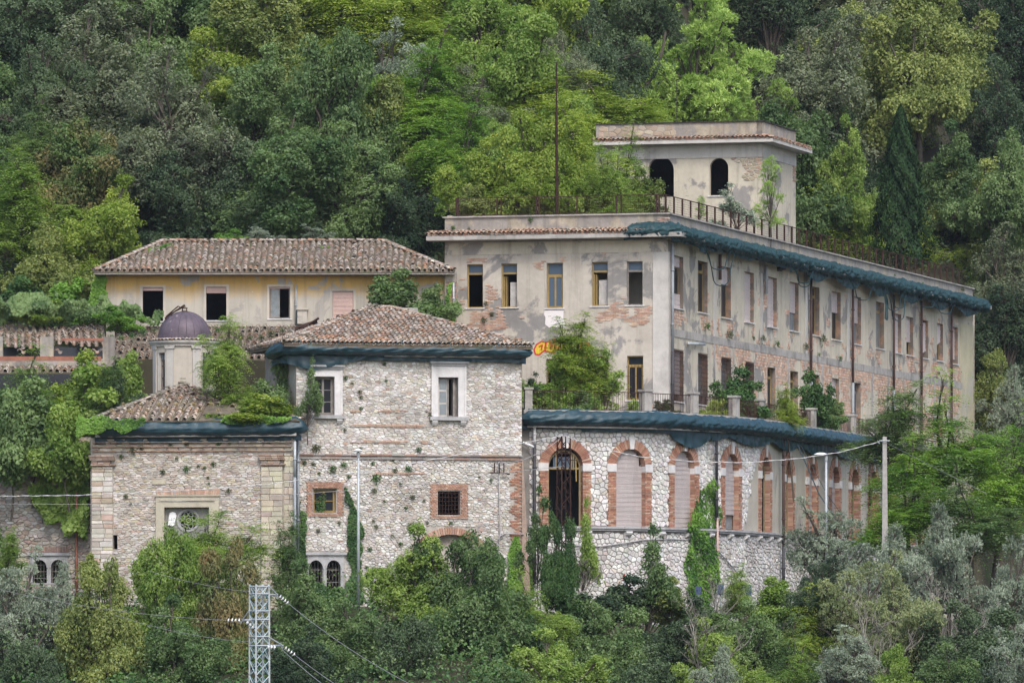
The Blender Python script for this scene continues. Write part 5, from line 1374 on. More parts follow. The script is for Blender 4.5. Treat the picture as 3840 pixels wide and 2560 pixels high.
# ------------------------------------------------------------------ yellow house
yh = empty('yellow_house', tuple(at(1030, 1220, 373)), 'long low house with yellowed plaster and an old clay tile hip roof', 'house')
zH0, zH1 = H.Z(1000, 1300), H.Z(1000, 1017)
HW = [(535, 612, 1077, 1204), (773, 849, 1075, 1201), (1010, 1088, 1075, 1195), (1247, 1325, 1091, 1212)]
hH = [opening(H, *w_) for w_ in HW]
wall(H, rect(0, H.L, zH0, zH1), [rect(*h) for h in hH], yh, 'yellow_house', 'wall', .25)
shell(yh, [xy(H.P(0, 0)), xy(H.P(H.L, 0)), xy(H.P(H.L, 0, -6.2)), xy(H.P(0, 0, -6.2))], zH0, zH1 + .05, skip=(0,), floors=(zH0 + .6,), name='rear_wall')
side(yh, H, 0, zH0, zH1, 6.2, 'cream_plaster', -1); side(yh, H, H.L, zH0, zH1, 6.2, 'cream_plaster', 1)
for k, h in enumerate(hH):
    f = MB()                           # plain raised band round each window
    for a, b, c, d_ in ((h[0] - .12, h[0], h[2] - .1, h[3] + .1), (h[1], h[1] + .12, h[2] - .1, h[3] + .1), (h[0], h[1], h[3], h[3] + .1)): f.fbox(H, a, b, c, d_, .001, .02)
    f.build('window_band', 'cream_plaster', yh)
    f_ = (.10, .19, .06, .87)[k]
    shutter(H, yh, h[0] + .01, h[1] - .01, h[3] - (h[3] - h[2]) * f_, h[3], -.08, 'shutter_pink')
    if k == 2: casement(H, yh, *h, -.14, m='grey_wood', t=.07, open_=(1,), glassm='glass_milk')
    sill(H, yh, h[0], h[1], h[2], proud=.05)
pipe(yh, [H.P(H.U(1110), H.Z(1110, 1068), .1), H.P(H.U(1110), H.Z(1110, 1222), .1)], .05, 'pipe_grey')
m = MB(); m.fbox(H, H.U(1116), H.U(1152), H.Z(1130, 1215), H.Z(1130, 1163), -.02, .35); m.fbox(H, H.U(1112), H.U(1156), H.Z(1130, 1163), H.Z(1130, 1157), -.05, .42); m.build('flue_block', 'plaster', yh)
z0 = H.Z(1000, 1021); ea, eb = at(352, 1024, 372.2), at(1704, 1012, 372.2); ea.z = eb.z = z0; ra, rb = at(610, 908, 377.5), at(1440, 908, 377.5); rb.z = ra.z
ec, ed = Vector((eb.x, 381, z0)), Vector((ea.x, 381, z0))
pth = Pieces(yh, 'tile', 'tile', 300)
hip(yh, ea, eb, [rb, ra], pth, su=.30, sv=.27, opts=TILEC, mess=.03, keep=lambda u, v: R.random() > .01); hip(yh, eb, ec, [rb], pth); hip(yh, ed, ea, [ra], pth); hip(yh, ec, ed, [ra, rb], pth, su=.5)
ridge(yh, ra, rb, pth); ridge(yh, ea, ra, pth); ridge(yh, eb, rb, pth); pth.flush()
slab(yh, [xy(x) for x in (ea, eb, ec, ed)], z0 - .15, z0 - .09, 'grey_wood', 'eave_board')
pbh = Pieces(yh, 'brick', 'brick', 60); PF = Frame.px(1668, 372.6, 1712, 372.6)
m = MB(); m.fbox(PF, 0, PF.L, PF.Z(1690, 1300), PF.Z(1690, 1020), -2.5, -.02); m.build('corner_pier', 'plaster_parapet', yh)
bricks(PF, PF.poly([(1676, 1230), (1674, 1050), (1706, 1055), (1708, 1230)]), pbh, opts=BR, keep=lambda u, z: noise.noise(Vector((u * 2, z, 3))) > -.2); pbh.flush()
pipe(yh, [PF.P(PF.L * .75, PF.Z(1690, 1060), .08), PF.P(PF.L * .75, PF.Z(1690, 1180), .08)], .05, 'galvanised')

# broken lean-to roof below the yellow house
lr = empty('ruined_roof', tuple(at(500, 1345, 362.5)), 'collapsing lean-to tile roof with holes and a rusty beam below the yellow house', 'roof')
a0, b0 = at(-120, 1345, 362.6), at(1120, 1340, 362.6); b0.z = a0.z
a1, b1 = at(-120, 1222, 371.6), at(1120, 1222, 371.6)
def holes(u, v):
    x = (u + a0.x) / 362.6 * F + CX
    if x > 420: return not (600 < x < 640 and v < 1)
    if v > 5.2: return True
    if v > 3.8: return R.random() < .8
    return False
ptr = Pieces(lr, 'tile', 'tile', 300)
hip(lr, Vector((at(430, 0, 362.6).x, a0.y, a0.z)), b0, [b1, Vector((at(430, 0, 371.6).x, a1.y, a1.z))], ptr, su=.34, sv=.33, mess=.04, keep=lambda u, v: noise.noise(Vector((u * .8, v * .8, 2))) > -.36)
UU = Vector((1, 0, 0)); VV = (a1 - a0).normalized()
tile_slope(lr, a0, UU, VV, [(0, 1.6), (b0.x - a0.x - 9.3, 1.6), (b0.x - a0.x - 9.3, 9.2), (0, 9.2)], ptr, su=.36, sv=.33, mess=.06, bed=False, keep=lambda u, v: v > 3.4 + 2.4 * noise.noise(Vector((u * .55, 3, 1))) or (v < 2.0 and noise.noise(Vector((u * .9, 8, 1))) > 0))
q0 = at(-120, 1395, 360.8); tile_slope(lr, q0, UU, Vector((0, 1, .28)), rect(0, at(400, 0, 360.8).x - q0.x, 0, 1.3), ptr, su=.36, sv=.33, mess=.04)
ptr.flush()
m = MB(); y0, y1 = at(-120, 1353, 361.9), at(380, 1336, 361.9); m.box((y0.x, 361.8, y0.z), (y1.x, 361.95, y1.z)); m.build('rusty_beam', 'pipe_copper', lr)
m = MB(); y0, y1 = at(230, 1278, 363.4), at(390, 1268, 363.4); m.box((y0.x, 363.3, y0.z), (y1.x, 363.4, y1.z)); m.build('rusty_beam', 'pipe_copper', lr)
wf = Frame.px(-120, 363.6, 430, 363.6); m = MB(); m.fbox(wf, 0, wf.L, wf.Z(200, 1400), wf.Z(200, 1345), -.4, 0)
for x0, x1 in ((-120, 10), (150, 200), (385, 430)): m.fbox(wf, wf.U(x0), wf.U(x1), wf.Z(200, 1345), wf.Z(200, 1262), -.4, -.05)
m.build('broken_wall', 'plaster_parapet', lr)
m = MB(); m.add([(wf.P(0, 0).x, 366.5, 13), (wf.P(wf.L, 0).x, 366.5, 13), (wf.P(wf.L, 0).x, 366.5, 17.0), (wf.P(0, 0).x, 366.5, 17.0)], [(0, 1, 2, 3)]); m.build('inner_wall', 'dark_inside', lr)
t_ = empty('fallen_beam', tuple(at(1130, 1250, 361)), 'rusty steel beam lying slanted between the ruined roof and the hip roof', 'beam')
m = MB(); m.tube([at(1106, 1202, 361) + Vector((0, 0, -1.0)) + Vector((0, 0, .6)), at(1190, 1205, 361)], .10, 4); m.build('beam_flange', 'rust', t_)
m = MB(); m.tube([at(1120, 1240, 360.9), at(1196, 1192, 360.9)], .055, 4); m.build('beam_web', 'rust', t_)

# stone wall at the far left
lw_ = empty('left_stone_wall', tuple(G_.P(2, 4)), 'shaded rubble wall with twin arched window at the lower left, hung with creepers', 'wall')
zG = G_.Z(100, 1640); gg = []
for cx in (150, 219):
    u0, u1 = G_.U(cx - 27), G_.U(cx + 27); gg.append(archpoly(u0, u1, G_.Z(cx, 2185), G_.Z(cx, 2128), 10, rise=(u1 - u0) / 2 * 1.1))
up = opening(G_, 118, 190, 1820, 1905)
wall(G_, rect(-1, G_.L, 3.2, zG), gg + [rect(*up)], lw_, 'mortar', 'wall', .36)
shell(lw_, [xy(G_.P(-1, 0)), xy(G_.P(G_.L, 0)), xy(G_.P(G_.L, 0, -6)), xy(G_.P(-1, 0, -6))], 3.2, zG, skip=(0,), name='rear_wall')
psg = Pieces(lw_, 'stone', 'stone', 300); gs = (G_.U(113), G_.U(256), G_.Z(150, 2190), G_.Z(150, 2082))
stones(G_, rect(-1, G_.L, 3.9, zG), .30, .16, lambda u, z: tuple(c * .82 for c in pick(RUBE)), psg, blockers=[gs, (gs[0], gs[1], gs[3], gs[3] + .28), up], gap=.012, d0=.02, d1=.08, jit=.45)  # stones toned down: the shade on this wall is put into their colour
psg.flush(); gothic(G_, lw_, gg, gs)
pbg = Pieces(lw_, 'brick', 'brick', 100); bricks(G_, rect(gs[0] - .05, gs[1] + .05, gs[3] + .14, gs[3] + .42), pbg, bw=.08, bh=.27, d=.06, opts=[(1, (.33, .22, .18)), (1, (.28, .2, .17))]); pbg.flush()
casement(G_, lw_, *up, -.2, m='grey_wood')
pipe(lw_, [G_.P(G_.U(292), G_.Z(292, 1690), .25), G_.P(G_.U(292), G_.Z(292, 1840), .25)], .06, 'pipe_grey'); pipe(lw_, [G_.P(G_.U(292), G_.Z(292, 1840), .25), G_.P(G_.U(292), G_.Z(292, 2290), .25)], .065, 'pipe_copper')

# ------------------------------------------------------------------ tarpaulins
PROF = [(-.45, .20), (-.12, .22), (.12, .13), (.27, -.02), (.35, -.20), (.31, -.34), (.14, -.46), (-.05, -.50), (-.2, -.48)]
t_ = empty('house_tarpaulin', tuple(D.P(5, zEa, .7)), 'dark blue tarpaulin rolled along the eave of the tall stone house', 'tarpaulin')
zz = zEa - .02
pth_ = [D.P(-.95, zz - .25, -1.6), D.P(-.78, zz - .1, -.6), D.P(-.55, zz, .15), D.P(.2, zz, .42)] + [D.P(u, zz - .0, .42) for u in (2, 4, 6, 8, 10)] + [D.P(D.L - .1, zz - .05, .45), D.P(D.L + .35, zz - .1, .1)]
nl = Vector((-D.d.x, -D.d.y, 0)); nf = Vector((D.n.x, D.n.y, 0)); nr = Vector((D.d.x, D.d.y, 0))
tarp(t_, pth_, [nl, (nl * 2 + nf).normalized(), (nl + nf).normalized(), nf] + [nf] * 5 + [(nf * 2 + nr).normalized(), (nr + nf).normalized()], PROF, lambda s, L: .30 + .5 * max(0, 1 - abs(s - 3.2) / 2.2), 3, amp=.035)
m = MB(); m.fbox(D, 4.2, D.L, zD1 + .08, zD1 + .16, .34, .37); m.build('batten', 'timber_white', t_)
t_ = empty('church_tarpaulin', tuple(E.P(5, ez, .6)), 'dark blue tarpaulin rolled along the eave of the church front', 'tarpaulin')
zz = E.Z(700, 1590)
pth_ = [E.P(.2, zz, .25)] + [E.P(u, zz, .28) for u in (2, 4, 6, 8)] + [E.P(E.L - .4, zz + .05, .3), E.P(E.L + .15, zz + .08, .2), E.P(E.L + .45, zz, -.05)]
nf = Vector((E.n.x, E.n.y, 0)); nr = Vector((E.d.x, E.d.y, 0))
tarp(t_, pth_, [nf] * 5 + [(nf * 3 + nr).normalized(), (nf + nr).normalized(), (nr * 2 + nf).normalized()], [(w_ * 1.15, z * 1.2) for w_, z in PROF], lambda s, L: .42 - .12 * s / L, 8, amp=.03)
m = MB(); m.fbox(E, .3, E.L - .7, E.Z(700, 1638), E.Z(700, 1629), .36, .40); m.fbox(E, E.L - .69, E.L + .1, E.Z(700, 1636), E.Z(700, 1622), .37, .42); m.build('batten', 'timber_white', t_)
t_ = empty('terrace_tarpaulin', tuple(C.P(3, zt_)), 'long dark blue tarpaulin draped along the edge of the terrace above the brick arches', 'tarpaulin')
us = [cA - .1 + (C.U(3330) - cA) * i / 40 for i in range(41)]
tarp(t_, [C.P(u, zt_ + .0 + (.04 if u < 9 else 0), .5) for u in us], [Vector((*C.base(u)[1], 0)) for u in us], [(w_ * 1.12, z * 1.12) for w_, z in PROF],
     lambda s, L: .22 + .62 * max(0, math.sin((s - 8.5) * .9)) ** .6 * (1 if 8.5 < s < 12 else 0) + (.35 if s > 12 else 0) * abs(math.sin(s * .45)) + .08 * (s > 3), 15, ties=None, amp=.04)
m = MB()
for i in range(36):
    ua, ub = cA + .2 + i * .5, cA + .2 + i * .5 + .49
    if ub < C.U(2700): m.hexa([C.P(*q, .44) for q in rect(ua, ub, zt_ - .60, zt_ - .52)] + [C.P(*q, .47) for q in rect(ua, ub, zt_ - .60, zt_ - .52)])
m.build('batten', 'timber_white', t_)
t_ = empty('roof_tarpaulin', tuple(B.P(0, zs1, 1)), 'teal tarpaulin tied along the long receding eave of the grey building, hanging in loops', 'tarpaulin')
zz = zs1 - .02
nA3, nB3 = Vector((A.n.x, A.n.y, 0)), Vector((B.n.x, B.n.y, 0))
pth_ = [A.P(A.U(2352), zz + .05, .84), A.P(A.U(2400), zz + .12, .74), A.P(A.U(2450), zz + .16, .72), Vector(CORNER + (zz + .14,)) + (nA3 + nB3) * .72]; nn = [nA3] * 3 + [(nA3 + nB3).normalized()]
for u in range(1, int(B.L) + 1): pth_.append(B.P(u, zz + .04, .76)); nn.append(nB3)
pth_.append(B.P(B.L + 1.2, zz - .05, .5)); nn.append(nB3)
PR2 = [(-.80, .46), (-.5, .40), (-.1, .30), (.16, .16), (.29, .0), (.28, -.18), (.18, -.31), (.0, -.36), (-.16, -.33)]
def flapB(s, L):
    if s < 2.6: return .12
    return .18 + .42 * abs(math.sin(s * .41 + .6)) ** 2 * (1 if (5 < s < 9 or s > 27) else .25) + .1 * noise.noise(Vector((s * .7, 0, 1)))
tarp(t_, pth_, nn, PR2, flapB, 21, matname='tarp_faded', ties=2.4, amp=.085)
for (u0, sag, r0) in ((3.5, 1.1, 0), (3.8, 1.9, 0), (22.5, .8, 0), (23, 1.0, 0), (44, 1.2, 0), (45, 1.7, 0), (46, 1.0, 0), (52, .6, 0), (57, .7, 0), (36, 1.0, 0)):
    m = MB(); L_ = R.uniform(4.5, 7); m.tube([B.P(u0 + L_ * k / 12, zz - .35 - sag * 4 * (k / 12) * (1 - k / 12), .9 + .1 * math.sin(k)) for k in range(13)], .028, 4); m.build('cord', 'tarp_faded', t_)
m = MB(); u0 = B.U(3262)
for k in range(6): m.tube([B.P(u0 + .15 * k, zz - .75 - .1 * k, .85), B.P(u0 + .1 + .12 * k + .2 * math.sin(k), zz - 1.3, .9), B.P(u0 + .1 * k, zz - 2.1 + .1 * math.sin(3 * k), .88)], .05, 5)
m.build('hanging_bundle', 'tarp_faded', t_)
m = MB()
for k in range(52): p = B.P(.3 + k * .33, zz + .33 + .03 * math.sin(k), -.02); m.box((p.x, p.y - .02, p.z - .03), (p.x + .05, p.y, p.z + .03))
m.build('white_ties', 'white_lamp', t_)

# ------------------------------------------------------------------ masts, lamps, poles, cables
def lattice(name, label, cat, x0, x1, y0, y1, Y, half_, matn, rings, r=.03, rb=.02, taper=0, two=None):
    t = empty(name, tuple(at((x0 + x1) / 2, y1, Y)), label, cat)
    a = at(x0, y0, Y); b = at(x1, y0, Y); z0, z1 = at(0, y1, Y).z, a.z; cx = (a.x + b.x) / 2
    rotm = Matrix.Rotation(math.radians(28), 2)
    hw = (b.x - a.x) / 2 / (math.cos(math.radians(28)) + math.sin(math.radians(28)))
    c = [Vector((sx, sy)) for sx, sy in ((-1, -1), (1, -1), (1, 1), (-1, 1))]
    def P(k, z):
        s = hw * (1 + taper * (z1 - z)); q = rotm @ (c[k % 4] * s); return Vector((cx + q.x, Y + q.y, z))
    for k in range(4):
        m = MB(); m.tube([P(k, z0), P(k, z1)], r, 4); m.build('leg', matn, t)
    n = int((z1 - z0) / (2 * hw) / rings)
    for k in range(4):
        m = MB()
        for i in range(n):
            za, zb = z0 + (z1 - z0) * i / n, z0 + (z1 - z0) * (i + 1) / n
            if i % 2: m.tube([P(k, za), P(k + 1, zb)], rb, 4)
            else: m.tube([P(k + 1, za), P(k, zb)], rb, 4)
            if two: m.tube([P(k + 1, za) if i % 2 else P(k, za), P(k, zb) if i % 2 else P(k + 1, zb)], rb, 4)
        m.build('bracing', two or matn, t)
    return t, P, hw, z0, z1
t, P_, hw, z0, z1 = lattice('lattice_mast', 'small rust brown lattice mast standing before the first arch', 'mast', 2090, 2138, 1636, 2150, 353.5, 0, 'mast_rust', 1.0, r=.045, rb=.026, taper=.02)
m = MB(); q = at(2114, 1700, 353.3); m.tube([q + Vector((-.3, 0, 0)), q + Vector((.35, 0, 0))], .02, 4); q = at(2114, 1725, 353.3); m.tube([q + Vector((-.25, 0, 0)), q + Vector((.6, 0, 0))], .02, 4); m.build('crossarm', 'rust', t)
m = MB(); q = at(2127, 1640, 353.2); m.box((q.x - .05, 353, q.z - .25), (q.x + .08, 353.2, q.z)); m.build('junction_box', 'cable_grey', t)
PY = 300.0
t, P_, hw, z0, z1 = lattice('power_pylon', 'pale blue steel lattice pylon with glass insulators at the bottom edge', 'pylon', 936, 1010, 2190, 2760, PY, 0, 'galvanised', .95, r=.045, rb=.022, taper=.006, two='pylon_paint')
for y in (2198, 2226, 2290, 2322, 2386, 2420):
    z = at(0, y, PY).z; m = MB()
    for k in range(4): m.tube([P_(k, z), P_(k + 1, z)], .035, 4)
    m.build('ring_beam', 'galvanised', t)
def insul(parent, a, b, n=4):
    a, b = Vector(a), Vector(b); m = MB(); m.tube([a, b], .012, 4); m.build('insulator_rod', 'rust', parent)
    m = MB(); d = (b - a)
    for i in range(n):
        c = a + d * (i + .6) / (n + .2); u_ = d.normalized()
        m.tube([c - u_ * .012, c + u_ * .012], .085, 8); m.tube([c + u_ * .012, c + u_ * .05], .05, 8, r1=.03)
    m.build('insulator_string', 'insulator', parent, smooth=False)
q = lambda x, y, dy=0: at(x, y, PY + dy)
ARM = []
for (xa, ya, xb, yb, xc, yc) in ((1008, 2228, 1042, 2230, 1010, 2198), (938, 2324, 908, 2324, 934, 2288), (1006, 2420, 1062, 2420, 1008, 2388)):
    m = MB(); m.tube([q(xa - (20 if xa > 960 else -50), ya), q(xb, yb)], .045, 4); m.tube([q(xc, yc, -.3), q(xb, yb)], .03, 4); m.tube([q(xc, yc, .4), q(xb, yb)], .03, 4)
    m.tube([q(xb - 8, yb + 2), q(xb - 4, yb + 14), q(xb, yb + 2)], .02, 4); m.build('crossarm', 'galvanised', t)
def wire(name, label, pts, r, matn, twist=False, sag=None, cat='cable'):
    V = [Vector(p) for p in pts]
    if sag:
        a, b = V; V = [a.lerp(b, k / 24) + Vector((0, 0, -sag * 4 * (k / 24) * (1 - k / 24))) for k in range(25)]
    m = MB(); m.tube(V, r, 5)
    if twist:
        W = []; L_ = (V[-1] - V[0]).length; n = int(L_ / .12)
        for k in range(n + 1):
            f = k / n * (len(V) - 1); i = min(int(f), len(V) - 2); p = V[i].lerp(V[i + 1], f - i); W.append(p + Vector((0, -math.cos(k * .8) * r * 1.6, math.sin(k * .8) * r * 1.6)))
        m.tube(W, r * .8, 4)
    o = m.build(name, matn, smooth=True); tag(o, label, cat); return o
insul(t, q(1044, 2231), q(1082, 2262)); insul(t, q(906, 2325), q(850, 2324)); insul(t, q(922, 2328), q(965, 2365, -.3)); insul(t, q(1064, 2424), q(1108, 2456)); insul(t, q(1000, 2424, -.3), q(1036, 2426, -.4), 3)
m = MB(); m.tube([q(988, 2222, .2), q(1000, 2236, .2)], .07, 6); m.build('insulator_string', 'insulator', t)
wire('power_line', 'thin grey power line running down right from the pylon top arm', [q(1082, 2262), at(1700, 2640, 250)], .011, 'cable_grey', sag=.3)
wire('power_line', 'thin grey power line running down right from the lowest insulators', [q(1108, 2456), at(1420, 2660, 260)], .011, 'cable_grey', sag=.1)
wire('power_line', 'second thin line just below the one from the lowest pylon arm', [q(1056, 2432), at(1330, 2650, 262)], .011, 'cable_grey', sag=.1)
wire('power_line', 'thin power line crossing the trees to the pylon middle arm from the left', [at(-60, 2195, 318), q(850, 2324)], .009, 'cable_grey', sag=.25)
wire('power_line', 'thin power line reaching the pylon top from the left above the trees', [at(560, 2140, 315), q(936, 2218)], .009, 'cable_grey', sag=.1)
wire('power_line', 'thin power line reaching the lower pylon body through the rusty leaved tree', [at(420, 2300, 318), q(936, 2405)], .009, 'cable_grey', sag=.2)

def lamp(label, x, y0, y1, Y, headx, hw_, curved):
    t = empty('street_lamp', tuple(at(x, y1, Y)), label, 'street lamp')
    m = MB(); m.tube([at(x, y1 + 40, Y), at(x, y0, Y)], .085, 10, r1=.05); m.build('post', 'galvanised', t, smooth=True)
    c = at(headx, y0, Y); m = MB(); pr = [(0, .10), (.16, .085), (.30, .03), (.33, -.01), (.2, -.04), (0, -.05)]
    n = 14; V = []
    for r, z in pr:
        for i in range(n): a = 2 * math.pi * i / n; V.append((c.x + r * math.cos(a) * hw_ / .33, c.y + r * math.sin(a) * .8, c.z + z + .03))
    Fc = [(j * n + i, j * n + (i + 1) % n, (j + 1) * n + (i + 1) % n, (j + 1) * n + i) for j in range(len(pr) - 1) for i in range(n)]
    m.add(V, Fc); m.build('lamp_head', 'white_lamp', t, smooth=True)
    m = MB(); m.tube([at(x, y0 + 6, Y), c], .04, 6); m.tube([at(x, y0 + 22, Y), at(x, y0 + 4, Y)], .075, 8); m.build('bracket', 'galvanised', t)
lamp('grey street lamp with a small white head before the tall stone house', 1344, 1692, 2240, 348, 1342, .22, True)
lamp('grey street lamp with a flat white head beside the olive trees at the right', 3098, 1706, 2150, 356, 3078, .34, False)
t_ = empty('concrete_pole', tuple(at(3318, 2010, 356)), 'plain square concrete utility pole rising from the olive trees', 'pole')
m = MB(); a_ = at(3308, 1637, 356); b_2 = at(3327, 2080, 356); w0 = .16
m.hexa([(a_.x - .01, 355.8, b_2.z), (b_2.x + .03, 355.8, b_2.z), (b_2.x - .03, 355.8, a_.z), (a_.x + .02, 355.8, a_.z), (a_.x - .01, 356.2, b_2.z), (b_2.x + .03, 356.2, b_2.z), (b_2.x - .03, 356.2, a_.z), (a_.x + .02, 356.2, a_.z)]); m.build('shaft', 'concrete_pole', t_)
m = MB(); m.tube([at(3298, 1652, 355.7), at(3337, 1652, 355.7)], .03, 5); m.tube([at(3298, 1663, 355.7), at(3290, 1650, 355.7)], .02, 5); m.build('clamp', 'galvanised', t_)
wire('twisted_cable', 'white twisted cable crossing the church front and stone house to the lattice mast', [at(-80, 1861, 349), at(300, 1856, 349.2), at(700, 1838, 349.6), at(1000, 1815, 350), at(1400, 1762, 351), at(1800, 1690, 352), at(2112, 1632, 353)], .013, 'cable_white', twist=True)
wire('thin_cable', 'thin pale cable a little below the twisted one on the church front', [at(-80, 1888, 349), at(400, 1890, 349.2), at(900, 1868, 350), at(1300, 1838, 351), at(1600, 1810, 351.8), at(1950, 1765, 352.5), at(2108, 1748, 353)], .012, 'cable_grey')
wire('twisted_cable', 'white twisted cable sagging before the brick arches from mast to concrete pole', [at(2114, 1632, 353.2), at(2250, 1680, 353.5), at(2400, 1712, 354), at(2600, 1730, 354.6), at(2800, 1734, 355), at(3000, 1718, 355.5), at(3150, 1695, 355.7), at(3300, 1655, 355.8)], .013, 'cable_white', twist=True)
wire('slack_cable', 'second cable looping from the stone house corner up to the lattice mast', [at(1860, 1740, 353), at(1960, 1725, 353), at(2040, 1690, 353), at(2100, 1645, 353.1)], .016, 'cable_grey')
wire('overhead_cable', 'thin blue grey cable running right from the concrete pole into the trees', [at(3325, 1660, 355.8), at(3560, 1780, 345), at(3700, 1850, 340)], .009, 'cable_grey')
wire('guy_wire', 'dark stay wire slanting down left of the second street lamp', [at(2992, 1668, 364), at(3070, 1850, 360), at(3150, 1970, 357)], .03, 'cable_dark'); wire('guy_wire', 'thinner dark stay wire slanting behind the second street lamp', [at(3002, 1668, 364), at(3100, 1850, 361), at(3200, 1990, 358)], .014, 'cable_dark')

# road signs half hidden by bushes
def sign(label, x0, x1, y0, y1, Y, kind):
    t = empty('road_sign', tuple(at((x0 + x1) / 2, y1 + 60, Y)), label, 'sign'); m = MB(); c = at((x0 + x1) / 2, y0, Y); m.tube([at((x0 + x1) / 2, y1 + 70, Y + .06), at((x0 + x1) / 2, y0, Y + .06)], .03, 6); m.build('post', 'galvanised', t)
    a, b = at(x0, y1, Y), at(x1, y0, Y); m = MB()
    if kind == 'rect': m.box((a.x, Y, a.z), (b.x, Y + .03, b.z)); m.build('panel', 'sign_blue', t)
    else:
        cx = (a.x + b.x) / 2; m.add([(a.x, Y, a.z), (b.x, Y, a.z), (cx, Y, b.z), (a.x, Y + .03, a.z), (b.x, Y + .03, a.z), (cx, Y + .03, b.z)], [(0, 1, 2), (5, 4, 3), (0, 3, 4, 1), (1, 4, 5, 2), (2, 5, 3, 0)]); m.build('panel', 'paint_red', t)
        m = MB(); k = .55; cz = a.z + (b.z - a.z) * .36; f = lambda X_, Z_: (cx + (X_ - cx) * k, Y - .004, cz + (Z_ - cz) * k); m.add([f(a.x, a.z), f(b.x, a.z), f(cx, b.z)], [(0, 1, 2)]); m.build('sign_face', 'sign_white', t)
sign('dark blue sign panel among bushes under the ivy streak', 2690, 2714, 2188, 2230, 352, 'rect'); sign('dark blue sign panel among bushes nearest the black downpipe', 2792, 2818, 2190, 2236, 352.3, 'rect')
sign('partly hidden dark sign panel left of the other blue ones', 2608, 2630, 2196, 2228, 352, 'rect'); sign('small red edged triangular road sign before the white stone wall', 2334, 2350, 2148, 2172, 351.5, 'tri')

# ------------------------------------------------------------------ vegetation
def unit(a): return a / np.maximum(1e-9, np.linalg.norm(a, axis=-1, keepdims=True))
def leaves(C_, N_, size, aspect, T_=None, droop=.12):
    """diamond leaves: centres, normals, lengths"""
    n = len(C_); N_ = unit(N_)
    if T_ is None: T_ = rng.normal(size=(n, 3))
    T_ = unit(T_ - N_ * (T_ * N_).sum(1, keepdims=True)); B_ = np.cross(N_, T_)
    s = size[:, None] * .5; a = aspect
    V = np.stack([C_ + T_ * s - N_ * s * droop, C_ + B_ * s * a, C_ - T_ * s - N_ * s * droop, C_ - B_ * s * a], 1).reshape(-1, 3)
    return V, np.arange(n * 4).reshape(n, 4)
def lobes_round(seed, n=40, hr=.85, r=(.07, .15), spread=.42, nb=8, up=.35):
    """leaf clumps strung along a few main boughs, so that the crown is uneven and gaps stay open between boughs"""
    g = np.random.default_rng(seed); out = []; ctr = np.array([0, 0, .18 * hr])
    ph = g.uniform(0, 6.28); B_ = []
    for b in range(nb):
        el = g.uniform(-.4, 1.3) if b else 1.45; az = ph + b * 2.4 + g.uniform(-.4, .4)
        d = np.array([math.cos(az) * math.cos(el), math.sin(az) * math.cos(el), math.sin(el)])
        top = spread * g.uniform(.75, 1.12); L = 1 / math.sqrt((math.hypot(d[0], d[1]) / top) ** 2 + (d[2] / (hr * g.uniform(.60, .82))) ** 2)
        B_.append((d, L))
    for i in range(n):
        d, L = B_[i % nb]; t = (.38 + .62 * ((i // nb) + g.random()) / max(1, n // nb)); t = min(1.04, t)
        c = ctr + d * L * t + g.normal(size=3) * np.array([.055, .055, .045]); c[2] = max(c[2], .06)
        out.append((c, (r[1] - (r[1] - r[0]) * t) * g.uniform(.75, 1.2)))
    return out
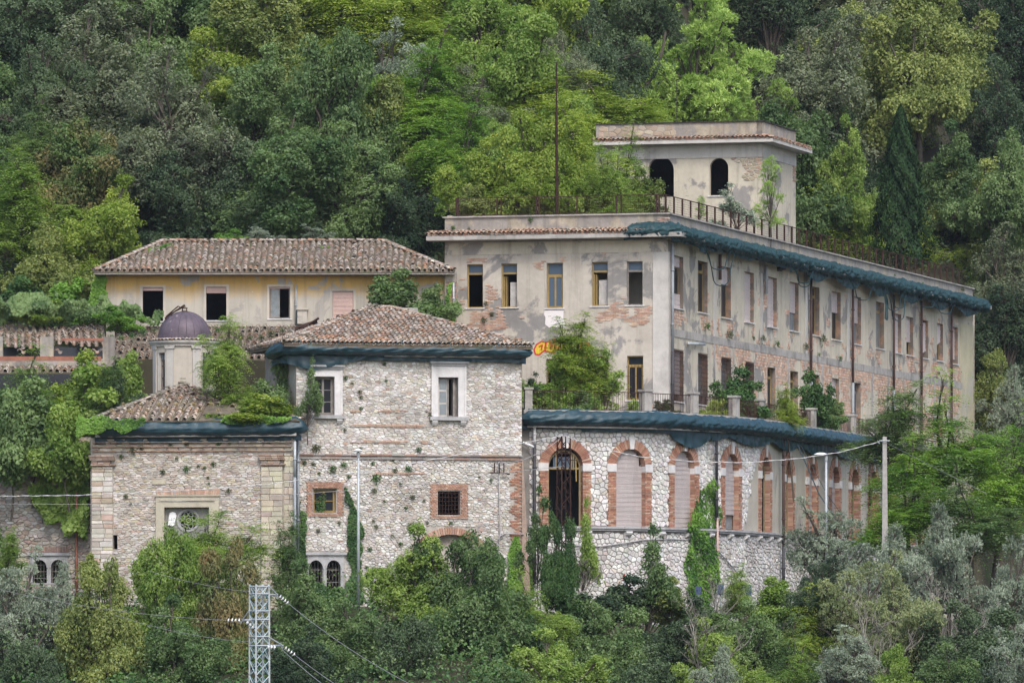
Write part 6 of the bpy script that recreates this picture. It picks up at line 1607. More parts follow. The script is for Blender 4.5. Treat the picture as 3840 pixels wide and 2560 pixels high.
def crown_mesh(name, seed, lobes, nleaf, size, aspect=.62, spray=.035, per=10, style='leaf', upb=.35, hollow=.62, hr=.85):
    g = np.random.default_rng(seed + 100)
    area = np.array([l[1] ** 2 for l in lobes]); k = g.choice(len(lobes), nleaf // per * 2, p=area / area.sum())
    Cc = np.array([l[0] for l in lobes])[k]; rr = np.array([l[1] for l in lobes])[k]
    d = unit(g.normal(size=(len(k), 3)) + np.array([0, 0, upb])); fz = hollow + (1 - hollow) * g.random(len(k)) ** .7
    sh = g.random(len(k)) < .10; fz = np.where(sh, g.uniform(1.05, 1.45, len(k)), fz)
    bump = 1 + .22 * np.sin(d[:, 0] * 7 + k) * np.sin(d[:, 1] * 6 + 2 * k) + .12 * g.normal(size=len(k))
    P = Cc + d * (rr * fz * bump)[:, None] * np.array([1.06, 1.06, .86])
    keep = np.ones(len(k), bool)
    for c, r in lobes: keep &= ~((np.linalg.norm((P - c), axis=1) < r * .55))
    P, d, k = P[keep][:nleaf // per], d[keep][:nleaf // per], k[keep][:nleaf // per]
    n = len(P); lv = g.random(len(lobes)) * .5; sv = lv[k] + g.random(n) * .32
    if style == 'frond':
        # drooping feather leaves in rosettes: per leaflets along a bent midrib
        m = per; ang = g.uniform(0, 2 * np.pi, n); hd = np.stack([np.cos(ang), np.sin(ang), np.zeros(n)], 1)
        out = unit(hd + d * .8 + np.array([0, 0, .25])); L = size * g.uniform(5.0, 8.5, n)
        t = (np.arange(m) // 2 + .7) / (m / 2); side = np.where(np.arange(m) % 2, 1., -1.)
        Q = P[:, None] + out[:, None] * (L[:, None] * t)[..., None] + np.array([0, 0, -1.]) * (L[:, None] * .55 * t ** 2)[..., None]
        lat = unit(np.cross(out, np.array([0, 0, 1.])))
        Q = Q + lat[:, None] * (side * size * .5)[None, :, None]
        T_ = lat[:, None] * side[None, :, None] + out[:, None] * .45 + np.array([0, 0, -.35]); T_ = np.broadcast_to(T_, Q.shape)
        N_ = np.broadcast_to(np.array([0, 0, 1.]) + out[:, None] * .3, Q.shape) + g.normal(size=Q.shape) * .25
        V, Fq = leaves(Q.reshape(-1, 3), N_.reshape(-1, 3), size * g.uniform(.8, 1.2, n * m), .36, T_.reshape(-1, 3))
        fa = np.repeat(sv, m) + g.random(n * m) * .15 + .0
    else:
        off = g.normal(size=(n, per, 3)) * spray; off -= d[:, None] * (off * d[:, None]).sum(2, keepdims=True) * .45
        Q = P[:, None] + off
        if style == 'tuft':
            T_ = unit(g.normal(size=(n, per, 3)) * .8 + d[:, None] * .8 + np.array([0, 0, .8])); Q = P[:, None] + T_ * size * .5 + off * .5
            N_ = g.normal(size=(n, per, 3)) + np.array([0, 0, .5]); V, Fq = leaves(Q.reshape(-1, 3), N_.reshape(-1, 3), size * g.uniform(.7, 1.3, n * per), aspect, T_.reshape(-1, 3), 0)
        else:
            N_ = d[:, None] * .75 + np.array([0, 0, .45]) + g.normal(size=(n, per, 3)) * .55
            V, Fq = leaves(Q.reshape(-1, 3), N_.reshape(-1, 3), size * g.uniform(.65, 1.35, n * per), aspect)
        fa = np.repeat(sv, per) + g.random(n * per) * .18
    me = mesh_np('crown', V, Fq, 'leaf_mid', fa=np.clip(fa, 0, 1)); me['zt'] = float(np.percentile(V[:, 2], 99.3)); me['zb'] = float(np.percentile(V[:, 2], 1)); me['rw'] = float(np.percentile(np.hypot(V[:, 0], V[:, 1]), 95)); return me
def trunk_mesh(seed, lobes, r=.030, depth=1.3, fork=.12, hr=.85, lean=.0):
    g = random.Random(seed); m = MB(); ctr = Vector((g.uniform(-.04, .04), g.uniform(-.04, .04), fork * hr))
    base = Vector((lean, 0, -depth)); mid = base.lerp(ctr, .55) + Vector((g.uniform(-.03, .03), g.uniform(-.03, .03), 0))
    m.tube([base, mid, ctr], r * 1.15, 7, r1=r * .8, cap=False)
    for c, rr in lobes:
        c = Vector(c); a = ctr + Vector((0, 0, (c.z - ctr.z) * .25 * g.random())); bend = a.lerp(c, .5) + Vector((g.uniform(-.05, .05), g.uniform(-.05, .05), .05))
        m.tube([a, bend, c], r * .5, 5, r1=r * .14, cap=False)
        for q in range(5):
            e = c + Vector((g.gauss(0, 1), g.gauss(0, 1), g.gauss(.3, 1))).normalized() * rr * g.uniform(.7, 1.0)
            s = bend.lerp(c, g.uniform(.3, 1)); m.tube([s, s.lerp(e, .5) + Vector((0, 0, .015)), e], r * .15, 3, r1=r * .04, cap=False)
    return m.mesh('trunk', 'bark', True)
PROTO = {}
def proto(key, seed, lob, nleaf, size, hr=.85, depth=1.3, tr=.024, fork=.12, **kw):
    PROTO.setdefault(key, []).append((crown_mesh(key, seed, lob, nleaf, size, hr=hr, **kw), trunk_mesh(seed, lob, tr, depth, fork, hr), hr))
for s_ in range(4): proto('round', s_ + 1, lobes_round(s_ + 1, 48, r=(.065, .17), spread=.42, nb=(8, 10, 7, 9)[s_]), 46000, .0195, per=10, spray=.014)
for s_ in range(2): proto('dense', s_ + 11, lobes_round(s_ + 11, 60, r=(.06, .16), spread=.42, nb=11), 46000, .0165, per=12, spray=.012, aspect=.5)
for s_ in range(3): proto('frond', s_ + 21, lobes_round(s_ + 21, 34, r=(.05, .13), spread=.42, nb=7), 34000, .027, per=14, style='frond', hollow=.7, upb=.9)
for s_ in range(3): proto('olive', s_ + 31, lobes_round(s_ + 31, 48, r=(.05, .14), spread=.42, nb=9), 38000, .0185, per=12, style='tuft', aspect=.34, spray=.014, upb=.5)
for s_ in range(3): proto('bush', s_ + 41, [(c_ * np.array([1, 1, .92]) - np.array([0, 0, .06]), r_) for c_, r_ in lobes_round(s_ + 41, 28, r=(.07, .17), spread=.40, hr=.95, nb=7)], 11000, .042, per=8, spray=.03, hr=.9, depth=.3, tr=.012, fork=.0, upb=.5, hollow=.4)
for s_ in range(2): proto('wisp', s_ + 51, lobes_round(s_ + 51, 20, r=(.05, .12), spread=.36, hr=1.0, nb=6), 6500, .036, per=8, spray=.028, hr=1.0, depth=.3, tr=.014, fork=-.1, upb=.6, hollow=.2, aspect=.45)
def pine_lobes(seed, n, hr):
    g = np.random.default_rng(seed); out = []
    for i in range(n):
        z = (.06 + .92 * (i + g.random()) / n) * hr; R_ = .40 * (1 - (z / hr) ** 2.2) + .07; a = g.uniform(0, 6.28); d = R_ * g.uniform(.45, 1)
        out.append((np.array([math.cos(a) * d, math.sin(a) * d, z]), g.uniform(.09, .14)))
    return out
proto('pine', 61, lobes_round(61, 90, r=(.07, .15), spread=.42, hr=1.1, nb=16), 72000, .034, hr=1.1, per=16, style='tuft', aspect=.19, spray=.014, hollow=.5, upb=.6, tr=.028)
proto('pine', 62, pine_lobes(62, 26, 1.6), 16000, .042, hr=1.6, per=14, style='tuft', aspect=.15, spray=.02, upb=.9, tr=.02, depth=.4)
def cyp_mesh():
    g = np.random.default_rng(71); n = 30000; t = g.random(n) ** .75; z = t * 3.2; a = g.uniform(0, 6.28, n)
    prof = .5 * np.minimum(1, (1 - t) ** .75 * 1.12) * np.minimum(1, .72 + t * 3)
    lump = 1 + .20 * np.sin(a * 4 + z * 5 + np.sin(z * 3)) + .14 * np.sin(a * 7 - z * 9 + 1) + .10 * np.sin(a * 11 + z * 17) + .07 * g.normal(size=n); r = prof * lump * g.uniform(.72, 1, n) ** .5
    P = np.stack([np.cos(a) * r, np.sin(a) * r, z], 1); o = np.stack([np.cos(a), np.sin(a), np.full(n, .25)], 1)
    T_ = np.stack([np.cos(a) * .35, np.sin(a) * .35, np.ones(n)], 1) + g.normal(size=(n, 3)) * .2
    V, Fq = leaves(P, o + g.normal(size=(n, 3)) * .4, g.uniform(.035, .08, n), .38, T_); fa = np.clip(.3 + .5 * (lump - 1) * 3 + g.random(n) * .35, 0, 1)
    return mesh_np('crown', V, Fq, 'leaf_cypress', fa=fa)
_m = MB(); _m.tube([(0, 0, -.6), (0, 0, 2.9)], .05, 6, r1=.01); PROTO['cypress'] = [(cyp_mesh(), _m.mesh('trunk', 'bark', True), 3.2)]
def bare(seed, n=26):
    g = random.Random(seed); m = MB()
    def br(p, d, L, r, k):
        pts = [p]; q = p
        for i in range(4): d = (d + Vector((g.gauss(0, .18), g.gauss(0, .18), g.gauss(.03, .12)))).normalized(); q = q + d * L / 4; pts.append(q)
        m.tube(pts, r, 4, r1=r * .45, cap=False)
        if k: 
            for i in range(3 + (k > 1)): j = g.randint(1, 4); br(pts[j], (d + Vector((g.gauss(0, .6), g.gauss(0, .6), g.gauss(.2, .4)))).normalized(), L * g.uniform(.4, .65), r * .5, k - 1)
    for i in range(5): br(Vector((g.uniform(-.05, .05), g.uniform(-.05, .05), 0)), Vector((g.gauss(0, .4), g.gauss(0, .4), 1)).normalized(), .55, .014, 3)
    return m.mesh('branches', 'bark_pale', True)
BARE = [bare(3), bare(5)]

def tree(kind, px, yt, yb, wpx, Y, leafm, label, cat='tree', name=None, group=None, zb=None, bark='bark', var=None, rot=None):
    x, _, _ = at(px, 0, Y); k = F / Y; W_ = wpx / k; zt_c, zbt = (HZ - yt) / k, (HZ - yb) / k
    pr = PROTO[kind]; cm, tm, hr = pr[var if var is not None else R.randrange(len(pr))]
    g0 = ground(x, Y) if zb is None else zb
    if 'zt' in cm.keys():
        H_ = zt_c - zbt; sz_ = H_ / (cm['zt'] - cm['zb']); W_ = W_ * .5 / cm['rw']; zbt -= cm['zb'] * sz_; zt_c = zbt + sz_ * hr
    zlow = min(g0, zbt)
    e = empty(name or ('shrub' if cat == 'shrub' else 'tree'), (x, Y, min(g0, zbt)), label, cat, group)
    a = R.uniform(0, 6.28) if rot is None else rot; tl = 0 if kind in ('cypress', 'pine') else R.gauss(0, .07)
    M4 = Matrix.Translation((x, Y, zbt)) @ Matrix.Rotation(tl, 4, 'Y') @ Matrix.Rotation(a, 4, 'Z') @ Matrix.Diagonal((W_ * R.uniform(.92, 1.1), W_ * R.uniform(.92, 1.1), (zt_c - zbt) / hr, 1))
    for me, nm, mm in ((cm, 'crown', leafm), (tm, 'trunk', bark)):
        o = link(nm, me, e, M4); o.material_slots[0].link = 'OBJECT'; o.material_slots[0].material = MATS[mm]
    return e
def hillY(px, ybase):
    """depth at which the hillside is seen at this height of the picture"""
    lo, hi = 392.0, 560.0
    for Y in np.arange(392, 560, .5):
        X = (px - CX) / F * Y
        if Y > ybase_(X) and (HZ - ybase) / F * Y <= ground(X, Y): return float(Y)
    return 450.0
ybase_ = ybase

# hillside wood: (kind, px, top, bottom, width, leaf, label)
HILL = [
 ('dense', 60, -170, 330, 560, 'leaf_dark', 'very dark evergreen in the top left corner of the wood'),
 ('dense', 400, -220, 260, 560, 'leaf_holm', 'dull grey green oak at the top edge, second from the left corner'),
 ('dense', 330, 70, 560, 600, 'leaf_holm', 'broad grey brown holm oak below the top left corner'),
 ('round', 760, -190, 240, 480, 'leaf_mid', 'mid green tree on the top edge between dull oak and ochre trees'),
 ('round', 980, -120, 360, 500, 'leaf_ochre', 'ochre green tree on the top edge left of centre'),
 ('round', 840, 110, 430, 330, 'leaf_yellow', 'small yellow green tree above the large bright oak'),
 ('frond', 1290, -160, 330, 480, 'leaf_yellow', 'yellowing feathery tree on the top edge left of centre'),
 ('frond', 1560, -180, 250, 460, 'leaf_yellow', 'yellow green feathery tree on the top edge just left of the rusty mast line'),
 ('olive', 1440, 110, 480, 420, 'leaf_olive', 'grey willow like tree behind the feathery tree of heaven'),
 ('round', 1800, -120, 330, 430, 'leaf_bright', 'bright green tree at the top edge near the middle of the picture'),
 ('round', 1960, 60, 520, 480, 'leaf_bright', 'bright green tree high behind the rusty mast'),
 ('dense', 2200, -90, 420, 480, 'leaf_dark', 'blue black evergreen right of the rusty mast at the top'),
 ('dense', 2120, 130, 450, 260, 'leaf_holm', 'smaller grey evergreen right beside the top of the rusty mast'),
 ('dense', 2420, -160, 330, 430, 'leaf_dark', 'dark tree behind the left side of the bright pine'),
 ('dense', 2880, -140, 330, 480, 'leaf_dark', 'dark tree behind the right side of the bright pine'),
 ('dense', 3230, -200, 260, 520, 'leaf_holm', 'grey green holm oak on the top edge right of the pine'),
 ('dense', 3070, 90, 640, 560, 'leaf_holm', 'large round dark grey green holm oak right of the bright pine'),
 ('round', 3520, -160, 360, 470, 'leaf_ochre', 'dull olive tree on the top edge, second from the right corner'),
 ('dense', 3790, -170, 420, 480, 'leaf_dark', 'blue black evergreen in the top right corner'),
 ('round', 3440, 60, 560, 480, 'leaf_ochre', 'olive green tree above the cypress'),
 ('dense', 3740, 260, 760, 440, 'leaf_dark', 'dark oak at the right edge below the top right corner'),
 ('round', 3700, 620, 1040, 420, 'leaf_ochre', 'ochre green tree at the right edge level with the tall cypress'),
 ('round', 3600, 480, 900, 330, 'leaf_mid', 'mid green tree just right of the cypress top'),
 ('dense', 620, 210, 760, 620, 'leaf_holm', 'wide grey green holm oak left of the large bright oak'),
 ('round', 330, 470, 850, 480, 'leaf_rusty', 'tree with reddish seed clusters above the yellow green trees at left'),
 ('dense', 640, 560, 960, 520, 'leaf_dark', 'dark tree with tangled twigs just above the left end of the yellow house roof'),
 ('dense', 160, 170, 620, 420, 'leaf_dark', 'black green evergreen near the left edge in the shade'),
 ('round', 960, 190, 620, 430, 'leaf_mid', 'left crown of the mid green oak group above the yellow house'),
 ('round', 1230, 140, 640, 460, 'leaf_mid', 'tallest mid green oak, above the middle of the yellow house'),
 ('round', 1080, 400, 880, 520, 'leaf_mid', 'lower spreading mid green oak just above the yellow house ridge'),
 ('round', 1330, 480, 900, 420, 'leaf_mid', 'green oak right beside the large forked one, above the yellow house'),
 ('dense', 1100, 720, 960, 560, 'leaf_dark', 'deep shade tree directly behind the yellow house ridge'),
 ('dense', 1480, 620, 960, 420, 'leaf_dark', 'dark ivy clad tree between the yellow house and the long building'),
 ('frond', 1560, 130, 560, 520, 'leaf_ailanthus', 'spreading feathery tree of heaven with tan seed heads in the middle of the wood'),
 ('frond', 1760, 340, 760, 420, 'leaf_ailanthus', 'feathery tree of heaven left of the rusty mast, above the fence'),
 ('dense', 1800, 260, 540, 420, 'leaf_holm', 'grey green bush like oak between the two trees of heaven'),
 ('frond', 2230, 270, 640, 520, 'leaf_yellow', 'yellow tinted feathery tree right of the rusty mast'),
 ('frond', 2030, 300, 700, 420, 'leaf_yellow', 'yellow tinted feathery tree directly behind the rusty mast'),
 ('frond', 2440, 400, 640, 300, 'leaf_bright', 'light green feathery tree behind the tower parapet at left'),
 ('round', 1880, 480, 880, 360, 'leaf_bright', 'light green tree behind the left part of the roof fence'),
 ('round', 2950, 410, 900, 500, 'leaf_mid', 'fresh green tree right behind the tower'),
 ('frond', 3130, 740, 1160, 380, 'leaf_yellow', 'bright yellow green feathery tree between tower and cypress'),
 ('frond', 3230, 790, 1180, 340, 'leaf_bright', 'light green feathery tree against the left foot of the cypress'),
 ('round', 3200, 460, 900, 260, 'leaf_bright', 'narrow light green tree touching the left side of the cypress'),
 ('frond', 3510, 850, 1180, 260, 'leaf_yellow', 'small yellow green tree right of the cypress foot behind the fence'),
 ('frond', 3010, 800, 1140, 260, 'leaf_yellow', 'yellow green tree against the right side of the tower'),
 ('frond', 3560, 940, 1240, 240, 'leaf_yellow', 'yellow green tree behind the far end of the roof fence'),
 ('dense', 3640, 860, 1120, 380, 'leaf_dark', 'dark bush mass right of the cypress foot'),
 ('round', 3640, 640, 1000, 420, 'leaf_ochre', 'dull ochre tree halfway between the cypress and the right edge'),
]
for kind, px, yt, yb, wp, lm, lab in HILL:
    Y = hillY(px, min(yb + .16 * (yb - yt), 980)) - (1.5 if yb < 900 else 0); tree(kind, px, yt, yb, wp, Y, lm, lab)
YP = hillY(2590, 860)
tree('pine', 2610, -30, 480, 460, YP - 1, 'leaf_pine', 'tall bright green pine rising above the tower', name='pine_tree', var=0, zb=24)
tree('pine', 2420, 150, 460, 200, YP - .8, 'leaf_pine', 'lower left bough mass of bright pine beside its leaning trunk', name='pine_tree', var=0, rot=2, zb=24)
tree('pine', 2740, 170, 470, 200, YP + .8, 'leaf_pine', 'lower right bough mass of the bright pine above the tower', name='pine_tree', var=0, rot=4, zb=24)
e = empty('leaning_trunk', tuple(at(2350, 560, YP - 3)), 'thick grey pine trunk leaning to the right left of the tower', 'tree trunk')
m = MB(); Yp = YP - 3; m.tube([at(2345, 700, Yp), at(2385, 430, Yp), at(2430, 310, Yp), at(2462, 265, Yp), at(2484, 190, Yp), at(2496, 120, Yp)], .17, 8, r1=.07); m.build('stem', 'bark', e)
tree('pine', 2930, 300, 570, 190, hillY(2930, 900), 'leaf_pine', 'small bright young pine right of the tower parapet', name='pine_tree', var=1, zb=24)
tree('cypress', 3378, 394, 1010, 215, 449.5, 'leaf_cypress', 'tall dark narrow cypress behind the right part of the long building', name='cypress', zb=ground(at(3378, 0, 449.5).x, 449.5))
# further trees to close the wood, named by their place
cols = ['at the left picture edge', 'above the left stone wall', 'above the church front', 'above the domed lantern', 'above the yellow house middle', 'above the stone house roof', 'left of the rusty mast', 'behind the rusty mast', 'behind the tower', 'right of the tower', 'left of the cypress', 'right of the cypress', 'at the right picture edge']
rows_ = ['lowest row of the wood', 'second row up', 'third row up', 'fourth row up', 'top row']
spk = {'leaf_dark': 'dark evergreen', 'leaf_holm': 'grey green holm oak', 'leaf_mid': 'mid green tree', 'leaf_bright': 'light green tree', 'leaf_ochre': 'ochre green tree', 'leaf_yellow': 'yellow green tree'}
for r_, ybs in enumerate((960, 760, 540, 300, 60)):
    for c_ in range(13):
        px = -80 + c_ * 330 + (165 if r_ % 2 else 0) + R.uniform(-50, 50)
        if 2900 < px < 3500 and ybs > 800: continue
        wd = R.uniform(400, 520); yy = ybs + R.uniform(-40, 40); yt = yy - wd * R.uniform(.85, 1.1); cy = (yy + yt) / 2
        if any(abs(px - h[1]) < .26 * h[4] and abs(cy - (h[2] + h[3]) / 2) < .26 * (h[3] - h[2]) for h in HILL): continue
        if (2200 < px < 2960 and -100 < cy < 620) or (3130 < px < 3640 and cy > 330): continue
        if px < 700: sp = R.choice(['leaf_dark', 'leaf_holm', 'leaf_dark', 'leaf_mid'])
        elif px < 1500: sp = R.choice(['leaf_mid', 'leaf_dark', 'leaf_mid', 'leaf_ochre'])
        elif px < 2300: sp = R.choice(['leaf_bright', 'leaf_yellow', 'leaf_bright', 'leaf_holm'])
        else: sp = R.choice(['leaf_dark', 'leaf_holm', 'leaf_mid', 'leaf_dark', 'leaf_ochre'])
        tree(R.choice(['round', 'dense', 'round']), px, yt, yy, wd, hillY(px, yy + 50) + 3.0, sp, '%s in the %s, %s' % (spk[sp], rows_[r_], cols[c_]), group='trees filling the hillside wood')

# left side slope, beside and above the ruined roof
SIDE = [
 ('frond', 130, 395, 640, 260, 398, 'leaf_mid', 'small feathery green tree at far left below the shaded evergreens'),
 ('round', 330, 530, 850, 330, 395, 'leaf_mid', 'fresh green tree between the two yellow green ones at left'),
 ('frond', 110, 600, 1050, 430, 390, 'leaf_bright', 'bright yellow green tree at the left edge'),
 ('round', 400, 680, 1080, 400, 388, 'leaf_yellow', 'ochre yellow leaved tree left of the yellow house roof'),
 ('round', 190, 860, 1180, 420, 386, 'leaf_ochre', 'lower ochre green tree at left above the creeper bank'),
 ('bush', 40, 1480, 1800, 300, 354.2, 'leaf_mid', 'feathery green tree at the left edge over the shaded stone wall'),
 ('bush', 250, 1520, 1790, 240, 353.4, 'leaf_bright', 'fresh green tree over the church left corner'),
 ('frond', 430, 1360, 1620, 220, 356.0, 'leaf_mid', 'feathery sapling behind the left slope of the church roof'),
 ('bush', 150, 1110, 1215, 200, 371, 'leaf_bright', 'light green bush on the vine bank above the ruined roof'),
 ('bush', 440, 1150, 1240, 170, 369, 'leaf_ivy', 'green bush at the foot of the left end of the yellow house'),
 ('bush', 60, 1040, 1200, 240, 377, 'leaf_ivy_dark', 'dark bush at the left edge above the ruined roof'),
 ('bush', 260, 1060, 1230, 260, 376, 'leaf_ivy', 'pale flowering bush left of the yellow house'),
 ('frond', 90, 1350, 1640, 380, 357.2, 'leaf_bright', 'bright green tree before the ruined roof at the left edge'),
 ('bush', 330, 1330, 1540, 280, 358.6, 'leaf_yellow', 'yellow green bush covering the hole in the ruined roof'),
 ('bush', 300, 1390, 1720, 360, 356.2, 'leaf_bright', 'green tree left of the church roof'),
 ('bush', 130, 1430, 1780, 340, 354.8, 'leaf_mid', 'dark tree draped over the left stone wall'),
 ('bush', 490, 1330, 1560, 190, 356.8, 'leaf_bright', 'bright green bush just left of the domed lantern'),
 ('wisp', 470, 1420, 1620, 200, 355.4, 'leaf_dark', 'dark twiggy bush behind the church roof at left'),
 ('frond', 880, 1200, 1590, 260, 354.6, 'leaf_bright', 'light green willow like tree between lantern and stone house'),
 ('wisp', 1070, 1310, 1590, 300, 353.6, 'leaf_mid', 'thin twiggy bush against the left edge of the stone house'),
 ('wisp', 1160, 1350, 1560, 130, 351.3, 'leaf_mid', 'sprays of thin leaves before the left marble window'),
 ('bush', 960, 1480, 1600, 300, 352.2, 'leaf_yellow', 'yellowing low bush on the broken side of the church roof'),
 ('bush', 1510, 1020, 1210, 260, 371.2, 'leaf_mid', 'dark green bush before the right end of the yellow house'),
 ('bush', 1640, 1080, 1230, 200, 371.6, 'leaf_mid', 'green bush at the foot of the brick corner pier'),
 ('bush', 860, 860, 940, 130, 384, 'leaf_ivy', 'small fig bush behind the ridge of the yellow house'),
 ('olive', 960, 850, 930, 220, 385, 'leaf_olive', 'low silver grey shrub behind the ridge of the yellow house'),
 ('olive', 1180, 850, 930, 220, 385, 'leaf_olive', 'second silver grey shrub behind the yellow house ridge, nearer the long building'),
]
for kind, px, yt, yb, wp, Y, lm, lab in SIDE:
    tree(kind, px, yt, yb, wp, Y, lm, lab, 'shrub' if kind in ('bush', 'wisp') else 'tree', zb=(HZ - yb) / F * Y - .1)
# the wood and the slope go on a little beyond both edges of the picture
for side_, w_ in ((-1, 'left'), (1, 'right')):
    for c_ in range(3):
        for r_, (yy, fr_) in enumerate(((900, 0), (600, 0), (300, 0), (0, 0), (1250, 372), (1650, 362), (2050, 350), (2450, 338))):
            px = (-230 - c_ * 330) if side_ < 0 else (4060 + c_ * 330); px += R.uniform(-60, 60)
            Y = fr_ + R.uniform(-2, 2) + (0 if side_ < 0 or fr_ < 355 else 40) if fr_ else hillY(px, yy + 40) + 2
            zg = ground(at(px, 0, Y).x, Y); yb_ = HZ - zg * F / Y - 40 if fr_ else yy
            wd = R.uniform(400, 540); tree(R.choice(['round', 'dense']), px, yb_ - wd * .95, yb_, wd, Y, R.choice(['leaf_dark', 'leaf_holm', 'leaf_mid', 'leaf_mid']), 'wood tree growing beyond the %s edge of the picture' % w_, group='trees beyond the %s picture edge' % w_)
# roof terrace growth behind the fence (they stand on the flat roof)
ZR = ZE + .03
for kind, px, yt, yb, wp, Y, lm, lab in [
 ('round', 1820, 540, 890, 380, 380, 'leaf_yellow', 'yellow green bushy tree on the roof at the left end of the fence'),
 ('round', 2010, 450, 890, 400, 381, 'leaf_yellow', 'yellow green tree on the roof behind the rusty mast'),
 ('frond', 2190, 400, 890, 360, 383, 'leaf_yellow', 'yellow green tree on the roof left of the tower'),
 ('frond', 2350, 500, 890, 280, 384, 'leaf_bright', 'light green tree hiding the left arch of the tower'),
 ('frond', 2270, 560, 890, 240, 380, 'leaf_bright', 'feathery light tree in front of the tower corner trees'),
 ('bush', 1780, 690, 800, 170, 379, 'leaf_ochre', 'low dull bush behind the left panel of the roof fence'),
 ('bush', 2420, 640, 800, 170, 384, 'leaf_ochre', 'low ochre bush below the left arch of the tower'),
 ('pine', 2890, 590, 850, 130, 394, 'leaf_pine', 'pale green young pine before the tower corner'),
 ('wisp', 2755, 690, 850, 200, 392, 'leaf_olive', 'pale twiggy birch like bush below the tower window'),
 ('pine', 2628, 735, 820, 55, 386, 'leaf_pine', 'tiny bright pine seedling behind the fence corner')]:
    tree(kind, px, yt, yb, wp, Y, lm, lab, 'shrub' if kind in ('bush', 'wisp') else 'tree', zb=ZR, var=1 if kind == 'pine' else None)
for px, yt, Y, s in ((2355, 560, 382, 3.6), (1760, 740, 377.5, 1.3)):
    zb_ = ZR; e = empty('dead_sapling', (at(px, 0, Y).x, Y, zb_), 'bare pale branched sapling before the left arch of the tower' if px > 2000 else 'tangle of bare grey stems behind the left end of the roof fence', 'dead tree')
    link('branches', BARE[px % 2], e, Matrix.Translation((at(px, 0, Y).x, Y, zb_)) @ Matrix.Diagonal((s * .6, s * .6, s * .8, 1)))
# terrace growth
zt2 = zt_ + .25
for kind, px, yt, yb, wp, Y, lm, lab in [
 ('frond', 2130, 1190, 1460, 280, 362.0, 'leaf_yellow', 'yellow green tree of heaven on the terrace before the graffiti'),
 ('wisp', 2080, 1320, 1550, 290, 361.4, 'leaf_ailanthus', 'feathery lower tree on the terrace at the end of the stone house'),
 ('wisp', 2260, 1320, 1560, 250, 362.4, 'leaf_bright', 'green tree on the terrace right of the graffiti'),
 ('frond', 2210, 1280, 1540, 270, 363.0, 'leaf_yellow', 'orange yellow tinted tree of heaven over the right end of the graffiti'),
 ('bush', 2060, 1440, 1580, 200, 361.0, 'leaf_bright', 'light green shrub at the foot of the terrace trees'),
 ('wisp', 2020, 1400, 1560, 150, 360.8, 'leaf_dark', 'dark thin shrub on the terrace against the stone house'),
 ('bush', 2190, 1470, 1580, 200, 360.6, 'leaf_mid', 'low green shrub hanging over the terrace edge'),
 ('bush', 2770, 1385, 1575, 210, 372.6, 'leaf_ivy_dark', 'dark green bush on the terrace before the barred windows'),
 ('bush', 3060, 1400, 1610, 170, 385.5, 'leaf_ivy_dark', 'tall rounded dark green bush on the terrace towards the right'),
 ('bush', 3130, 1500, 1590, 100, 388, 'leaf_mid', 'low green bush beside the rounded one on the terrace'),
 ('frond', 2955, 1450, 1610, 130, 375.2, 'leaf_yellow', 'yellowing vine on the terrace railing'),
 ('bush', 2680, 1500, 1580, 130, 369.5, 'leaf_yellow', 'yellow flowering weeds by the terrace railing'),
 ('bush', 2500, 1500, 1560, 120, 366.8, 'leaf_weed', 'grey green weeds behind the railing near the corner pillar')]:
    tree(kind, px, yt, yb, wp, Y, lm, lab, 'shrub' if kind in ('bush', 'wisp') else 'tree', zb=zt2)

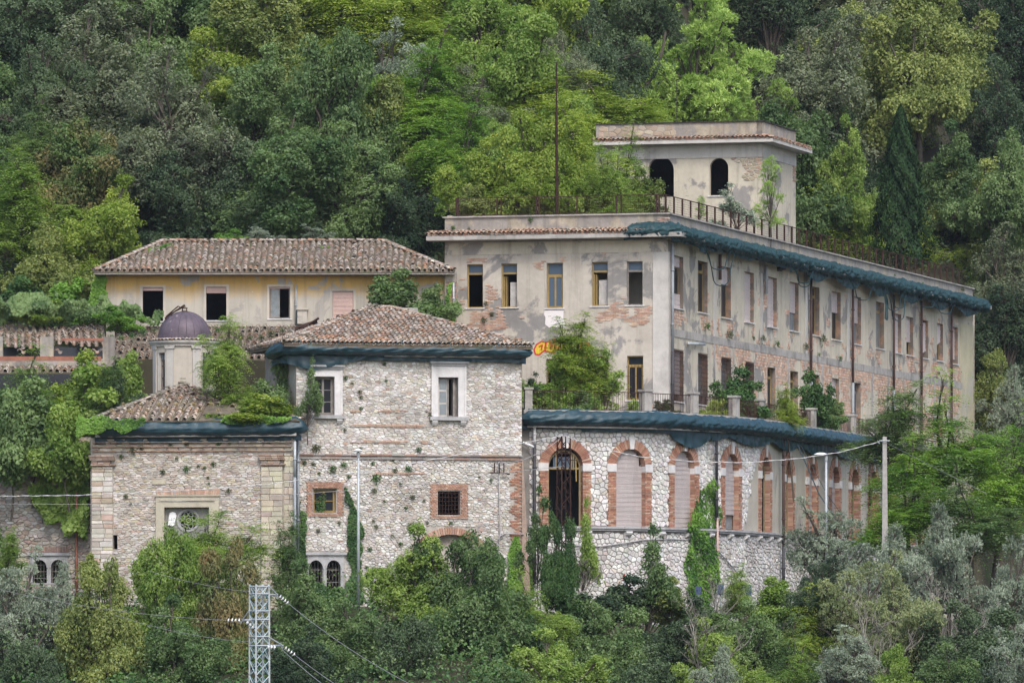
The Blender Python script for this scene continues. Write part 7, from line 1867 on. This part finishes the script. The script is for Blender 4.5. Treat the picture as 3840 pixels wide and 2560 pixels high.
# right side beyond the long building and before the arcade
RIGHT = [
 ('round', 3770, 520, 940, 380, 456, 'leaf_mid', 'mid green tree at the right edge above the grey oak'),
 ('dense', 3740, 860, 1260, 400, 451, 'leaf_holm', 'rounded grey green holm oak right of the far end of the long building'),
 ('dense', 3770, 1100, 1500, 360, 449, 'leaf_dark', 'dark oak right of the building end below the grey one'),
 ('round', 3740, 1330, 1620, 280, 446, 'leaf_ochre', 'ochre tinted bush mass at the right edge'),
 ('olive', 3790, 1380, 1660, 280, 443, 'leaf_olive', 'grey olive at the right edge below the dark oak'),
 ('frond', 3340, 1450, 1780, 330, 383, 'leaf_mid', 'fig like green tree hiding the end of the terrace'),
 ('frond', 3540, 1470, 1900, 500, 382, 'leaf_ailanthus', 'large tree of heaven with tan seed heads at right'),
 ('frond', 3760, 1540, 2020, 420, 380, 'leaf_ailanthus', 'tree of heaven at the right edge with tan seed heads'),
 ('frond', 3420, 1700, 2080, 460, 378, 'leaf_ailanthus', 'lower tree of heaven behind the concrete pole'),
 ('frond', 3640, 1780, 2150, 460, 376, 'leaf_mid', 'deep green feathery tree right of the concrete pole'),
 ('olive', 3140, 1880, 2260, 360, 357.0, 'leaf_olive', 'silver olive tree before the last visible arches'),
 ('olive', 3350, 1980, 2330, 340, 354.5, 'leaf_olive', 'silver olive tree at the foot of the concrete pole'),
 ('olive', 3560, 1900, 2330, 380, 355.0, 'leaf_olive', 'tall silver olive tree right of the concrete pole'),
 ('olive', 3780, 1990, 2480, 380, 352.0, 'leaf_olive', 'silver olive tree at the right edge'),
 ('olive', 3190, 2080, 2520, 460, 346.0, 'leaf_olive_warm', 'broad warm green olive below the second lamp'),
 ('olive', 3420, 2150, 2580, 460, 344.0, 'leaf_olive_warm', 'broad warm green olive left of the dark gap at right'),
 ('dense', 3060, 2110, 2420, 260, 348.0, 'leaf_dark', 'dark narrow bush left of the warm green olives'),
 ('round', 3640, 2280, 2640, 420, 342.0, 'leaf_dark', 'dark shaded tree in the gap at lower right'),
 ('olive', 3800, 2380, 2700, 320, 338.0, 'leaf_olive', 'small grey olive in the bottom right corner'),
 ('round', 3560, 2430, 2750, 340, 336.0, 'leaf_mid', 'mid green bush on the bottom edge at right'),
 ('olive', 3180, 2360, 2640, 300, 338.0, 'leaf_olive', 'small grey olive on the bottom edge right of centre'),
 ('round', 3330, 2440, 2760, 330, 335.0, 'leaf_bright', 'bright bush on the bottom edge right of centre'),
]
for kind, px, yt, yb, wp, Y, lm, lab in RIGHT: tree(kind, px, yt, yb, wp, Y, lm, lab)
FRONT = [
 ('olive', 60, 2080, 2560, 330, 338.0, 'leaf_olive', 'silver olive tree in the lower left corner'),
 ('olive', 200, 2120, 2540, 280, 340.0, 'leaf_olive', 'second silver olive before the twin arched window at left'),
 ('frond', 20, 1990, 2200, 160, 343.0, 'leaf_bright', 'bright sapling at the left edge above the olives'),
 ('round', 380, 2130, 2620, 360, 334.0, 'leaf_ochre', 'dense olive yellow tree left of the middle foreground trees'),
 ('bush', 340, 2080, 2190, 130, 348.0, 'leaf_ochre', 'small dark ochre bush at the foot of the copper drainpipe'),
 ('round', 620, 2010, 2480, 400, 341.0, 'leaf_bright', 'mid green tree in front of the church front left of its window'),
 ('frond', 800, 1930, 2280, 400, 344.0, 'leaf_bright', 'fresh green tree covering the lower half of the rose window'),
 ('frond', 1080, 1950, 2330, 200, 345.0, 'leaf_mid', 'narrow dark green tree between church and stone house'),
 ('round', 880, 2060, 2620, 300, 338.0, 'leaf_rusty', 'tree with rust brown withered leaves left of the pylon'),
 ('round', 640, 2250, 2700, 420, 332.0, 'leaf_mid', 'green tree on the bottom edge left of the pylon'),
 ('round', 1150, 2130, 2560, 360, 338.0, 'leaf_mid', 'dense green tree right of the pylon top'),
 ('round', 1330, 2260, 2640, 420, 337.0, 'leaf_mid', 'rounded green tree at the foot of the first street lamp'),
 ('round', 1130, 2360, 2720, 380, 331.0, 'leaf_dark', 'dark green tree on the bottom edge right of the pylon'),
 ('round', 1600, 1990, 2420, 460, 343.0, 'leaf_bright', 'tall green tree before the brick segmental arch'),
 ('round', 1700, 2025, 2460, 400, 342.2, 'leaf_mid', 'green tree covering the brick segmental arch'),
 ('round', 1790, 2060, 2540, 460, 341.0, 'leaf_mid', 'broad green tree before the right half of the stone house'),
 ('round', 1540, 2330, 2680, 400, 336.0, 'leaf_dark', 'dark tree on the bottom edge under the stone house'),
 ('frond', 2010, 2180, 2480, 300, 343.0, 'leaf_bright', 'light green tree at the corner of stone house and arcade'),
 ('round', 2110, 1950, 2360, 180, 350.0, 'leaf_ivy_dark', 'ivy covered slim tree under the lattice mast'),
 ('wisp', 2020, 1830, 2150, 190, 350.5, 'leaf_mid', 'airy sapling left of the lattice mast'),
 ('wisp', 2190, 1880, 2200, 170, 350.8, 'leaf_bright', 'airy sapling right of the lattice mast'),
 ('wisp', 2440, 1980, 2330, 260, 349.5, 'leaf_mid', 'thin leaved sapling before the white wall under the second arch'),
 ('bush', 2330, 2160, 2330, 260, 349.0, 'leaf_dark', 'dark shrub by the small red edged sign'),
 ('bush', 2510, 2170, 2340, 220, 349.5, 'leaf_ochre', 'ochre green shrub left of the ivy streak foot'),
 ('frond', 2780, 2130, 2330, 170, 350.5, 'leaf_bright', 'bright sapling between the blue sign panels'),
 ('bush', 2910, 2170, 2330, 220, 350.5, 'leaf_bright', 'bright yellow green bush at the foot of the black downpipe'),
 ('round', 2280, 2280, 2640, 400, 343.0, 'leaf_mid', 'rounded green tree on the lower edge right of the lattice mast'),
 ('round', 2060, 2380, 2760, 420, 337.0, 'leaf_bright', 'light green tree on the bottom edge in the centre'),
 ('round', 2560, 2260, 2620, 380, 345.0, 'leaf_dark', 'dark green tree below the ivy streak'),
 ('round', 2820, 2270, 2640, 380, 346.0, 'leaf_mid', 'green tree below the blue sign panels'),
 ('frond', 3000, 2240, 2520, 260, 347.0, 'leaf_yellow', 'yellow green tree left of the dark narrow bush'),
 ('round', 2700, 2330, 2660, 340, 343.0, 'leaf_bright', 'light green tree below the gap between the sign panels'),
 ('frond', 2950, 2360, 2660, 300, 342.0, 'leaf_mid', 'feathery green tree left of the broad warm green olives'),
 ('bush', 2640, 2240, 2380, 240, 349.0, 'leaf_mid', 'green bush at the foot of the ivy streak'),
 ('bush', 2180, 2230, 2400, 260, 348.5, 'leaf_mid', 'green bush at the foot of the lattice mast'),
 ('round', 2430, 2440, 2780, 380, 336.0, 'leaf_dark', 'dark tree on the bottom edge right of centre'),
 ('olive', 2700, 2430, 2740, 300, 337.0, 'leaf_olive', 'small silver olive on the bottom edge'),
 ('frond', 2920, 2440, 2740, 300, 337.0, 'leaf_bright', 'bright sapling on the bottom edge beside the small olive'),
 ('round', 1830, 2420, 2760, 360, 335.0, 'leaf_mid', 'green tree on the bottom edge just left of centre'),
 ('round', 130, 2420, 2760, 380, 330.0, 'leaf_dark', 'dark tree on the bottom edge at left'),
]
for kind, px, yt, yb, wp, Y, lm, lab in FRONT: tree(kind, px, yt, yb, wp, Y, lm, lab, 'shrub' if kind in ('bush', 'wisp') else 'tree')
for px, yb, Y, s, lab in ((2650, 2560, 342, 4.2, 'bare branching dead bush below the sign panels'), (2700, 2330, 349.6, 2.4, 'bare pale twigs before the ivy streak foot'), (3290, 2560, 340.5, 4.4, 'pale bare limbs showing in the warm green olives'), (3560, 2480, 348, 4.6, 'bare crooked branches in the dark gap at right'), (2180, 2230, 349.8, 2.6, 'bare bent stem below the lattice mast')):
    z_ = (HZ - yb) / F * Y; e = empty('dead_bush', (at(px, 0, Y).x, Y, z_), lab, 'dead bush'); link('branches', BARE[px % 2], e, Matrix.Translation((at(px, 0, Y).x, Y, z_)) @ Matrix.Diagonal((s, s, s, 1)))

# undergrowth on the slopes: low leaves over the ground that nobody could count
def undergrowth(n, x0, x1, y0, y1, matn, lab, ok, size=.30, h=1.3):
    P = []
    while len(P) < n:
        x, y = R.uniform(x0, x1), R.uniform(y0, y1)
        if not ok(x, y): continue
        P.append((x, y, ground(x, y) + h * max(0, .5 + noise.noise(Vector((x * .35, y * .35, 5)))) * R.random() ** .5 + .05))
    P = np.array(P); N_ = rng.normal(size=P.shape) * .6 + np.array([0, -.25, .8])
    V, Fq = leaves(P, N_, size * rng.uniform(.6, 1.3, len(P)), .6)
    o = link('undergrowth', mesh_np('undergrowth', V, Fq, matn, fa=rng.random(len(P)))); tag(o, lab, None, None, 'stuff')
undergrowth(52000, -46, 62, 388, 470, 'leaf_dark', 'dark undergrowth on the wooded hillside', lambda x, y: y > ybase(x) + .5 and y < ybase(x) + 60)
undergrowth(26000, -40, 42, 330, 354, 'leaf_mid', 'taller green weeds and saplings on the slope before the buildings', lambda x, y: y < gfront(x) - .3 and noise.noise(Vector((x * .25, y * .25, 1))) > -.1, .16, 3.2)
undergrowth(30000, -40, 42, 326, 356, 'leaf_ivy_dark', 'green undergrowth on the slope before the buildings', lambda x, y: y < gfront(x) - .3, .26, 1.6)
undergrowth(9000, -40, -19.5, 353, 384, 'leaf_ivy_dark', 'rampant bramble on the slope left of the ruined roof', lambda x, y: True, .28, 1.8)

# creepers on walls and roofs
def ivy(name, label, fr, px, matn, n, size=.15, w0=.06, w1=.30, cat='creeper', ragged=.25, fix=None):
    po = fr.poly(px); us = [p[0] for p in po]; zs = [p[1] for p in po]; P = []; N_ = []; off = R.random() * 40; tries = 0
    while len(P) < n and tries < n * 30:
        tries += 1; u, z = R.uniform(min(us), max(us)), R.uniform(min(zs), max(zs))
        q = ragged * noise.noise(Vector((u * 1.8, z * 1.8, off))) * 2
        if not inside(u + q * .6, z + q * .4, po): continue
        hump = max(0, .5 + noise.noise(Vector((u * 1.1, z * 1.1, off + 3))))
        w_ = w0 + (w1 - w0) * hump * R.random() ** .4; p = fr.P(u, z, w_); P.append(p); nn = fr.P(u, z, 1) - fr.P(u, z, 0)
        N_.append((nn.x + R.gauss(0, .45), nn.y + R.gauss(0, .45), .5 + R.gauss(0, .45)))
    P = np.array(P); V, Fq = leaves(P, np.array(N_), size * rng.uniform(.6, 1.3, len(P)), .75, np.array([[R.gauss(0, .5), R.gauss(0, .2), -1] for _ in P]))
    fa = np.array([max(0, min(1, .5 + .8 * noise.noise(Vector((p[0] * .9, p[1], p[2] * .9))) + R.uniform(-.3, .3))) for p in P])
    o = link(name, mesh_np(name, V, Fq, matn, fa=fa)); tag(o, label, cat); return o
ivy('ivy', 'bright green ivy streak climbing the white wall below the third arch', C, [(2560, 2200), (2575, 2000), (2560, 1990), (2590, 1920), (2610, 1850), (2640, 1820), (2665, 1790), (2672, 1830), (2690, 1900), (2690, 1990), (2672, 2060), (2678, 2220), (2640, 2290), (2590, 2290)], 'leaf_ivy', 5200, .14, .05, .42)
ivy('ivy', 'dark green ivy column climbing the stone house right of the twin arched window', D, [(1290, 2260), (1310, 2100), (1300, 1960), (1296, 1860), (1290, 1815), (1305, 1830), (1320, 1880), (1345, 1930), (1362, 1960), (1355, 2080), (1360, 2260)], 'leaf_ivy_dark', 3200, .13, .06, .32)
ivy('ivy', 'thin dark ivy behind the drainpipe at the left edge of the stone house', D, [(1112, 2160), (1112, 1900), (1125, 1880), (1135, 1960), (1145, 2060), (1150, 2160)], 'leaf_ivy_dark', 1000, .12, .05, .25)
ivy('ivy', 'light green creeper fans at the lower right corner of the stone house', D, [(1880, 2260), (1900, 2120), (1925, 2010), (1940, 2010), (1945, 2100), (1957, 2150), (1957, 2260)], 'leaf_ivy', 1500, .13, .1, .35)
ivy('ivy', 'light green creeper at the left end of the arcade wall', C, [(1965, 2230), (1975, 2080), (1992, 2080), (2000, 2230)], 'leaf_ivy', 500, .12, .1, .3)
ivy('fig_creeper', 'large leaved green plant hanging on the left stone wall and drainpipe', G_, [(110, 1830), (170, 1790), (230, 1830), (260, 1760), (340, 1750), (338, 1960), (345, 2020), (300, 1990), (270, 2010), (240, 1950), (180, 1960), (150, 1900)], 'leaf_bright', 2300, .24, .2, .9, fix=None)
ivy('ivy', 'creeper hanging over the left end of the church tarpaulin', E, [(300, 1560), (560, 1575), (545, 1600), (480, 1625), (430, 1612), (380, 1625), (300, 1640)], 'leaf_ivy', 1800, .11, .95, 1.25)
ivy('ivy', 'dense dark creeper curtain on the left stone wall', G_, [(-120, 1560), (300, 1600), (290, 1780), (230, 1800), (180, 1740), (90, 1760), (40, 1720), (-120, 1740)], 'leaf_ivy_dark', 5200, .14, .15, .7)
ivy('ivy', 'green creeper on the left end wall of the yellow house', H, [(352, 1040), (402, 1045), (402, 1190), (330, 1200)], 'leaf_ivy', 1600, .15, .05, .35)
hb = Frame.px(-120, 371.0, 620, 371.0)
ivy('creeper_bank', 'thick bank of green vine leaves below and left of the yellow house', hb, [(-110, 1110), (120, 1100), (230, 1140), (330, 1120), (420, 1160), (520, 1175), (610, 1200), (600, 1218), (400, 1215), (100, 1200), (-110, 1215)], 'leaf_mid', 8500, .19, .1, 1.5, ragged=.8)
ivy('ivy', 'sparse ivy inside the brick framed window of the stone house', D, [(1185, 1920), (1180, 1880), (1205, 1850), (1225, 1860), (1220, 1920)], 'leaf_ivy_dark', 130, .10, -.15, -.05)
ivy('ivy', 'dark ivy against the foot of the gothic window of the stone house', D, [(1150, 2290), (1155, 2200), (1195, 2180), (1290, 2220), (1300, 2290)], 'leaf_ivy_dark', 1800, .13, .1, .5)
ivy('ivy', 'ivy on the brick pier beside the long building', PF, [(1670, 1200), (1675, 1080), (1690, 1060), (1700, 1120), (1708, 1220)], 'leaf_ivy', 500, .12, .05, .2)
ivy('ivy', 'green mat of creepers at the right end of the church roof', E, [(830, 1585), (860, 1560), (960, 1555), (1100, 1572), (1060, 1590), (940, 1600)], 'leaf_ivy', 1500, .11, .55, 1.0)
ivy('roof_weeds', 'green weeds over the left hip of the yellow house roof', H, [(420, 985), (560, 912), (640, 900), (600, 915), (520, 950), (440, 995)], 'leaf_ivy', 900, .13, -3.2, -2.6)
ivy('roof_weeds', 'patch of weeds near the ridge of the yellow house roof', H, [(1175, 950), (1180, 912), (1230, 905), (1235, 918), (1200, 925), (1190, 950)], 'leaf_ivy', 260, .12, -3.6, -3.0)

# tufts growing from masonry
def tuft(seed, n=90, s=.05, h=1.0):
    g = np.random.default_rng(seed); d = unit(g.normal(size=(n, 3)) + np.array([0, -.6, .45 * h])); P = d * g.uniform(.25, 1, (n, 1)) * .5
    V, Fq = leaves(P, g.normal(size=(n, 3)), g.uniform(.16, .36, n), .32, d + g.normal(size=(n, 3)) * .25, 0); return mesh_np('tuft', V, Fq, 'leaf_weed', fa=g.random(n))
TF = [tuft(1), tuft(2, 130), tuft(3, 70, h=2)]
SEEN = {}
def place_words(fr, x, y):
    if fr is D:
        a = 'beside the marble windows' if y < 1600 else 'above the string course' if y < 1700 else 'just under the string course' if y < 1780 else 'level with the square windows' if y < 1930 else 'below the square windows'
        return a + ', ' + ('at the left corner' if x < 1215 else 'left third' if x < 1340 else 'left of the middle' if x < 1440 else 'in the middle' if x < 1540 else 'right of the middle' if x < 1640 else 'right third')
    if fr is E: return ('on the cornice' if y < 1700 else 'below the cornice' if y < 1760 else 'in the rubble') + ', ' + ('left third' if x < 560 else 'left of the middle' if x < 680 else 'right of the middle' if x < 790 else 'right third')
    return 'near the %s downpipe' % ['first', 'second', 'third', 'fourth', 'fifth', 'sixth', 'seventh', 'eighth'][min(7, sum(x > q for q in PIPES[1:]))] if fr is B else ('on the parapet' if y < 1000 else 'in the exposed bricks') if fr is A else ('at left' if x < 560 else 'in the middle' if x < 760 else 'at right')
def weeds(fr, pts, group, cond, matn='leaf_weed', w_=.06):
    for i, (x, y, s) in enumerate(pts):
        lab_ = '%s %s, %s' % ('large' if s > 32 else 'small' if s < 19 else 'middling', cond, place_words(fr, x, y))
        s = s / 75 * 1.0; p = fr.P(*fr.hit(x, y), w_); o = link('wall_weed', TF[i % 3], None, Matrix.Translation(p) @ Matrix.Rotation(math.atan2(fr.P(1, 0).y - fr.P(0, 0).y, fr.P(1, 0).x - fr.P(0, 0).x), 4, 'Z') @ Matrix.Diagonal((s, s * .7, s, 1)))
        o.material_slots[0].link = 'OBJECT'; o.material_slots[0].material = MATS[R.choice([matn, matn, 'leaf_ivy_dark']) if matn == 'leaf_weed' else matn]
        tag(o, lab_, 'weed', group)
weeds(D, [(1180, 1683, 44), (1140, 1735, 20), (1175, 1745, 26), (1195, 1775, 18), (1244, 1760, 36), (1290, 1750, 38), (1306, 1788, 22), (1396, 1738, 18), (1474, 1728, 20), (1407, 1795, 46), (1480, 1765, 22), (1532, 1765, 40), (1500, 1815, 18), (1545, 1865, 22), (1590, 1880, 18), (1520, 1905, 18), (1402, 1840, 24), (1400, 1955, 18), (1408, 1975, 22), (1540, 1975, 36), (1470, 2010, 20), (1500, 2040, 22), (1385, 2060, 20), (1375, 2130, 18), (1270, 1960, 18), (1190, 1990, 20), (1798, 1790, 16), (1840, 1800, 18), (1568, 1688, 26), (1590, 1712, 26), (1350, 1682, 18), (1294, 1418, 20), (1320, 1440, 18), (1347, 1470, 20), (1352, 1490, 18), (1447, 1430, 18), (1352, 1532, 20), (1440, 1365, 16), (1612, 1558, 20), (1292, 1612, 18), (1640, 2020, 18), (1260, 1835, 14), (1440, 1880, 14), (1600, 1960, 16), (1690, 1965, 22)],
      'weeds rooted in the stone house wall', 'weed tuft on the stone house')
weeds(E, [(500, 1690, 36), (530, 1680, 26), (640, 1672, 22), (820, 1665, 26), (860, 1660, 20), (1010, 1662, 22), (700, 1758, 34), (610, 1770, 24), (745, 1750, 18), (800, 1740, 24), (768, 1755, 16), (665, 1722, 22), (455, 1712, 22), (780, 1790, 14), (785, 1815, 14), (858, 1840, 24), (472, 1862, 20), (492, 1890, 16), (1020, 1850, 14), (700, 1668, 20), (560, 1665, 22), (940, 1655, 16)], 'weeds rooted in the church front', 'weed tuft on the church front')
weeds(B, [(2640, 1225, 42), (2726, 1255, 40), (2850, 1275, 44), (2903, 1290, 36), (3012, 1300, 36), (3075, 1280, 60), (3060, 1330, 24), (2815, 1268, 20), (3345, 1035, 20), (3450, 1062, 16), (3510, 1400, 22), (3600, 1090, 36), (3612, 1040, 24), (3140, 1345, 26)], 'weeds rooted in the side wall of the long building', 'weed tuft on long side wall', w_=.15)
weeds(A, [(1815, 1200, 30), (1845, 1180, 22), (1825, 1140, 22), (1990, 825, 26), (1700, 855, 20), (1760, 860, 18)], 'weeds rooted in the end wall of the long building', 'weed tuft on the grey end wall')
GR = [(x, 1540 + 22 * math.sin(i * 2.1), 26) for i, x in enumerate(range(420, 820, 22))]
weeds(Frame.px(340, 352.9, 1108, 352.9), GR, 'dry grass between the church roof tiles', 'dry grass tuft on the church roof', 'leaf_dry')
weeds(Frame.px(0, 366, 1108, 366), [(x, 1262 + 14 * math.sin(i), 34) for i, x in enumerate(range(380, 1100, 40))], 'grass on the ruined roof', 'grass tuft on the ruined roof', 'leaf_weed', w_=1.0)
